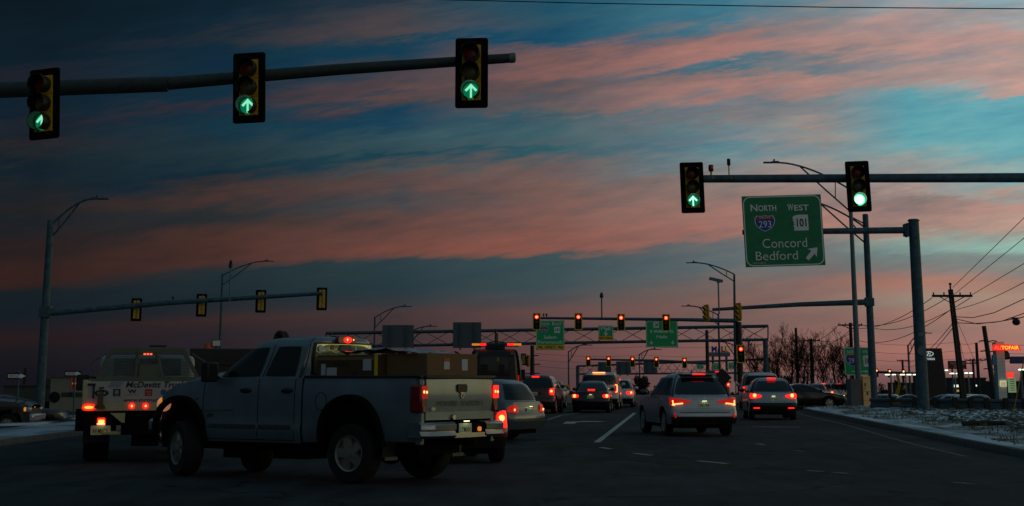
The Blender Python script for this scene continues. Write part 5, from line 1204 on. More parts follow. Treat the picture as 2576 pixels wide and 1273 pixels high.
# ------------------------------------------------------------------ white service truck at the left
YM = 31.4; TX = P(372, 957, YM).x
t = thing('service_truck', 'white flatbed service truck with lettered tailboard and mesh cab guard, left of the pickup', 'truck', (TX, YM, 0), R(13))
def rl(x, y): return ((x - 372) / 134.5, 1.5 - (y - 957) / 134.5)
yellow_lit = mat('truck_yellow_lit', (.50, .44, .27), .5, 0, .1, 6); tb_w = mat('truck_white', (.42, .41, .39), .45, 0, .05, 5)  # deck and rails carry yellow light in their base colour
x0, z0 = rl(214, 1033); x1, z1 = rl(531, 960)
def rpoly(pts): return [rl(*p) for p in pts]
mb = MB(); mb.box((0, 1.9, rl(0, 1021)[1]), (x1 - x0, 3.8, .165)); mb.build('deck', yellow_lit, t, bevel=.015)
mb = MB(); mb.box(((x0 + x1) / 2, .03, (rl(0, 960)[1] + rl(0, 1012)[1]) / 2), (x1 - x0 - .12, .06, .39)); mb.build('tailboard', tb_w, t, bevel=.01)
for x in (x0 + .04, x1 - .04): mb = MB(); mb.box((x, .03, 1.29), (.09, .09, .44)); mb.box((x, 1.9, 1.29), (.05, 3.7, .40)); mb.build('side_rail', yellow_lit, t, bevel=.01)
def lt(mb, s_, x, y, w, h, sh_=0., bold=.0, al='CENTER', yy=-.004):
    X, Z = rl(x, y); mb.text(s_, 1, lambda a, b: (X + a, yy, Z + b), width=w / 134.5, height=h / 134.5, shear=sh_, bold=bold, align=al)
navy = mat('navy_lettering', (.012, .014, .03), .5)
mb = MB(); lt(mb, 'McDevitt Trucks', 318, 967.5, 156, 15, .25, .025, 'LEFT'); mb.build('lettering', navy, t, smooth=0)
mb = MB(); lt(mb, 'www.mctrucks.com', 314, 1005, 128, 9, 0, .012, 'LEFT'); mb.build('web_address', navy, t, smooth=0)
mb = MB()
for i in range(4): X, Z = rl(300, 962 + i * 3.6); mb.box((X - .02 - .02 * i, -.003, Z), (.23, .004, .012))
mb.build('speed_lines', mat('stripe_blue', (.10, .16, .34), .5), t)
X, Z = rl(260, 988); mb = MB(); mb.xz([(X + .13 * math.cos(a * .2618), Z + .062 * math.sin(a * .2618)) for a in range(24)], -.006, -.001); o = mb.build('oval_logo', navy, t, smooth=0)
mb = MB(); mb.text('Mack', 1, lambda a, b: (X + a, -.009, Z + b), width=.16, height=.05, shear=.2, bold=.02); mb.build('lettering', tb_w, o, smooth=0)
mb = MB(); mb.xz([(X - .05, Z + .07), (X + .02, Z + .07), (X + .05, Z + .11), (X + .02, Z + .115), (X - .01, Z + .10), (X - .05, Z + .115)], -.006, -.001); mb.build('logo_figure', navy, o, smooth=0)
X2, Z2 = rl(297, 987); mb = MB(); mb.xz(rrect(.135, .135, .004, 2, X2, Z2), -.006, -.001); o = mb.build('square_logo', navy, t, smooth=0)
mb = MB(); mb.xz(disc(.04, 18, X2, Z2 + .01), -.009, -.0065); mb.box((X2, -.0078, Z2 - .05), (.09, .002, .012)); mb.build('logo_mark', mat('logo_grey', (.25, .25, .27), .5), o, smooth=0)
X3, Z3 = rl(334, 984); mb = MB(); mb.text('W', 1, lambda a, b: (X3 + a, -.004, Z3 + b), width=.17, height=.075, bold=.05, shear=-.1); mb.text('WESTERN STAR', 1, lambda a, b: (X3 + a, -.004, Z3 - .065 + b), width=.25, height=.018); mb.build('wing_logo', navy, t, smooth=0)
X4, Z4 = rl(375, 987); mb = MB(); mb.xz(rrect(.135, .125, .004, 2, X4, Z4), -.006, -.001); o = mb.build('red_logo', signred, t, smooth=0)
mb = MB(); mb.box((X4, -.0075, Z4 + .012), (.10, .002, .012)); mb.box((X4 + .01, -.0075, Z4 - .03), (.06, .002, .012)); mb.build('logo_mark', tb_w, o, smooth=0)
X5, Z5 = rl(412, 986); mb = MB(); mb.xz(disc(.055, 20, X5, Z5), -.006, -.001); mb.build('round_logo', mat('logo_blue', (.05, .09, .25), .5), t, smooth=0)
X6, Z6 = rl(235, 967); mb = MB(); mb.box((X6, -.02, Z6), (.14, .03, .04)); mb.box((X6 + .04, -.02, Z6 - .13), (.035, .03, .24)); mb.build('latch', black, t)
X7, Z7 = rl(258, 1012); mb = MB(); mb.xz([(X7 - .12, Z7 - .10), (X7 + .10, Z7 - .10), (X7 + .08, Z7 - .05), (X7 + .05, Z7 - .02), (X7 + .05, Z7 + .16), (X7, Z7 + .22), (X7 - .05, Z7 + .16), (X7 - .05, Z7 - .02), (X7 - .09, Z7 - .05)], -.06, -.01); mb.build('rope_post', mat('rust_brown', (.12, .08, .03), .8), t)
# lamps
X, Z = rl(231, 1023); mb = MB(); mb.xz([(X + .125 * math.cos(a * .2618), Z + .062 * math.sin(a * .2618)) for a in range(24)], -.03, -.0); o = mb.build('tail_light', red_lit, t)
mb = MB(); mb.ball((X, -.032, Z), (.085, .008, .028), 14, 6); mb.build('bulb', mat('orange_core', (.4, .2, .05), .3, emit=(1, .33, .03), es=2.2), o)
for px in (335, 369):
    X, Z = rl(px, 1020); mb = MB(); mb.xz(disc(.052, 18, X, Z), -.03, 0); o = mb.build('marker_light', red_lit, t)
    mb = MB(); mb.ball((X + .005, -.032, Z), (.02, .006, .02), 8, 6); mb.build('bulb', red_hot, o)
X, Z = rl(263, 1058); mb = MB(); mb.xz(rrect(.155, .135, .03, 4, X, Z), .10, .16); o = mb.build('tail_light', red_lit, t)
mb = MB(); mb.xz(rrect(.11, .085, .02, 4, X, Z - .01), .094, .099); mb.build('bulb', mat('amber_core', (.5, .3, .05), .3, emit=(1, .42, .05), es=2.4), o)
mb = MB(); mb.box((rl(310, 0)[0] - .0, .25, .80), (1.6, .10, .24)); mb.box((X - .10, .2, .78), (.75, .06, .40)); mb.box((0, .6, .85), (1.5, 1.0, .25)); mb.build('rear_apron', under, t)
mb = MB(); q0, q1 = rl(290, 1037), rl(320, 1050); mb.xz([(q0[0] - .05, q0[1]), (q1[0], q0[1]), (q1[0], q1[1] - .08), (q1[0] - .05, q1[1] - .08)], .0, .05); mb.build('gusset', yellow_lit, t, smooth=0)
plate(t, rl(262, 0)[0], .06, rl(0, 1079)[1], 'AF-MACK', .36, .17, mat('truck_plate', (.75, .66, .35), .5))
mb = MB(); q = rl(330, 1090); mb.box((rl(335, 0)[0], .05, q[1] + .03), (1.05, .16, .055)); mb.box((rl(365, 0)[0], -.02, q[1] + .075), (.58, .05, .03)); mb.build('rear_bumper', mat('bumper_yellow_lit', (.55, .46, .22), .5), t, bevel=.01)  # yellow light on the step is put into the bumper colour
mb = MB(); mb.box((0, .2, .40), (.5, .25, .2)); mb.tube([(.0, .0, .38), (.08, -.08, .36), (.16, 0, .38)], .02, 6); mb.box((0, 2.0, .62), (.9, 4.2, .22)); mb.build('hitch_frame', under, t)
# mesh guard behind the cab
G0 = 3.55
def gpt(x, y):
    w = P(x, y, YM + G0); v = Matrix.Rotation(-R(13), 3, 'Z') @ (w - Vector((TX, YM, 0))); k_ = (G0 + YM) / (YM + v.y) if False else 1; return (v.x, v.z)
out_ = [gpt(*p) for p in ((238, 960), (276, 876), (466, 876), (508, 960))]; inn = [gpt(*p) for p in ((254, 948), (286, 886), (456, 886), (492, 948))]
grn = mat('guard_green_grey', (.10, .115, .09), .6, .1)
mb = MB(); n = 4; vs = [(a, G0, b) for a, b in out_] + [(a, G0, b) for a, b in inn] + [(a, G0 + .09, b) for a, b in out_] + [(a, G0 + .09, b) for a, b in inn]
fs = []
for i in range(4):
    j = (i + 1) % 4; fs += [(i, j, 4 + j, 4 + i), (8 + i, 12 + i, 12 + j, 8 + j), (i, 8 + i, 8 + j, j), (4 + i, 4 + j, 12 + j, 12 + i)]
mb.add(vs, fs); w_ = inn[3][0] - inn[0][0]
zt_, zb_ = inn[1][1], inn[0][1]; ex = lambda f, z: (lambda l, r: l + (r - l) * f)(inn[0][0] + (inn[1][0] - inn[0][0]) * (z - zb_) / (zt_ - zb_), inn[3][0] + (inn[2][0] - inn[3][0]) * (z - zb_) / (zt_ - zb_))
for f in (.36, .64): mb.tube([(ex(f, zb_), G0 + .04, zb_), (ex(f, zt_), G0 + .04, zt_)], .045, 6)
mb.box((ex(.52, 1.75), G0 + .03, 1.70), (.42, .05, .26)); mb.build('cab_guard', grn, t, smooth=0)
mb = MB(); N1 = 44
for i in range(1, N1):
    f = i / N1; mb.tube([(ex(f, zb_), G0 + .05, zb_), (ex(f, zt_), G0 + .05, zt_)], .0065, 3, False)
for i in range(1, 17):
    z = zb_ + (zt_ - zb_) * i / 17; mb.tube([(ex(0, z), G0 + .05, z), (ex(1, z), G0 + .05, z)], .0065, 3, False)
mb.build('guard_mesh', galv_l, t, smooth=0)
for sd in (0, 3):
    mb = MB(); xx = out_[sd][0]; s_ = -1 if sd == 0 else 1
    mb.tube([(xx, G0, 1.62), (xx - s_ * -.10, G0 - .02, 1.85), (xx - s_ * .22, G0, 2.05)], .016, 6); mb.build('grab_rail', galv, t)
cabm = mat('truck_cab_white', (.35, .37, .38), .4, 0, .06)
mb = MB(); mb.box((ex(.5, 1.8), G0 + 1.2, 1.52), (1.95, 1.7, 1.0)); mb.box((ex(.5, 1.8), G0 + 2.6, 1.15), (1.8, 1.5, .65)); mb.build('cab', cabm, t, bevel=.12)
for f0, f1 in ((.10, .34), (.38, .62), (.66, .90)): mb = MB(); mb.box((ex((f0 + f1) / 2, 1.8), G0 + .345, 1.78), (ex(f1, 1.7) - ex(f0, 1.7), .01, .34)); mb.build('cab_window', glass_d, t)
c = gpt(372, 891); mb = MB(); mb.box((c[0], G0 + .02, c[1]), (.22, .05, .05)); o = mb.build('high_brake_light', tail_off, t)
mb = MB()
for q in (-.065, 0, .065): mb.box((c[0] + q, G0 - .012, c[1]), (.045, .012, .032))
mb.build('bulb', mat('led_red', (.4, .05, .02), .3, emit=(1, .10, .03), es=2.0), o)
c = gpt(398, 874); mb = MB(); mb.box((c[0], G0 + .3, c[1] + .03), (.36, .14, .04)); mb.build('roof_antenna', black, t, bevel=.01)
a = gpt(190, 942); b_ = gpt(219, 983)
mb = MB(); mb.box(((a[0] + b_[0]) / 2, G0 + 1.3, (a[1] + b_[1]) / 2), (b_[0] - a[0], .10, a[1] - b_[1])); mb.build('tow_mirror', black, t, bevel=.03)
mb = MB(); mb.tube([((a[0] + b_[0]) / 2, G0 + 1.3, a[1] - .05), (out_[0][0] + .3, G0 + 1.4, a[1] - .08)], .02, 6); mb.tube([((a[0] + b_[0]) / 2, G0 + 1.3, b_[1] + .05), (out_[0][0] + .3, G0 + 1.4, b_[1] + .08)], .02, 6); mb.build('mirror_bracket', black, t)
for s_ in (-1, 1):
    wheel(t, s_ * .90, 1.35, .44, .46, rim_m, 6, rimr=.5); wheel(t, s_ * .88, 5.2, .42, .26, rim_m, 6, rimr=.5)
    mb = MB(); mb.box((s_ * .90, .78, .62), (.50, .02, .55)); mb.build('mud_flap', black, t)

# dark work truck beyond it
YW = 44.; a = P(503, 884, YW); t = thing('work_truck', 'dark work truck body with orange beacon and work lamp beyond the service truck', 'truck', (P(560, 957, YW).x, YW, 0), R(10))
mb = MB(); mb.box((0, 2.0, (a.z + 1.0) / 2 + .05), (1.75, 4.0, a.z - .95)); mb.build('body', mat('work_truck_dark', (.022, .024, .024), .6), t, bevel=.03)
mb = MB(); mb.box((.28, -.02, a.z - .22), (.9, .04, .26)); mb.build('opening', signblk, t); mb = MB(); mb.box((0, 2, .8), (1.5, 4, .3)); mb.build('chassis', under, t)
mb = MB(); mb.lathe([(.001, .20), (.09, .19), (.10, .17), (.10, .04), (.12, .0), (.001, 0)], (-.42, .5, a.z + .02), 'z', 14); mb.build('beacon', mat('orange_beacon', (.60, .10, .01), .3), t)
mb = MB(); mb.box((-.20, .5, a.z + .22), (.26, .14, .20)); mb.cyl((-.2, .5, a.z), (-.2, .5, a.z + .12), .03, n=8); o = mb.build('work_lamp', galv, t, bevel=.02); mb = MB(); mb.box((-.20, .425, a.z + .22), (.20, .01, .14)); mb.build('lens', chrome, o)
for s_ in (-1, 1): wheel(t, s_ * .78, 1.0, .42, .3, rim_m, 6, rimr=.5); wheel(t, s_ * .78, 3.6, .42, .3, rim_m, 6, rimr=.5)

# ------------------------------------------------------------------ silver wagon turning beyond the pickup
wl = lambda px, y, Y: P(px, y, Y)
t, K = car('silver station wagon with rounded tail turning left behind the pickup tailgate', (.47, 43.0), 58, paint_mat('wagon_silver', (.17, .20, .225)), 'wagon', L=4.85, Wd=1.80, H=1.53, belt=.96, whl=.33, wb=2.83, ro=1.10, lights='none', third=False, plate_txt='', group=None, cat='station wagon', name='station_wagon', bumper=MATS['wagon_silver'], sill=.28)
for s_ in (-1, 1):
    lamp(t, [(s_ * .89, .70), (s_ * .50, .69), (s_ * .58, .93), (s_ * .85, .86)], K['ry'](.02), red_dim, core=red_hot, corep=(s_ * .70, .77), corer=.03)
for x in (-.62, .62): mb = MB(); mb.tube([(x, .95, 1.52), (x, 1.6, 1.56), (x, 2.6, 1.545)], .018, 6); mb.build('roof_rail', black, t)

# red hatchback behind the pickup's right corner
t, K = car('red hatchback mostly hidden behind the right rear corner of the pickup', (-.88, 31.0), 12, redp, 'suv', L=4.1, Wd=1.72, H=1.42, belt=.92, whl=.32, wb=2.5, ro=.70, lights='tall', plate_txt='', group=None, cat='hatchback', name='hatchback', third=False, sill=.28)

# ------------------------------------------------------------------ tow truck cab
YT = 67.; c = P(1243, 957, YT)
t = thing('tow_truck', 'dark red tow truck cab with amber and red light bar beyond the wagon', 'tow truck', (c.x, YT, 0), R(-4))
cab2 = Cab([(1.05, .0, 2.2, 1.06), (1.6, .02, 2.1, 1.07), (2.2, .06, 1.95, 1.02), (2.55, .12, 1.75, .96), (2.68, .2, 1.6, .90), (2.73, .35, 1.4, .78)], 12., 6.)
cab2.mesh().build('cabin', mat('tow_red', (.014, .005, .006), .45, .1, .1, 10, coat=.2), t, 40)
rr2 = lambda o_: (lambda x, z: (x, cab2.yrear(x, z) - o_, z))
mb = MB(); patch(mb, [(-.58, 1.88), (.58, 1.88), (.56, 2.42), (-.56, 2.42)], rr2(.02), 10, 6, .15); wnd = mb.build('rear_window', mat('grey_rear_glass', (.045, .042, .045), .15, .35, .1), t, 60)
mb = MB()
for x, w_ in ((-.40, .13), (.30, .11)): mb.box((x, -.035, 1.98), (w_ * 2, .03, .30))
mb.box((0, -.035, 1.74), (1.2, .02, .08)); mb.build('seat_back', signblk, wnd)
MB().box((.16, -.03, 2.32), (.10, .01, .16)).build('warning_sticker', mat('dim_yellow', (.30, .22, .02), .5), wnd)
for x in (-.70, .72): mb = MB(); mb.cyl((x, -.06, 2.56), (x, .02, 2.56), .055, n=14); mb.build('work_lamp', galv_l, t)
mb = MB(); mb.box((0, .5, 2.86), (1.90, .26, .05)); mb.box((0, .5, 2.78), (.8, .2, .1)); o = mb.build('light_bar', black, t, bevel=.02)
for x, m_, w in ((-.78, amber_l, .30), (-.48, red_lit, .22), (.64, red_lit, .26), (.92, amber_l, .30)):
    mb = MB(); mb.box((x, .36, 2.92), (w, .2, .085)); mb.build('flash_lamp', m_, o, bevel=.015)
mb = MB(); mb.tube([(-.35, .5, 2.98), (0, .5, 3.05), (.4, .5, 3.0)], .02, 6); mb.cyl((.02, .5, 3.0), (.02, .5, 3.55), .05, .03, 8); mb.build('antenna', black, t)
mb = MB(); mb.box((0, -.6, .85), (2.2, 1.2, .35)); mb.box((0, -1.6, .8), (1.0, 1.6, .3)); mb.box((0, .8, .7), (2.0, 2.6, .4)); mb.build('tow_deck', under, t)
mb = MB(); mb.box((1.12, .9, 1.72), (.14, .12, .42)); mb.tube([(1.10, .9, 1.9), (.95, 1.0, 1.95)], .02, 6); mb.build('tow_mirror', black, t, bevel=.03)
for s_ in (-1, 1): wheel(t, s_ * .9, -.6, .45, .4, rim_m, 6, rimr=.5); wheel(t, s_ * .9, 2.1, .45, .3, rim_m, 6, rimr=.5)
for s_ in (-1, 1): mb = MB(); mb.box((s_ * 1.0, -.25, 1.45), (.05, .05, .5)); mb.build('tail_light', red_dim, t)

# ------------------------------------------------------------------ dark pickup at the left edge, seen from its side
t = thing('pickup_truck', 'black pickup truck at the left edge with orange roof lamps and chrome bumper', 'pickup', (-23.6, 62.5, gz(-25, 62.5)), R(-88))
bk = dkcar
fz2 = lambda y: arch_z(y, 5.0, .55, 1.0, .5, .42, 2.4)
h2 = [(0, 1.35), (3.9, 1.37), (4.4, 1.33), (5.2, 1.27), (5.6, 1.18), (5.8, 1.05)]
strip_body('body', dense(0, 5.8, 40, 5.0), fz2, lambda y: interp(h2, y), lambda y, z: .98 - .05 * max(0, (z - 1.1) / .3) ** 2 - .12 * max(0, (y - 5.4) / .4) ** 2, bk, lambda y: .03 + .10 * sm(4.1, 4.6, y), cap0=True, cap1=True, parent=t)
c2 = Cab([(1.36, 1.9, 4.5, .93), (1.6, 1.95, 4.15, .87), (1.82, 2.0, 3.8, .80), (1.90, 2.1, 3.6, .70), (1.93, 2.3, 3.4, .5)], 9., 3.6); c2.mesh().build('cabin', mat('pickup_cab_dark', (.08, .09, .10), .35, .2, .1), t, 50)
for s_ in (-1, 1):
    for q in ([(2.1, 1.42), (2.9, 1.42), (2.85, 1.78), (2.15, 1.78)], [(3.0, 1.42), (4.1, 1.42), (3.72, 1.76), (2.98, 1.78)]): mb = MB(); patch(mb, q, lambda y, z: (s_ * (c2.xside(y, z) + .01), y, z), 6, 5, .1); mb.build('side_window', glass_d, t, 60)
for x in (-.4, -.2, 0, .2, .4): mb = MB(); mb.ball((x, 3.5, 1.95), (.05, .08, .035), 8, 6); mb.build('roof_marker_lamp', amber_l, t)
mb = MB(); mb.box((0, 5.86, .72), (1.9, .18, .24)); mb.build('front_bumper', chrome, t, bevel=.05)
for s_ in (-1, 1):
    mb = MB(); mb.box((s_ * .80, 5.70, 1.0), (.28, .26, .18)); o = mb.build('head_light', chrome, t, bevel=.05); mb = MB(); mb.box((s_ * .93, 5.58, 1.01), (.05, .16, .15)); mb.build('side_marker', amber_l, o, bevel=.02)
    wheel(t, s_ * .86, 5.0, .42, .27, rim_m, 8, rimr=.62); wheel(t, s_ * .86, 1.2, .42, .27, rim_m, 8, rimr=.62)
mb = MB(); mb.box((0, 2.9, .55), (1.6, 5.4, .3)); mb.build('chassis', under, t)
mb = MB(); mb.tube([(.95, 3.98, .9), (.95, 3.98, 1.9)], .07, 10); mb.build('exhaust_stack', chrome, t)

# ------------------------------------------------------------------ left side: signs and building
def one_way(label, x, y, Y, yb, extra=None):
    c = P(x, y, Y); g_ = gz(c.x, Y); t = thing('one_way_sign', label, 'road sign', (c.x, Y, g_ - .1), R(8)); z = c.z - g_ + .1
    mb = MB(); mb.cyl((.12, .03, 0), (.06, .03, z + .2), .03, n=8); mb.build('post', galv, t)
    mb = MB(); mb.xz(rrect(.70, .235, .02, 3, 0, z), -.012, .012); mb.build('panel', signblk, t, smooth=0)
    mb = MB(); mb.xz([(a, z + b) for a, b in ((-.31, -.06), (.14, -.06), (.14, -.10), (.33, 0), (.14, .10), (.14, .06), (-.31, .06))], -.020, -.014); ar_ = mb.build('arrow', white, t, smooth=0)
    mb = MB(); mb.text('ONE WAY', 1, fx(-.09, z, -.024), width=.36, height=.07, bold=.02); mb.build('lettering', signblk, ar_, smooth=0)
    if extra:
        mb = MB(); mb.xz(rrect(.46, .46, .03, 3, .1, z - .40), -.01, .01); o = mb.build('no_entry_panel', signred, t, smooth=0); o.rotation_euler.z = R(62)
        mb = MB(); mb.box((.1, -.014, z - .40), (.34, .004, .07)); mb.build('white_bar', white, o, smooth=0)
one_way('one way arrow sign left of the tall left pole', 42, 946, 62.3, 1060)
one_way('one way arrow sign over a red sign right of the tall left pole', 184, 940, 70, 1046, True)
Yq = 105.; wallm = mat('beige_wall', (.26, .25, .19), .85, 0, .08, 2); dkw = mat('dark_wall', (.05, .055, .05), .85)
bl, br = P(128, 957, Yq).x, P(330, 957, Yq).x; zt = P(0, 955, Yq).z + .15; g0 = -2.0
t = thing('low_building', 'long beige low building behind the tall left pole with a round window', 'building', ((bl + br) / 2, Yq, g0))
wdt = br - bl
mb = MB(); mb.box((0, 4, (zt - g0) / 2), (wdt, 8, zt - g0)); mb.build('wall', wallm, t)
mb = MB(); mb.box((0, 4, zt - g0 + .06), (wdt + .3, 8.3, .12)); mb.box((2.2, 3, zt - g0 + .3), (1.2, 1.2, .5)); mb.build('roof', mat('roof_grey', (.12, .12, .12), .9), t)
cx_ = P(140, 957, Yq).x - (bl + br) / 2; cz_ = P(0, 999, Yq).z - g0; mb = MB(); mb.xz(disc(.34, 28, cx_, cz_), -.03, .02); mb.build('round_window', glass_d, t, smooth=0)
mb = MB(); mb.box((cx_ + 1.15, -.01, cz_ + .15), (1.5, .04, .28)); mb.build('dark_band', dkw, t)  # dark band along the wall beside the round window
mb = MB(); mb.box((cx_ + 1.0, -.03, cz_ + .17), (.16, .03, .26)); mb.build('door', signblk, t)
mb = MB(); mb.box((1.4, -1.0, .6), (wdt - 1.2, .2, 1.25)); mb.build('yard_wall', mat('yard_grey', (.09, .09, .08), .9), t)
t = thing('low_building', 'darker green grey building left of the beige one behind the black pickup', 'building', (P(70, 957, 112).x, 112, g0))
mb = MB(); mb.box((0, 3, 1.55), (3.2, 6, 3.1)); mb.build('wall', mat('green_grey_wall', (.08, .09, .07), .85), t); mb = MB(); mb.box((0, 3, 3.15), (3.4, 6.2, .1)); mb.box((.6, 3, 3.4), (1.4, 1.4, .4)); mb.build('roof', dkw, t)
mb = MB(); mb.box((1.4, -.02, 1.6), (.3, .03, 1.0)); mb.build('window', glass_d, t)
p = P(57, 1046, 120.); t = thing('utility_pole', 'bare dark pole sticking up behind the left one way sign', 'utility pole', (p.x, 120, -1)); mb = MB(); mb.cyl((0, 0, 0), (0, 0, P(0, 925, 120.).z + 1), .14, .10, 8); mb.build('pole', wood_m, t)
t = thing('guardrail', 'short dark rail fence beside the service truck tail', 'guardrail', (P(198, 957, 72).x, 72, -.62))
for q in (-.45, .25): MB().box((q, .05, .42), (.1, .1, .85)).build('post', dkw, t)
MB().box((0, 0, .75), (1.6, .05, .12)).box((0, 0, .5), (1.6, .05, .12)).build('rail', mat('rail_dark', (.06, .06, .05), .8), t)

# ------------------------------------------------------------------ guardrail on the right
gpts = [P(2190, 1014, 84), P(2300, 1015, 80.5), P(2400, 1016, 79), P(2480, 1017, 78.5), P(2576, 1019, 78), P(2700, 1021, 77), P(2900, 1024, 76)]
gpath = []
for a, b_ in zip(gpts, gpts[1:]): gpath += [a.lerp(b_, i / 4) for i in range(4)]
gpath.append(gpts[-1])
t = thing('guardrail', 'long steel guardrail along the snowy verge at the right', 'guardrail', (gpts[0].x, gpts[0].y, 0)); o3 = Vector(t.location)
mb = MB(); prof = [(0, .25), (.07, .20), (.07, .12), (0, .05), (0, -.05), (.07, -.12), (.07, -.20), (0, -.25)]
rows = []
for dn, z in prof: 
    pp = offset_path([(p.x, p.y) for p in gpath], dn); rows.append([Vector((x, y, gpath[i].z + z)) - o3 for i, (x, y) in enumerate(pp)])
mb.grid(rows); mb.build('rail', mat('rail_steel', (.075, .105, .12), .45, .35, .2, 5), t, 40)
for i in range(2, len(gpath), 2):
    p = gpath[i] - o3; mb = MB(); mb.box((p.x, p.y - .16, p.z / 2 + .08), (.22, .20, p.z + .46)); mb.build('post', wood_m, t, bevel=.015)
t = thing('delineator_post', 'slim dark marker post by the guardrail left end', 'post', (P(2240, 1030, 84).x, 84, .1)); MB().box((0, 0, .55), (.14, .14, 1.5)).build('post', wood_m, t)
t = thing('guy_wire_guard', 'thin leaning yellow guy wire guard near the right edge', 'guy guard', (P(2548, 1060, 62).x, 62, .2)); MB().cyl((0, 0, 0), (.75, .3, 2.4), .02, n=6).build('tube', mat('faded_yellow', (.30, .24, .02), .6), t)
for x, y, lab in ((2255, 1030, 'small orange leaf clump by the guardrail post'),):
    p = gp(x, y + 8); t = thing('fallen_sign', 'small brown scrap lying below the guardrail near the sign pole', 'scrap', (p.x, p.y, .35)); MB().box((0, 0, .06), (.35, .2, .16)).build('scrap', mat('rust_brown', (.12, .08, .03), .8), t, bevel=.03)
t = thing('log', 'dark log lying on the snow right of the big sign pole', 'log', P(2485, 1076, 50)); t.location.z = .24; MB().tube([(-.75, 0, 0), (0, .05, .02), (.7, -.03, 0)], [.07, .08, .06], 8).build('trunk', wood_m, t)

# ------------------------------------------------------------------ wooden utility poles and wires
def upole(label, x, yt, yb, Y, arms, r=.15, m=wood_m, ins=True, lean=0.):
    a = P(x, yt, Y); g_ = gz(a.x, Y); t = thing('utility_pole', label, 'utility pole', (a.x + lean, Y, g_)); h = a.z - g_
    mb = MB(); mb.tube([(0, 0, 0), (-lean, 0, h)], [r, r * .72], 10); mb.build('pole', m, t)
    for xl, xr, y_ in arms:
        l_, r_ = P(xl, y_, Y), P(xr, y_, Y); mb = MB(); zc = l_.z - g_
        mb.box(((l_.x + r_.x) / 2 - a.x - lean, -r - .03, zc), (r_.x - l_.x, .11, .13)); w = (r_.x - l_.x) * .3
        for s_ in (-1, 1): mb.tube([(-lean + s_ * w, -r - .03, zc - .05), (-lean, -r * .8, zc - .42)], .03, 4)
        o = mb.build('crossarm', m, t, smooth=0)
        if ins:
            mb = MB()
            for f in (.04, .3, .7, .96): mb.cyl((l_.x + (r_.x - l_.x) * f - a.x - lean, -r - .03, zc + .05), (l_.x + (r_.x - l_.x) * f - a.x - lean, -r - .03, zc + .2), .04, n=6)
            mb.build('insulator', mat('insulator_grey', (.08, .07, .07), .4), o)
    return t
Y1 = 92.; u1 = upole('tall wooden utility pole with crossarm right of the black pylon sign', 2391, 728, 1000, Y1, [(2342, 2443, 745)], .20, lean=.42)
mb = MB(); mb.cyl((-.42, 0, 0), (-.42, 0, .3), .05, n=8); mb.ball((-.42, 0, .32), (.09, .09, .07), 10, 6); o = mb.build('pole_top_insulator', mat('insulator_grey', (.08, .07, .07), .4), u1); o.location.z = P(2391, 728, Y1).z - gz(20, Y1) - .02
mb = MB(); mb.tube([(-.12, -.2, 0), (-.50, -.2, 6.2)], .045, 6); mb.build('conduit', black, u1)
upole('wooden utility pole with crossarm behind the thin lamp pole', 2139, 812, 985, 150., [(2107, 2168, 818)], .2)
upole('utility pole with short crossarm among the bare trees', 2040, 852, 985, 190., [(2021, 2062, 857)], .25)
upole('slender bare steel pole standing among the bare trees', 2002, 825, 985, 200., [], .22, darkpole)
sp = upole('dark steel transmission pole with side arms left of the white pylon', 2475, 820, 1003, 175., [], .32, darkpole, lean=.75)
mb = MB(); a = P(2476, 820, 175.)
for y_ in (858, 884, 906, 928):
    z = P(0, y_, 175.).z - gz(30, 175.); f = (928 - y_) / 108
    for s_ in (-1, 1): mb.tube([(-.5 * f - .1, 0, z - .05), (-.5 * f - .1 + s_ * .5, 0, z + .05), (-.5 * f - .1 + s_ * .95, 0, z - .02)], .06, 5)
mb.build('side_arm', darkpole, sp)
upole('wooden pole with transformer left of the dark transmission pole', 2456, 862, 1000, 190., [(2438, 2478, 906)], .22)
upole('short wooden pole with two crossarms behind the parked cars', 2447, 903, 1000, 215., [(2427, 2467, 906), (2430, 2462, 914)], .2)
upole('faint utility pole right of the thin far street lamp', 2270, 905, 985, 260., [(2255, 2288, 907)], .22)
lp = upole('dark utility pole with side brackets beyond the tow truck', 1339, 869, 985, 160., [], .26, darkpole)
mb = MB(); zz = gz(2, 160.)
for y_, l_, r_ in ((895, 0, 16), (917, -14, 20), (940, -20, 18)):
    z = P(0, y_, 160.).z - zz; mb.tube([(l_ * .0385, 0, z), (r_ * .0385, 0, z + .03)], .05, 5)
mb.build('bracket', darkpole, lp)
for x, y, rz, lab in ((1317, 904, 180, 'dark signal seen from behind right of the tow truck mirror'), (1328, 908, 250, 'narrow sideways signal against the dark bracketed pole')):
    signal(lab, P(x, y, 159.5), R(rz), None, .85, 'signals seen from behind beyond the tow truck')
upole('thin dark stick pole rising behind the tow truck light bar', 1250, 838, 985, 140., [], .14, darkpole)
wirem = mat('wire_black', (.012, .012, .014), .6)
def wire(label, pts, r=.018, sag=0., grp='overhead wires'):
    pts = [Vector(p) for p in pts]; out_ = []
    for a, b_ in zip(pts, pts[1:]):
        for i in range(12):
            f = i / 12; q = a.lerp(b_, f); q.z -= sag * 4 * f * (1 - f); out_.append(q)
    out_.append(pts[-1]); o = MB().tube(out_, r, 5).build('overhead_wire', wirem); tag(o, label, 'wire', grp); return o
wire('thin black wire across the top right sky', [P(900, -6, 34), P(1500, 8.5, 33), P(2100, 18.5, 32), P(2700, 23, 31)], .011)
far_ends = [((2397, 723), (2576, 548), 'steepest wire rising right from the tall wooden pole top', 0), ((2401, 740), (2576, 599), 'second wire rising right from the wooden pole crossarm', 0), ((2443, 743), (2576, 663), 'wire rising right from the crossarm end of the wooden pole', 0), ((2397, 780), (2576, 710), 'wire rising right from below the wooden pole crossarm', .15)]
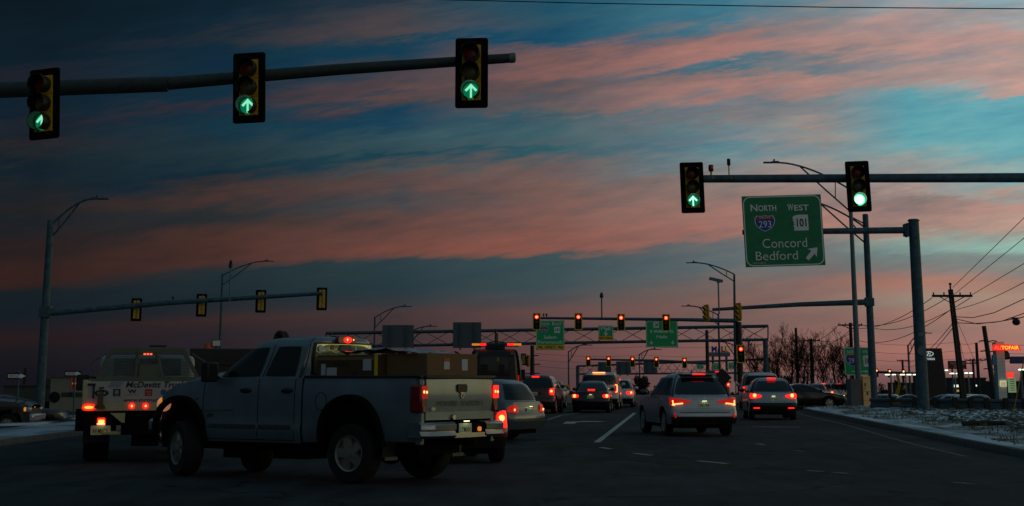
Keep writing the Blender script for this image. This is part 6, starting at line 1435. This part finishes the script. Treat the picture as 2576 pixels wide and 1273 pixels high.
for (a, b_, lab, sg_) in far_ends:
    A_ = P(*a, Y1); B_ = P(*b_, 70); wire(lab, [A_, B_, B_ + (B_ - A_) * .5], .016, sg_)
for pts, lab in ((((2400, 797), (2448, 799), (2500, 787), (2576, 752), (2680, 690)), 'sagging wire below the wooden pole crossarm at the right'), (((2400, 801), (2458, 815), (2520, 808), (2576, 788), (2680, 745)), 'upper of two heavy cables sagging to the right edge'), (((2400, 812), (2450, 814), (2500, 811), (2560, 801), (2680, 770)), 'lower of two heavy cables carrying the black splice case')):
    wire(lab, [P(x, y, Y1 - i * 5) for i, (x, y) in enumerate(pts)], .022)
t = thing('splice_case', 'black round cable case hanging from the heavy cable at the right edge', 'cable case', P(2556, 803, Y1 - 15)); mb = MB(); mb.ball((0, 0, -.13), (.19, .19, .16), 14, 8); mb.cyl((-.3, 0, .05), (.18, 0, .05), .03, n=6); mb.cyl((0, 0, -.05), (0, 0, .06), .05, n=8); mb.build('case', black, t)
for a, b_, lab, s_ in (((2344, 750), (2109, 816), 'wire from the wooden pole crossarm left end to the farther pole', .9), ((2390, 745), (2140, 812), 'wire from the wooden pole top to the farther pole', .8), ((2440, 750), (2166, 816), 'wire from the wooden pole crossarm right end to the farther pole', 1.0), ((2393, 778), (2140, 850), 'low wire from the tall wooden pole past the big sign pole', 1.0), ((2395, 815), (2272, 905), 'lower wire slanting down left from the tall wooden pole', .9), ((2396, 826), (2272, 920), 'lowest wire slanting down left from the tall wooden pole', .9)):
    wire(lab, [P(*a, Y1), P(*b_, 150 if b_[0] < 2200 else 250)], .022, s_)
for a, b_, lab in (((2109, 817), (2022, 857), 'wire between two far crossarm poles, upper left'), ((2166, 817), (2060, 857), 'wire between two far crossarm poles, right'), ((2139, 830), (2040, 868), 'low wire between two far crossarm poles')): wire(lab, [P(*a, 150), P(*b_, 190)], .025, .6)
for y0_, y1_, lab in ((868, 866, 'highest of the faint far level wires'), (889, 892, 'second of the faint far level wires'), (905, 908, 'third of the faint far level wires'), (921, 925, 'lowest of the faint far level wires')):
    wire(lab, [P(1345, y0_, 300), P(1620, y0_ + 4, 300), P(1900, y1_, 300), P(2190, y1_ + 2, 300)], .022, .4)
for y0_, y1_, lab in ((858, 862, 'upper far wire crossing behind the black pylon sign'), (880, 884, 'middle far wire crossing behind the black pylon sign'), (900, 903, 'lower far wire crossing behind the black pylon sign')):
    wire(lab, [P(2200, y0_ + 6, 230), P(2400, y0_ + 3, 225), P(2474, y0_, 175), P(2620, y1_ + 2, 190)], .02, .3)
# guy wires
for a, b_, lab in (((2397, 790), (2432, 930), 'left guy wire running down from the wooden pole'), ((2398, 785), (2462, 930), 'right guy wire running down from the wooden pole')): wire(lab, [P(*a, Y1), P(*b_, Y1 + 6)], .012)

# ------------------------------------------------------------------ far street lamps
def far_lamp(label, x, yt, Y, hx, hy, r=.10):
    a = P(x, yt, Y); g_ = gz(a.x, Y); t = thing('street_lamp', label, 'street lamp', (a.x, Y, g_), 0, 'street lamps'); h = a.z - g_
    pole_part(t, (0, 0, 0), (0, 0, h), r * 1.3, r, base=False, n=8); lamp_part(t, (0, 0, h - .1), Vector(P(hx, hy, Y)) - Vector((a.x, Y, g_)), Y * .006, .045 * Y / 130, 1.2 * Y / 150); return t
far_lamp('street lamp with arm to the right behind the left signal arm', 560, 690, 140., 665, 657)
far_lamp('smaller street lamp left of the ribbed sign backs', 943, 797, 190., 1012, 771)
far_lamp('tiny street lamp arm between the two ribbed sign backs', 1040, 829, 260., 1076, 821)
far_lamp('faint street lamp below the Salem sign', 1430, 884, 250., 1466, 868)
far_lamp('faint street lamp under the S Willow St sign', 1608, 891, 270., 1640, 879)
far_lamp('street lamp with arm to the left through the lattice gantry end', 1807, 790, 175., 1738, 770)
far_lamp('far street lamp seen left of the big sign pole', 2284, 868, 180., 2320, 838)
far_lamp('thin lamp pole right of the mall sign', 1848, 868, 260., 1815, 860, .07)

# ------------------------------------------------------------------ mall sign, small far things
Ym_ = 300.; km = Ym_ / 4100 * .985; c = P(1810, 890, Ym_); g_ = gz(c.x, Ym_)
t = thing('mall_sign', 'mall pylon sign with big coloured letters right of the slim dark pole', 'sign', (c.x, Ym_, g_)); z = c.z - g_
mb = MB(); mb.box((0, 0, z - .1), (52 * km, .6, .75)); mb.build('ledge', galv_l, t)
mb = MB()
for q in (-17, 17): mb.cyl((q * km, 0, 0), (q * km, 0, z - .4), .22, n=8)
mb.build('post', galv, t)
for ch, q, m_ in (('M', -13.5, signblue), ('A', -1.5, mat('sign_purple', (.12, .02, .2), .5)), ('L', 8.5, signred), ('L', 17.5, signyel)):
    mb = MB(); w = 13 if ch == 'M' else 8.5
    mb.text(ch, 1, lambda a, b: (q * km + a, -.35, z + .27 + 7.5 * km + b), width=w * km, height=14 * km, bold=.06); o = mb.build('letter', m_, t, smooth=0); so = o.modifiers.new('thick', 'SOLIDIFY'); so.thickness = .3
t = thing('warning_sign', 'dark diamond sign seen from behind above the silver crossover roof', 'road sign', P(1817, 947, 110)); t.location.z = 0; z = P(0, 950, 110).z
mb = MB(); mb.xz([(0, z + .62), (.62, z), (0, z - .62), (-.62, z)], 0, .03); mb.build('panel', mat('sign_back_dark', (.035, .03, .03), .7), t, smooth=0); MB().cyl((0, .06, 0), (0, .06, z + .5), .035, n=6).build('post', galv, t)
t = thing('mile_sign', 'tiny yellow sign left of the black sedan roof', 'road sign', P(1523 - 101, 977, 150)); t.location.z = gz(5, 150); z = P(0, 976, 150).z - gz(5, 150)
MB().box((0, 0, z), (.9, .04, .55)).build('panel', signyel, t, smooth=0); MB().box((-.18, -.03, z), (.12, .02, .3)).box((.18, -.03, z), (.12, .02, .3)).build('mark', signblk, t, smooth=0); MB().cyl((0, .05, 0), (0, .05, z), .03, n=6).build('post', galv, t)
# low concrete barrier across the far junction
t = thing('concrete_barrier', 'pale low barrier wall across the far junction behind the waiting cars', 'barrier', (7.5, 112, gz(0, 112))); MB().box((0, 0, .28), (16, .3, .56)).build('wall', mat('pale_concrete', (.30, .30, .30), .9), t, bevel=.05)

# ------------------------------------------------------------------ trees
bark = mat('bare_branches', (.020, .017, .016), .95, 0, .3, 8)
def bare_tree(label, x, yt, Y, spread=.9, seed=1, lean=0., n0=7):
    rnd = random.Random(seed); a = P(x, yt, Y); g_ = gz(a.x, Y); H = a.z - g_
    t = thing('bare_tree', label, 'tree', (a.x, Y, g_ - .1), 0, 'bare trees at the right'); mt, mc = MB(), MB()
    trunk = [Vector((lean * H * (q / 6) ** 1.5 + rnd.uniform(-.08, .08), rnd.uniform(-.08, .08), H * .62 * q / 6)) for q in range(7)]
    mt.tube(trunk, [H * .022 * (1 - .1 * q) for q in range(7)], 7)
    def grow(p, d, L, r, lev):
        pts = [p]; q = p.copy(); dd = d.copy(); n = 4
        for i in range(n):
            dd = (dd + Vector((rnd.uniform(-.22, .22), rnd.uniform(-.22, .22), rnd.uniform(-.02, .22)))).normalized(); q = q + dd * (L / n); pts.append(q.copy())
        mc.tube(pts, [r * (1 - .18 * i) for i in range(n + 1)], 4 if lev < 2 else 3, False)
        if lev < 4:
            for k_ in range((5, 4, 4, 3)[lev]):
                i = rnd.randint(1, n); ax = Vector((rnd.uniform(-1, 1), rnd.uniform(-1, 1), rnd.uniform(-.2, .8))).normalized()
                nd = (dd * .75 + ax * .75).normalized(); grow(pts[i], nd, L * rnd.uniform(.45, .68), max(r * .55, .0135), lev + 1)
    for k_ in range(n0):
        f = rnd.uniform(.20, 1); p = trunk[min(6, int(f * 6))]; ang = rnd.uniform(0, 6.28); up = rnd.uniform(1.0, 2.4)
        grow(p.copy(), Vector((math.cos(ang) * spread + lean, math.sin(ang) * spread, up)).normalized(), H * rnd.uniform(.26, .40), H * .0062, 0)
    mt.build('trunk', bark, t, 60); mc.build('crown', bark, t, 60)
for i, (x, yt, Y, sp_, ln, lab) in enumerate(((1915, 842, 175, 1.0, -.14, 'bare tree leaning left behind the gantry leg'), (1953, 826, 165, .7, .0, 'slender bare tree just right of the gantry leg'), (1983, 832, 170, .8, .04, 'bare tree left of the slender steel pole'), (2012, 858, 178, .9, .08, 'bare tree right of the slender steel pole'), (2034, 868, 160, .8, -.05, 'bare tree behind the short crossarm pole'), (2068, 872, 168, 1.0, .0, 'bare tree between the crossarm pole and the dark leafless thicket'), (2100, 850, 160, 1.0, -.06, 'wide bare tree left of the roadside green sign'), (2122, 880, 150, .8, .02, 'bare tree directly beside the roadside green sign'))):
    bare_tree(lab, x, yt, Y, sp_, 20 + i, ln, 8)
def shrub(name, label, x, yt, yb, w, Y, m, n=900, seed=3, kind=None):
    rnd = random.Random(seed); a = P(x, yt, Y); b_ = P(x, yb, Y); W = w * Y / 4100; H = a.z - b_.z; g_ = b_.z
    t = thing(name, label, 'tree', (a.x, Y, g_)); mb = MB(); cl = [(rnd.uniform(-.35, .35) * W, rnd.uniform(-.3, .3) * W, H * rnd.uniform(.25, .85), rnd.uniform(.14, .26) * min(W, H) * 1.1) for _ in range(16)]
    for _ in range(n):
        c = rnd.choice(cl); d = Vector((rnd.gauss(0, 1), rnd.gauss(0, 1), rnd.gauss(0, 1))).normalized() * c[3] * rnd.uniform(.55, 1.15); p = Vector(c[:3]) + d; p.z = max(.05, p.z)
        u_ = Vector((rnd.gauss(0, 1), rnd.gauss(0, 1), rnd.gauss(0, 1))).normalized(); v_ = u_.orthogonal().normalized(); s_ = .05 * H * rnd.uniform(.6, 1.5)
        mb.add([p - u_ * s_, p + v_ * s_ * .5, p + u_ * s_, p - v_ * s_ * .5], [(0, 1, 2, 3)])
    mb.build('crown', m, t, 0); MB().cyl((0, 0, -.2), (0, 0, H * .6), .12, .05, 7).build('trunk', bark, t)
evg = mat('evergreen_foliage', (.018, .022, .016), .9, 0, .4, 5)
shrub('evergreen_tree', 'dark round evergreen left of the silver crossover roof', 1611, 944, 1006, 44, 150, evg, 1500, 3)
shrub('evergreen_tree', 'low dark evergreen right of the white hatchback', 1588, 962, 1006, 34, 152, evg, 900, 4)
shrub('evergreen_tree', 'small dark evergreen below the gantry leg', 1912, 936, 985, 36, 168, evg, 700, 5)
shrub('evergreen_tree', 'dark bushy evergreen under the leaning bare trees', 1975, 942, 990, 40, 172, evg, 900, 6)
shrub('evergreen_tree', 'dark evergreen left of the twin lot lamps', 2222, 962, 1000, 26, 190, evg, 700, 8)
shrub('evergreen_tree', 'tall dark evergreen between the twin lot lamps', 2262, 952, 1000, 26, 195, evg, 700, 9)
shrub('evergreen_tree', 'leafless little tree in front of the tow truck far side', 1383, 956, 985, 20, 140, bark, 260, 10)
# far scrub along the horizon
rnd = random.Random(11); mb = MB()
for i in range(5200):
    Y = rnd.uniform(480, 620); X = rnd.uniform(-120, 210); g_ = gz(0, Y); hgt_ = 2.4 * (.6 + .5 * mnoise.noise(Vector((X * .05, 1, 2)))) ; z = g_ + rnd.random() ** .7 * hgt_; s_ = rnd.uniform(.25, .6); an = rnd.uniform(0, 3.14)
    u_ = Vector((math.cos(an), math.sin(an), rnd.uniform(-.5, .5))) * s_; v_ = Vector((rnd.uniform(-.3, .3), rnd.uniform(-.3, .3), 1)) * s_ * .7; p = Vector((X, Y, z)); mb.add([p - u_, p + v_, p + u_, p - v_], [(0, 1, 2, 3)])
o = mb.build('far_woodland', evg, None, 0); o['kind'] = 'stuff'

# ------------------------------------------------------------------ dealership strip at the right
def pyl(x0_, x1_, yt, Y): a, b_ = P(x0_, yt, Y), P(x1_, yt, Y); return a, b_
Yh = 135.; a, b_ = pyl(2318, 2369, 876, Yh); g_ = gz(a.x, Yh)
t = thing('pylon_sign', 'tall black dealer pylon with oval emblem just right of the big sign pole', 'pylon sign', ((a.x + b_.x) / 2, Yh, g_), 0); w = b_.x - a.x; h = a.z - g_
mb = MB(); mb.xz([(-w / 2 + .02, 0), (w / 2 + .3, 0), (w / 2, h), (-w / 2, h)], 0, .5); mb.build('panel', mat('pylon_black', (.010, .010, .012), .4), t, smooth=0)
kh = Yh / 4100 * .985; cx_ = P(2341, 957, Yh).x - (a.x + b_.x) / 2; ez = P(0, 890, Yh).z - g_
wl_ = mat('lit_white_emblem', (.7, .75, .72), .4, emit=(.8, .95, .88), es=.42)
mb = MB(); oo = [(cx_ + .36 * math.cos(i * .196) , ez + .20 * math.sin(i * .196)) for i in range(32)]; ii = [(cx_ + .30 * math.cos(i * .196), ez + .145 * math.sin(i * .196)) for i in range(32)]; ringxz(mb, oo, ii, -.03, -.01)
mb.text('H', 1, fx(cx_, ez, -.034), width=.42, height=.27, shear=.45, bold=.03); mb.build('emblem', wl_, t, smooth=0)
mb = MB(); mb.text('HYUNDAI', 1, fx(cx_, P(0, 903, Yh).z - g_, -.02), width=26 * kh, height=5.5 * kh, bold=.03); mb.build('lettering', wl_, t, smooth=0)
Ye = 170.; ke = Ye / 4100 * .985; a, b_ = pyl(2385, 2429, 908, Ye); g_ = gz(a.x, Ye); zc = P(0, 918, Ye).z - g_
t = thing('board_sign', 'dark red board sign on two posts behind the tall wooden pole', 'sign', ((a.x + b_.x) / 2, Ye, g_)); w = b_.x - a.x
MB().box((0, 0, zc), (w, .4, 20 * ke)).build('panel', mat('board_red', (.20, .010, .012), .5), t); mb = MB()
for q in (-.28, .30): mb.cyl((q * w, .1, 0), (q * w, .1, zc), .09, n=8)
mb.build('post', galv, t); mb = MB(); words(mb, 'MATTRESS', 0, zc + 3.6 * ke, 6.2 * ke, 37 * ke, y=-.21); words(mb, 'FIRM', 0, zc - 4.2 * ke, 6.2 * ke, 19 * ke, y=-.21); mb.build('lettering', mat('dim_white', (.55, .42, .40), .5), t, smooth=0)
Yw = 150.; kw = Yw / 4100 * .985; a, b_ = pyl(2497, 2519, 860, Yw); g_ = gz(a.x, Yw)
t = thing('pylon_sign', 'white dealer pylon carrying glowing red and yellow AutoFair letters', 'pylon sign', ((a.x + b_.x) / 2, Yw, g_)); w = b_.x - a.x; h = a.z - g_
MB().box((.15, -.1, h / 2), (w * .92, .5, h)).build('column', mat('pylon_white', (.80, .80, .74), .5), t); MB().box((-w * .40, .05, h / 2 - .05), (w * .10, .5, h)).box((-w * .45, 0, h - 1.6), (.30, .5, .9)).build('blue_edge', mat('pylon_blue', (.10, .35, .50), .5), t)
sz = P(0, 874, Yw).z - g_; sxx = P(2531, 957, Yw).x - (a.x + b_.x) / 2
mb = MB(); mb.xz([(sxx - 36 * kw, sz - 8 * kw), (sxx + 36 * kw, sz - 8 * kw), (sxx + 33 * kw, sz + 5 * kw), (sxx + 2 * kw, sz + 7.5 * kw), (sxx - 8 * kw, sz + 6 * kw), (sxx - 22 * kw, sz + 8 * kw), (sxx - 30 * kw, sz + 8 * kw)], -.75, -.5); mb.build('sign_board', mat('neon_red', (.5, .02, .01), .4, emit=(1, .03, .01), es=.75), t, smooth=0)
neon = mat('neon_yellow', (.9, .5, .1), .4, emit=(1, .40, .05), es=1.5); neonr = mat('neon_pink', (.8, .2, .1), .4, emit=(1, .12, .06), es=1.0)
mb = MB(); mb.text('TOFAIR', 1, fx(sxx + 9 * kw, sz - 1.0 * kw, -.78), width=44 * kw, height=9 * kw, bold=.03); mb.build('lettering', neon, t, smooth=0)
mb = MB(); mb.text('AU', 1, fx(sxx - 22.5 * kw, sz - .8 * kw, -.78), width=17 * kw, height=10 * kw, bold=.02); mb.build('lettering', neonr, t, smooth=0)
mb = MB(); mb.box((.2, -.46, P(0, 965, Yw).z - g_), (16 * kw, .08, 14 * kw)); mb.build('lit_panel', mat('lit_cream', (.6, .6, .4), .5, emit=(1, .92, .55), es=.45), t)
mb = MB(); 
for q in (-3, 0, 3): mb.box((.2, -.52, P(0, 966 + q, Yw).z - g_), (12 * kw, .03, 1.0 * kw))
mb.build('lettering', mat('teal_print', (.03, .15, .15), .5), t)
Yb_ = 160.; p = P(2532, 893, Yb_); g_ = gz(p.x, Yb_); t = thing('box_sign', 'dark rounded box sign on a black post beside the white pylon', 'sign', (p.x - .5, Yb_, g_)); z = p.z - g_
mb = MB(); mb.xz([(-.3, z + .48), (.55, z + .38), (.72, z + .1), (.72, z - .38), (.45, z - .45), (-.3, z - .40)], -.3, .3); mb.build('panel', mat('box_dark', (.03, .04, .045), .5), t, smooth=0); MB().cyl((.05, 0, 0), (-.05, 0, z), .13, n=8).build('post', darkpole, t)
mb = MB()
for q in (.12, -.02, -.15): mb.box((.2, -.31, z + q), (.7, .02, .05))
mb.build('lettering', mat('grey_print', (.10, .13, .13), .5), t)
Yp = 140.; kp_ = Yp / 4100 * .985; p = P(2541, 943, Yp); g_ = gz(p.x, Yp); z = p.z - g_
t = thing('price_sign', 'fuel price pylon with glowing red emblem and green lit price panel', 'pylon sign', (p.x, Yp, g_))
mb = MB(); mb.xz([(-8.5 * kp_, z + 5 * kp_), (-3 * kp_, z + 4 * kp_), (0, z + 6 * kp_), (3 * kp_, z + 4 * kp_), (8.5 * kp_, z + 5 * kp_), (6.5 * kp_, z - 5 * kp_), (4 * kp_, z - 7 * kp_), (-4 * kp_, z - 7 * kp_), (-6.5 * kp_, z - 5 * kp_)], -.2, .2); mb.build('emblem', mat('emblem_red', (.6, .03, .02), .4, emit=(1, .035, .02), es=1.1), t, smooth=0)
mb = MB(); mb.box((3 * kp_, 0, z - 25 * kp_), (17 * kp_, .4, 36 * kp_)); mb.build('panel', mat('price_green', (.25, .35, .22), .5, emit=(.42, .62, .30), es=.28), t)
mb = MB()
for i in range(6): mb.box(((2.0 + (i % 2)) * kp_, -.22, z - (11 + i * 5.2) * kp_), (11 * kp_, .03, 1.6 * kp_))
mb.build('price_rows', mat('price_dark', (.06, .12, .07), .5), t); mb = MB(); mb.box((2 * kp_, .05, (z - 40 * kp_) / 2), (5 * kp_, .3, z - 40 * kp_)); mb.build('post', darkpole, t)
p0, p1 = P(2542, 905, 155.), P(2660, 905, 155.); g_ = gz(p0.x, 155.)
t = thing('fuel_canopy', 'blue edged fuel station canopy at the right edge', 'canopy', ((p0.x + p1.x) / 2, 155., g_), R(-17)); w = p1.x - p0.x; z = p0.z - g_
MB().box((0, 2.5, z), (w, 5, .62)).build('roof', mat('canopy_blue', (.06, .09, .22), .5), t, bevel=.02); mb = MB()
for q in (.1, .4): mb.box((q * w, 2, z / 2), (.3, .3, z))
mb.build('column', galv, t); MB().box((.6, 4, z * .42), (w * .8, .3, z * .80)).build('kiosk_wall', mat('kiosk_dark', (.04, .045, .045), .7), t)
lampw = mat('lot_lamp_lit', (.8, .8, .7), .4, emit=(.85, 1.0, .72), es=2.6)
def lot_lamp(label, x, yt, Y, hw_):
    a = P(x, yt, Y); g_ = gz(a.x, Y); t = thing('lot_lamp', label, 'lot lamp', (a.x, Y, g_), 0, 'lit lamps over the dealer lot'); z = a.z - g_; k_ = Y / 4100
    MB().cyl((0, 0, 0), (0, 0, z), .10, .07, 8).build('pole', galv_l, t); mb = MB(); mb.box((0, 0, z + .04), (hw_ * 2 * k_, .1, .06)); o = mb.build('arm', galv, t)
    for s_ in (-1, 1): MB().box((s_ * hw_ * .62 * k_, -.05, z - .02), (hw_ * .75 * k_, .35, .09)).build('lamp_head', lampw, t, bevel=.02)
for x, yt, Y, hw_, lab in ((2241, 942, 175, 14, 'twin lot lamp farthest left, right of the roadside sign'), (2278, 942, 172, 13, 'twin lot lamp second from left, before the sign pole'), (2308, 942, 178, 11, 'twin lot lamp half hidden by the big sign pole'), (2376, 931, 160, 7, 'lot lamp right beside the black pylon'), (2402, 939, 165, 12, 'lot lamp under the dark red board sign'), (2436, 938, 168, 9, 'lot lamp right of the wooden pole'), (2568, 929, 118, 5, 'lamp pole under the fuel canopy at the right edge')): lot_lamp(lab, x, yt, Y, hw_)
# far signal arm with red lamps between the poles
p = P(2300, 937, 190.); t = thing('signal_mast_pole', 'far dark signal arm with small red lamps above the dealer lot', 'mast pole', (p.x, 190., gz(p.x, 190)))
MB().tube([rel(t, P(2208, 936, 190)), rel(t, P(2312, 940, 190))], .14, 8).build('arm', darkpole, t); MB().cyl((0, 0, 0), (0, 0, p.z + 1), .2, n=8).build('pole', darkpole, t)
for i, (x, y) in enumerate(((2205, 938), (2238, 939), (2273, 940))): signal(('red signal at the left tip of the far lot arm', 'middle red signal of the far lot arm', 'red signal beside the lamp on the far lot arm')[i], P(x, y, 189.5), 0, 'red_ball', .72, 'red signals over the dealer lot', visor='cut')
signal('small signal with green lamp at the edge of the big sign pole', P(2313, 953, 188), 0, 'green_ball', .6, 'low signals beside the big sign pole', visor='cut'); signal('small signal with red lamp low beside the big sign pole', P(2315, 969, 188), 0, 'red_ball', .6, 'low signals beside the big sign pole', visor='cut')
# low commercial buildings
def low_b(label, x0_, x1_, yt, Y, m, wins=(), yb=1002):
    a, b_ = P(x0_, yt, Y), P(x1_, yt, Y); g_ = gz(a.x, Y); w = b_.x - a.x; h = a.z - g_; t = thing('low_building', label, 'building', ((a.x + b_.x) / 2, Y, g_), -math.atan2((a.x + b_.x) / 2, Y)); k_ = Y / 4100 * .985
    MB().box((0, 6, h / 2), (w, 12, h)).build('wall', m, t); MB().box((0, 6, h + .08), (w + .2, 12.2, .18)).build('roof', dkw, t)
    for x, y, ww, hh, mm in wins: MB().box((P(x, 957, Y).x - (a.x + b_.x) / 2, -.03, P(0, y, Y).z - g_), (ww * k_, .08, hh * k_)).build('window', mm, t)
litw = mat('lit_window', (.7, .7, .6), .4, emit=(.85, .95, .80), es=.9); lity = mat('lit_window_yellow', (.7, .5, .1), .4, emit=(.9, .6, .08), es=.35)
low_b('long dark showroom building behind the lot with lit windows', 2372, 2478, 953, 230., mat('showroom_dark', (.03, .034, .036), .8), [(2405, 971, 18, 6, litw), (2412, 983, 12, 5, lity), (2455, 970, 8, 4, litw), (2440, 975, 10, 9, mat('display_blue', (.05, .06, .1), .4))])
low_b('low yellow lit store between the twin lot lamps', 2246, 2310, 966, 235., mat('store_dark', (.035, .035, .028), .8), [(2268, 976, 17, 12, mat('dim_yellow_window', (.2, .14, .01), .5, emit=(.8, .5, .05), es=.08)), (2303, 984, 7, 14, mat('lit_cream', (.6, .6, .4), .5))])
low_b('dark plain building behind the fuel price pylon', 2480, 2620, 962, 210., mat('plain_dark', (.028, .03, .03), .85))
t = thing('inflatable_banner', 'curved yellow feather banner in front of the low store', 'banner', (P(2256, 957, 170.).x, 170., gz(27, 170))); mb = MB(); mb.xz([(-.25, 1.2), (.15, 1.0), (.40, 2.0), (.25, 3.0), (-.1, 3.2), (.12, 2.2)], 0, .05); mb.build('banner_cloth', mat('banner_yellow', (.35, .24, .01), .6), t, smooth=0); MB().cyl((-.2, .03, 0), (-.2, .03, 3.1), .03, n=6).build('pole', galv, t)
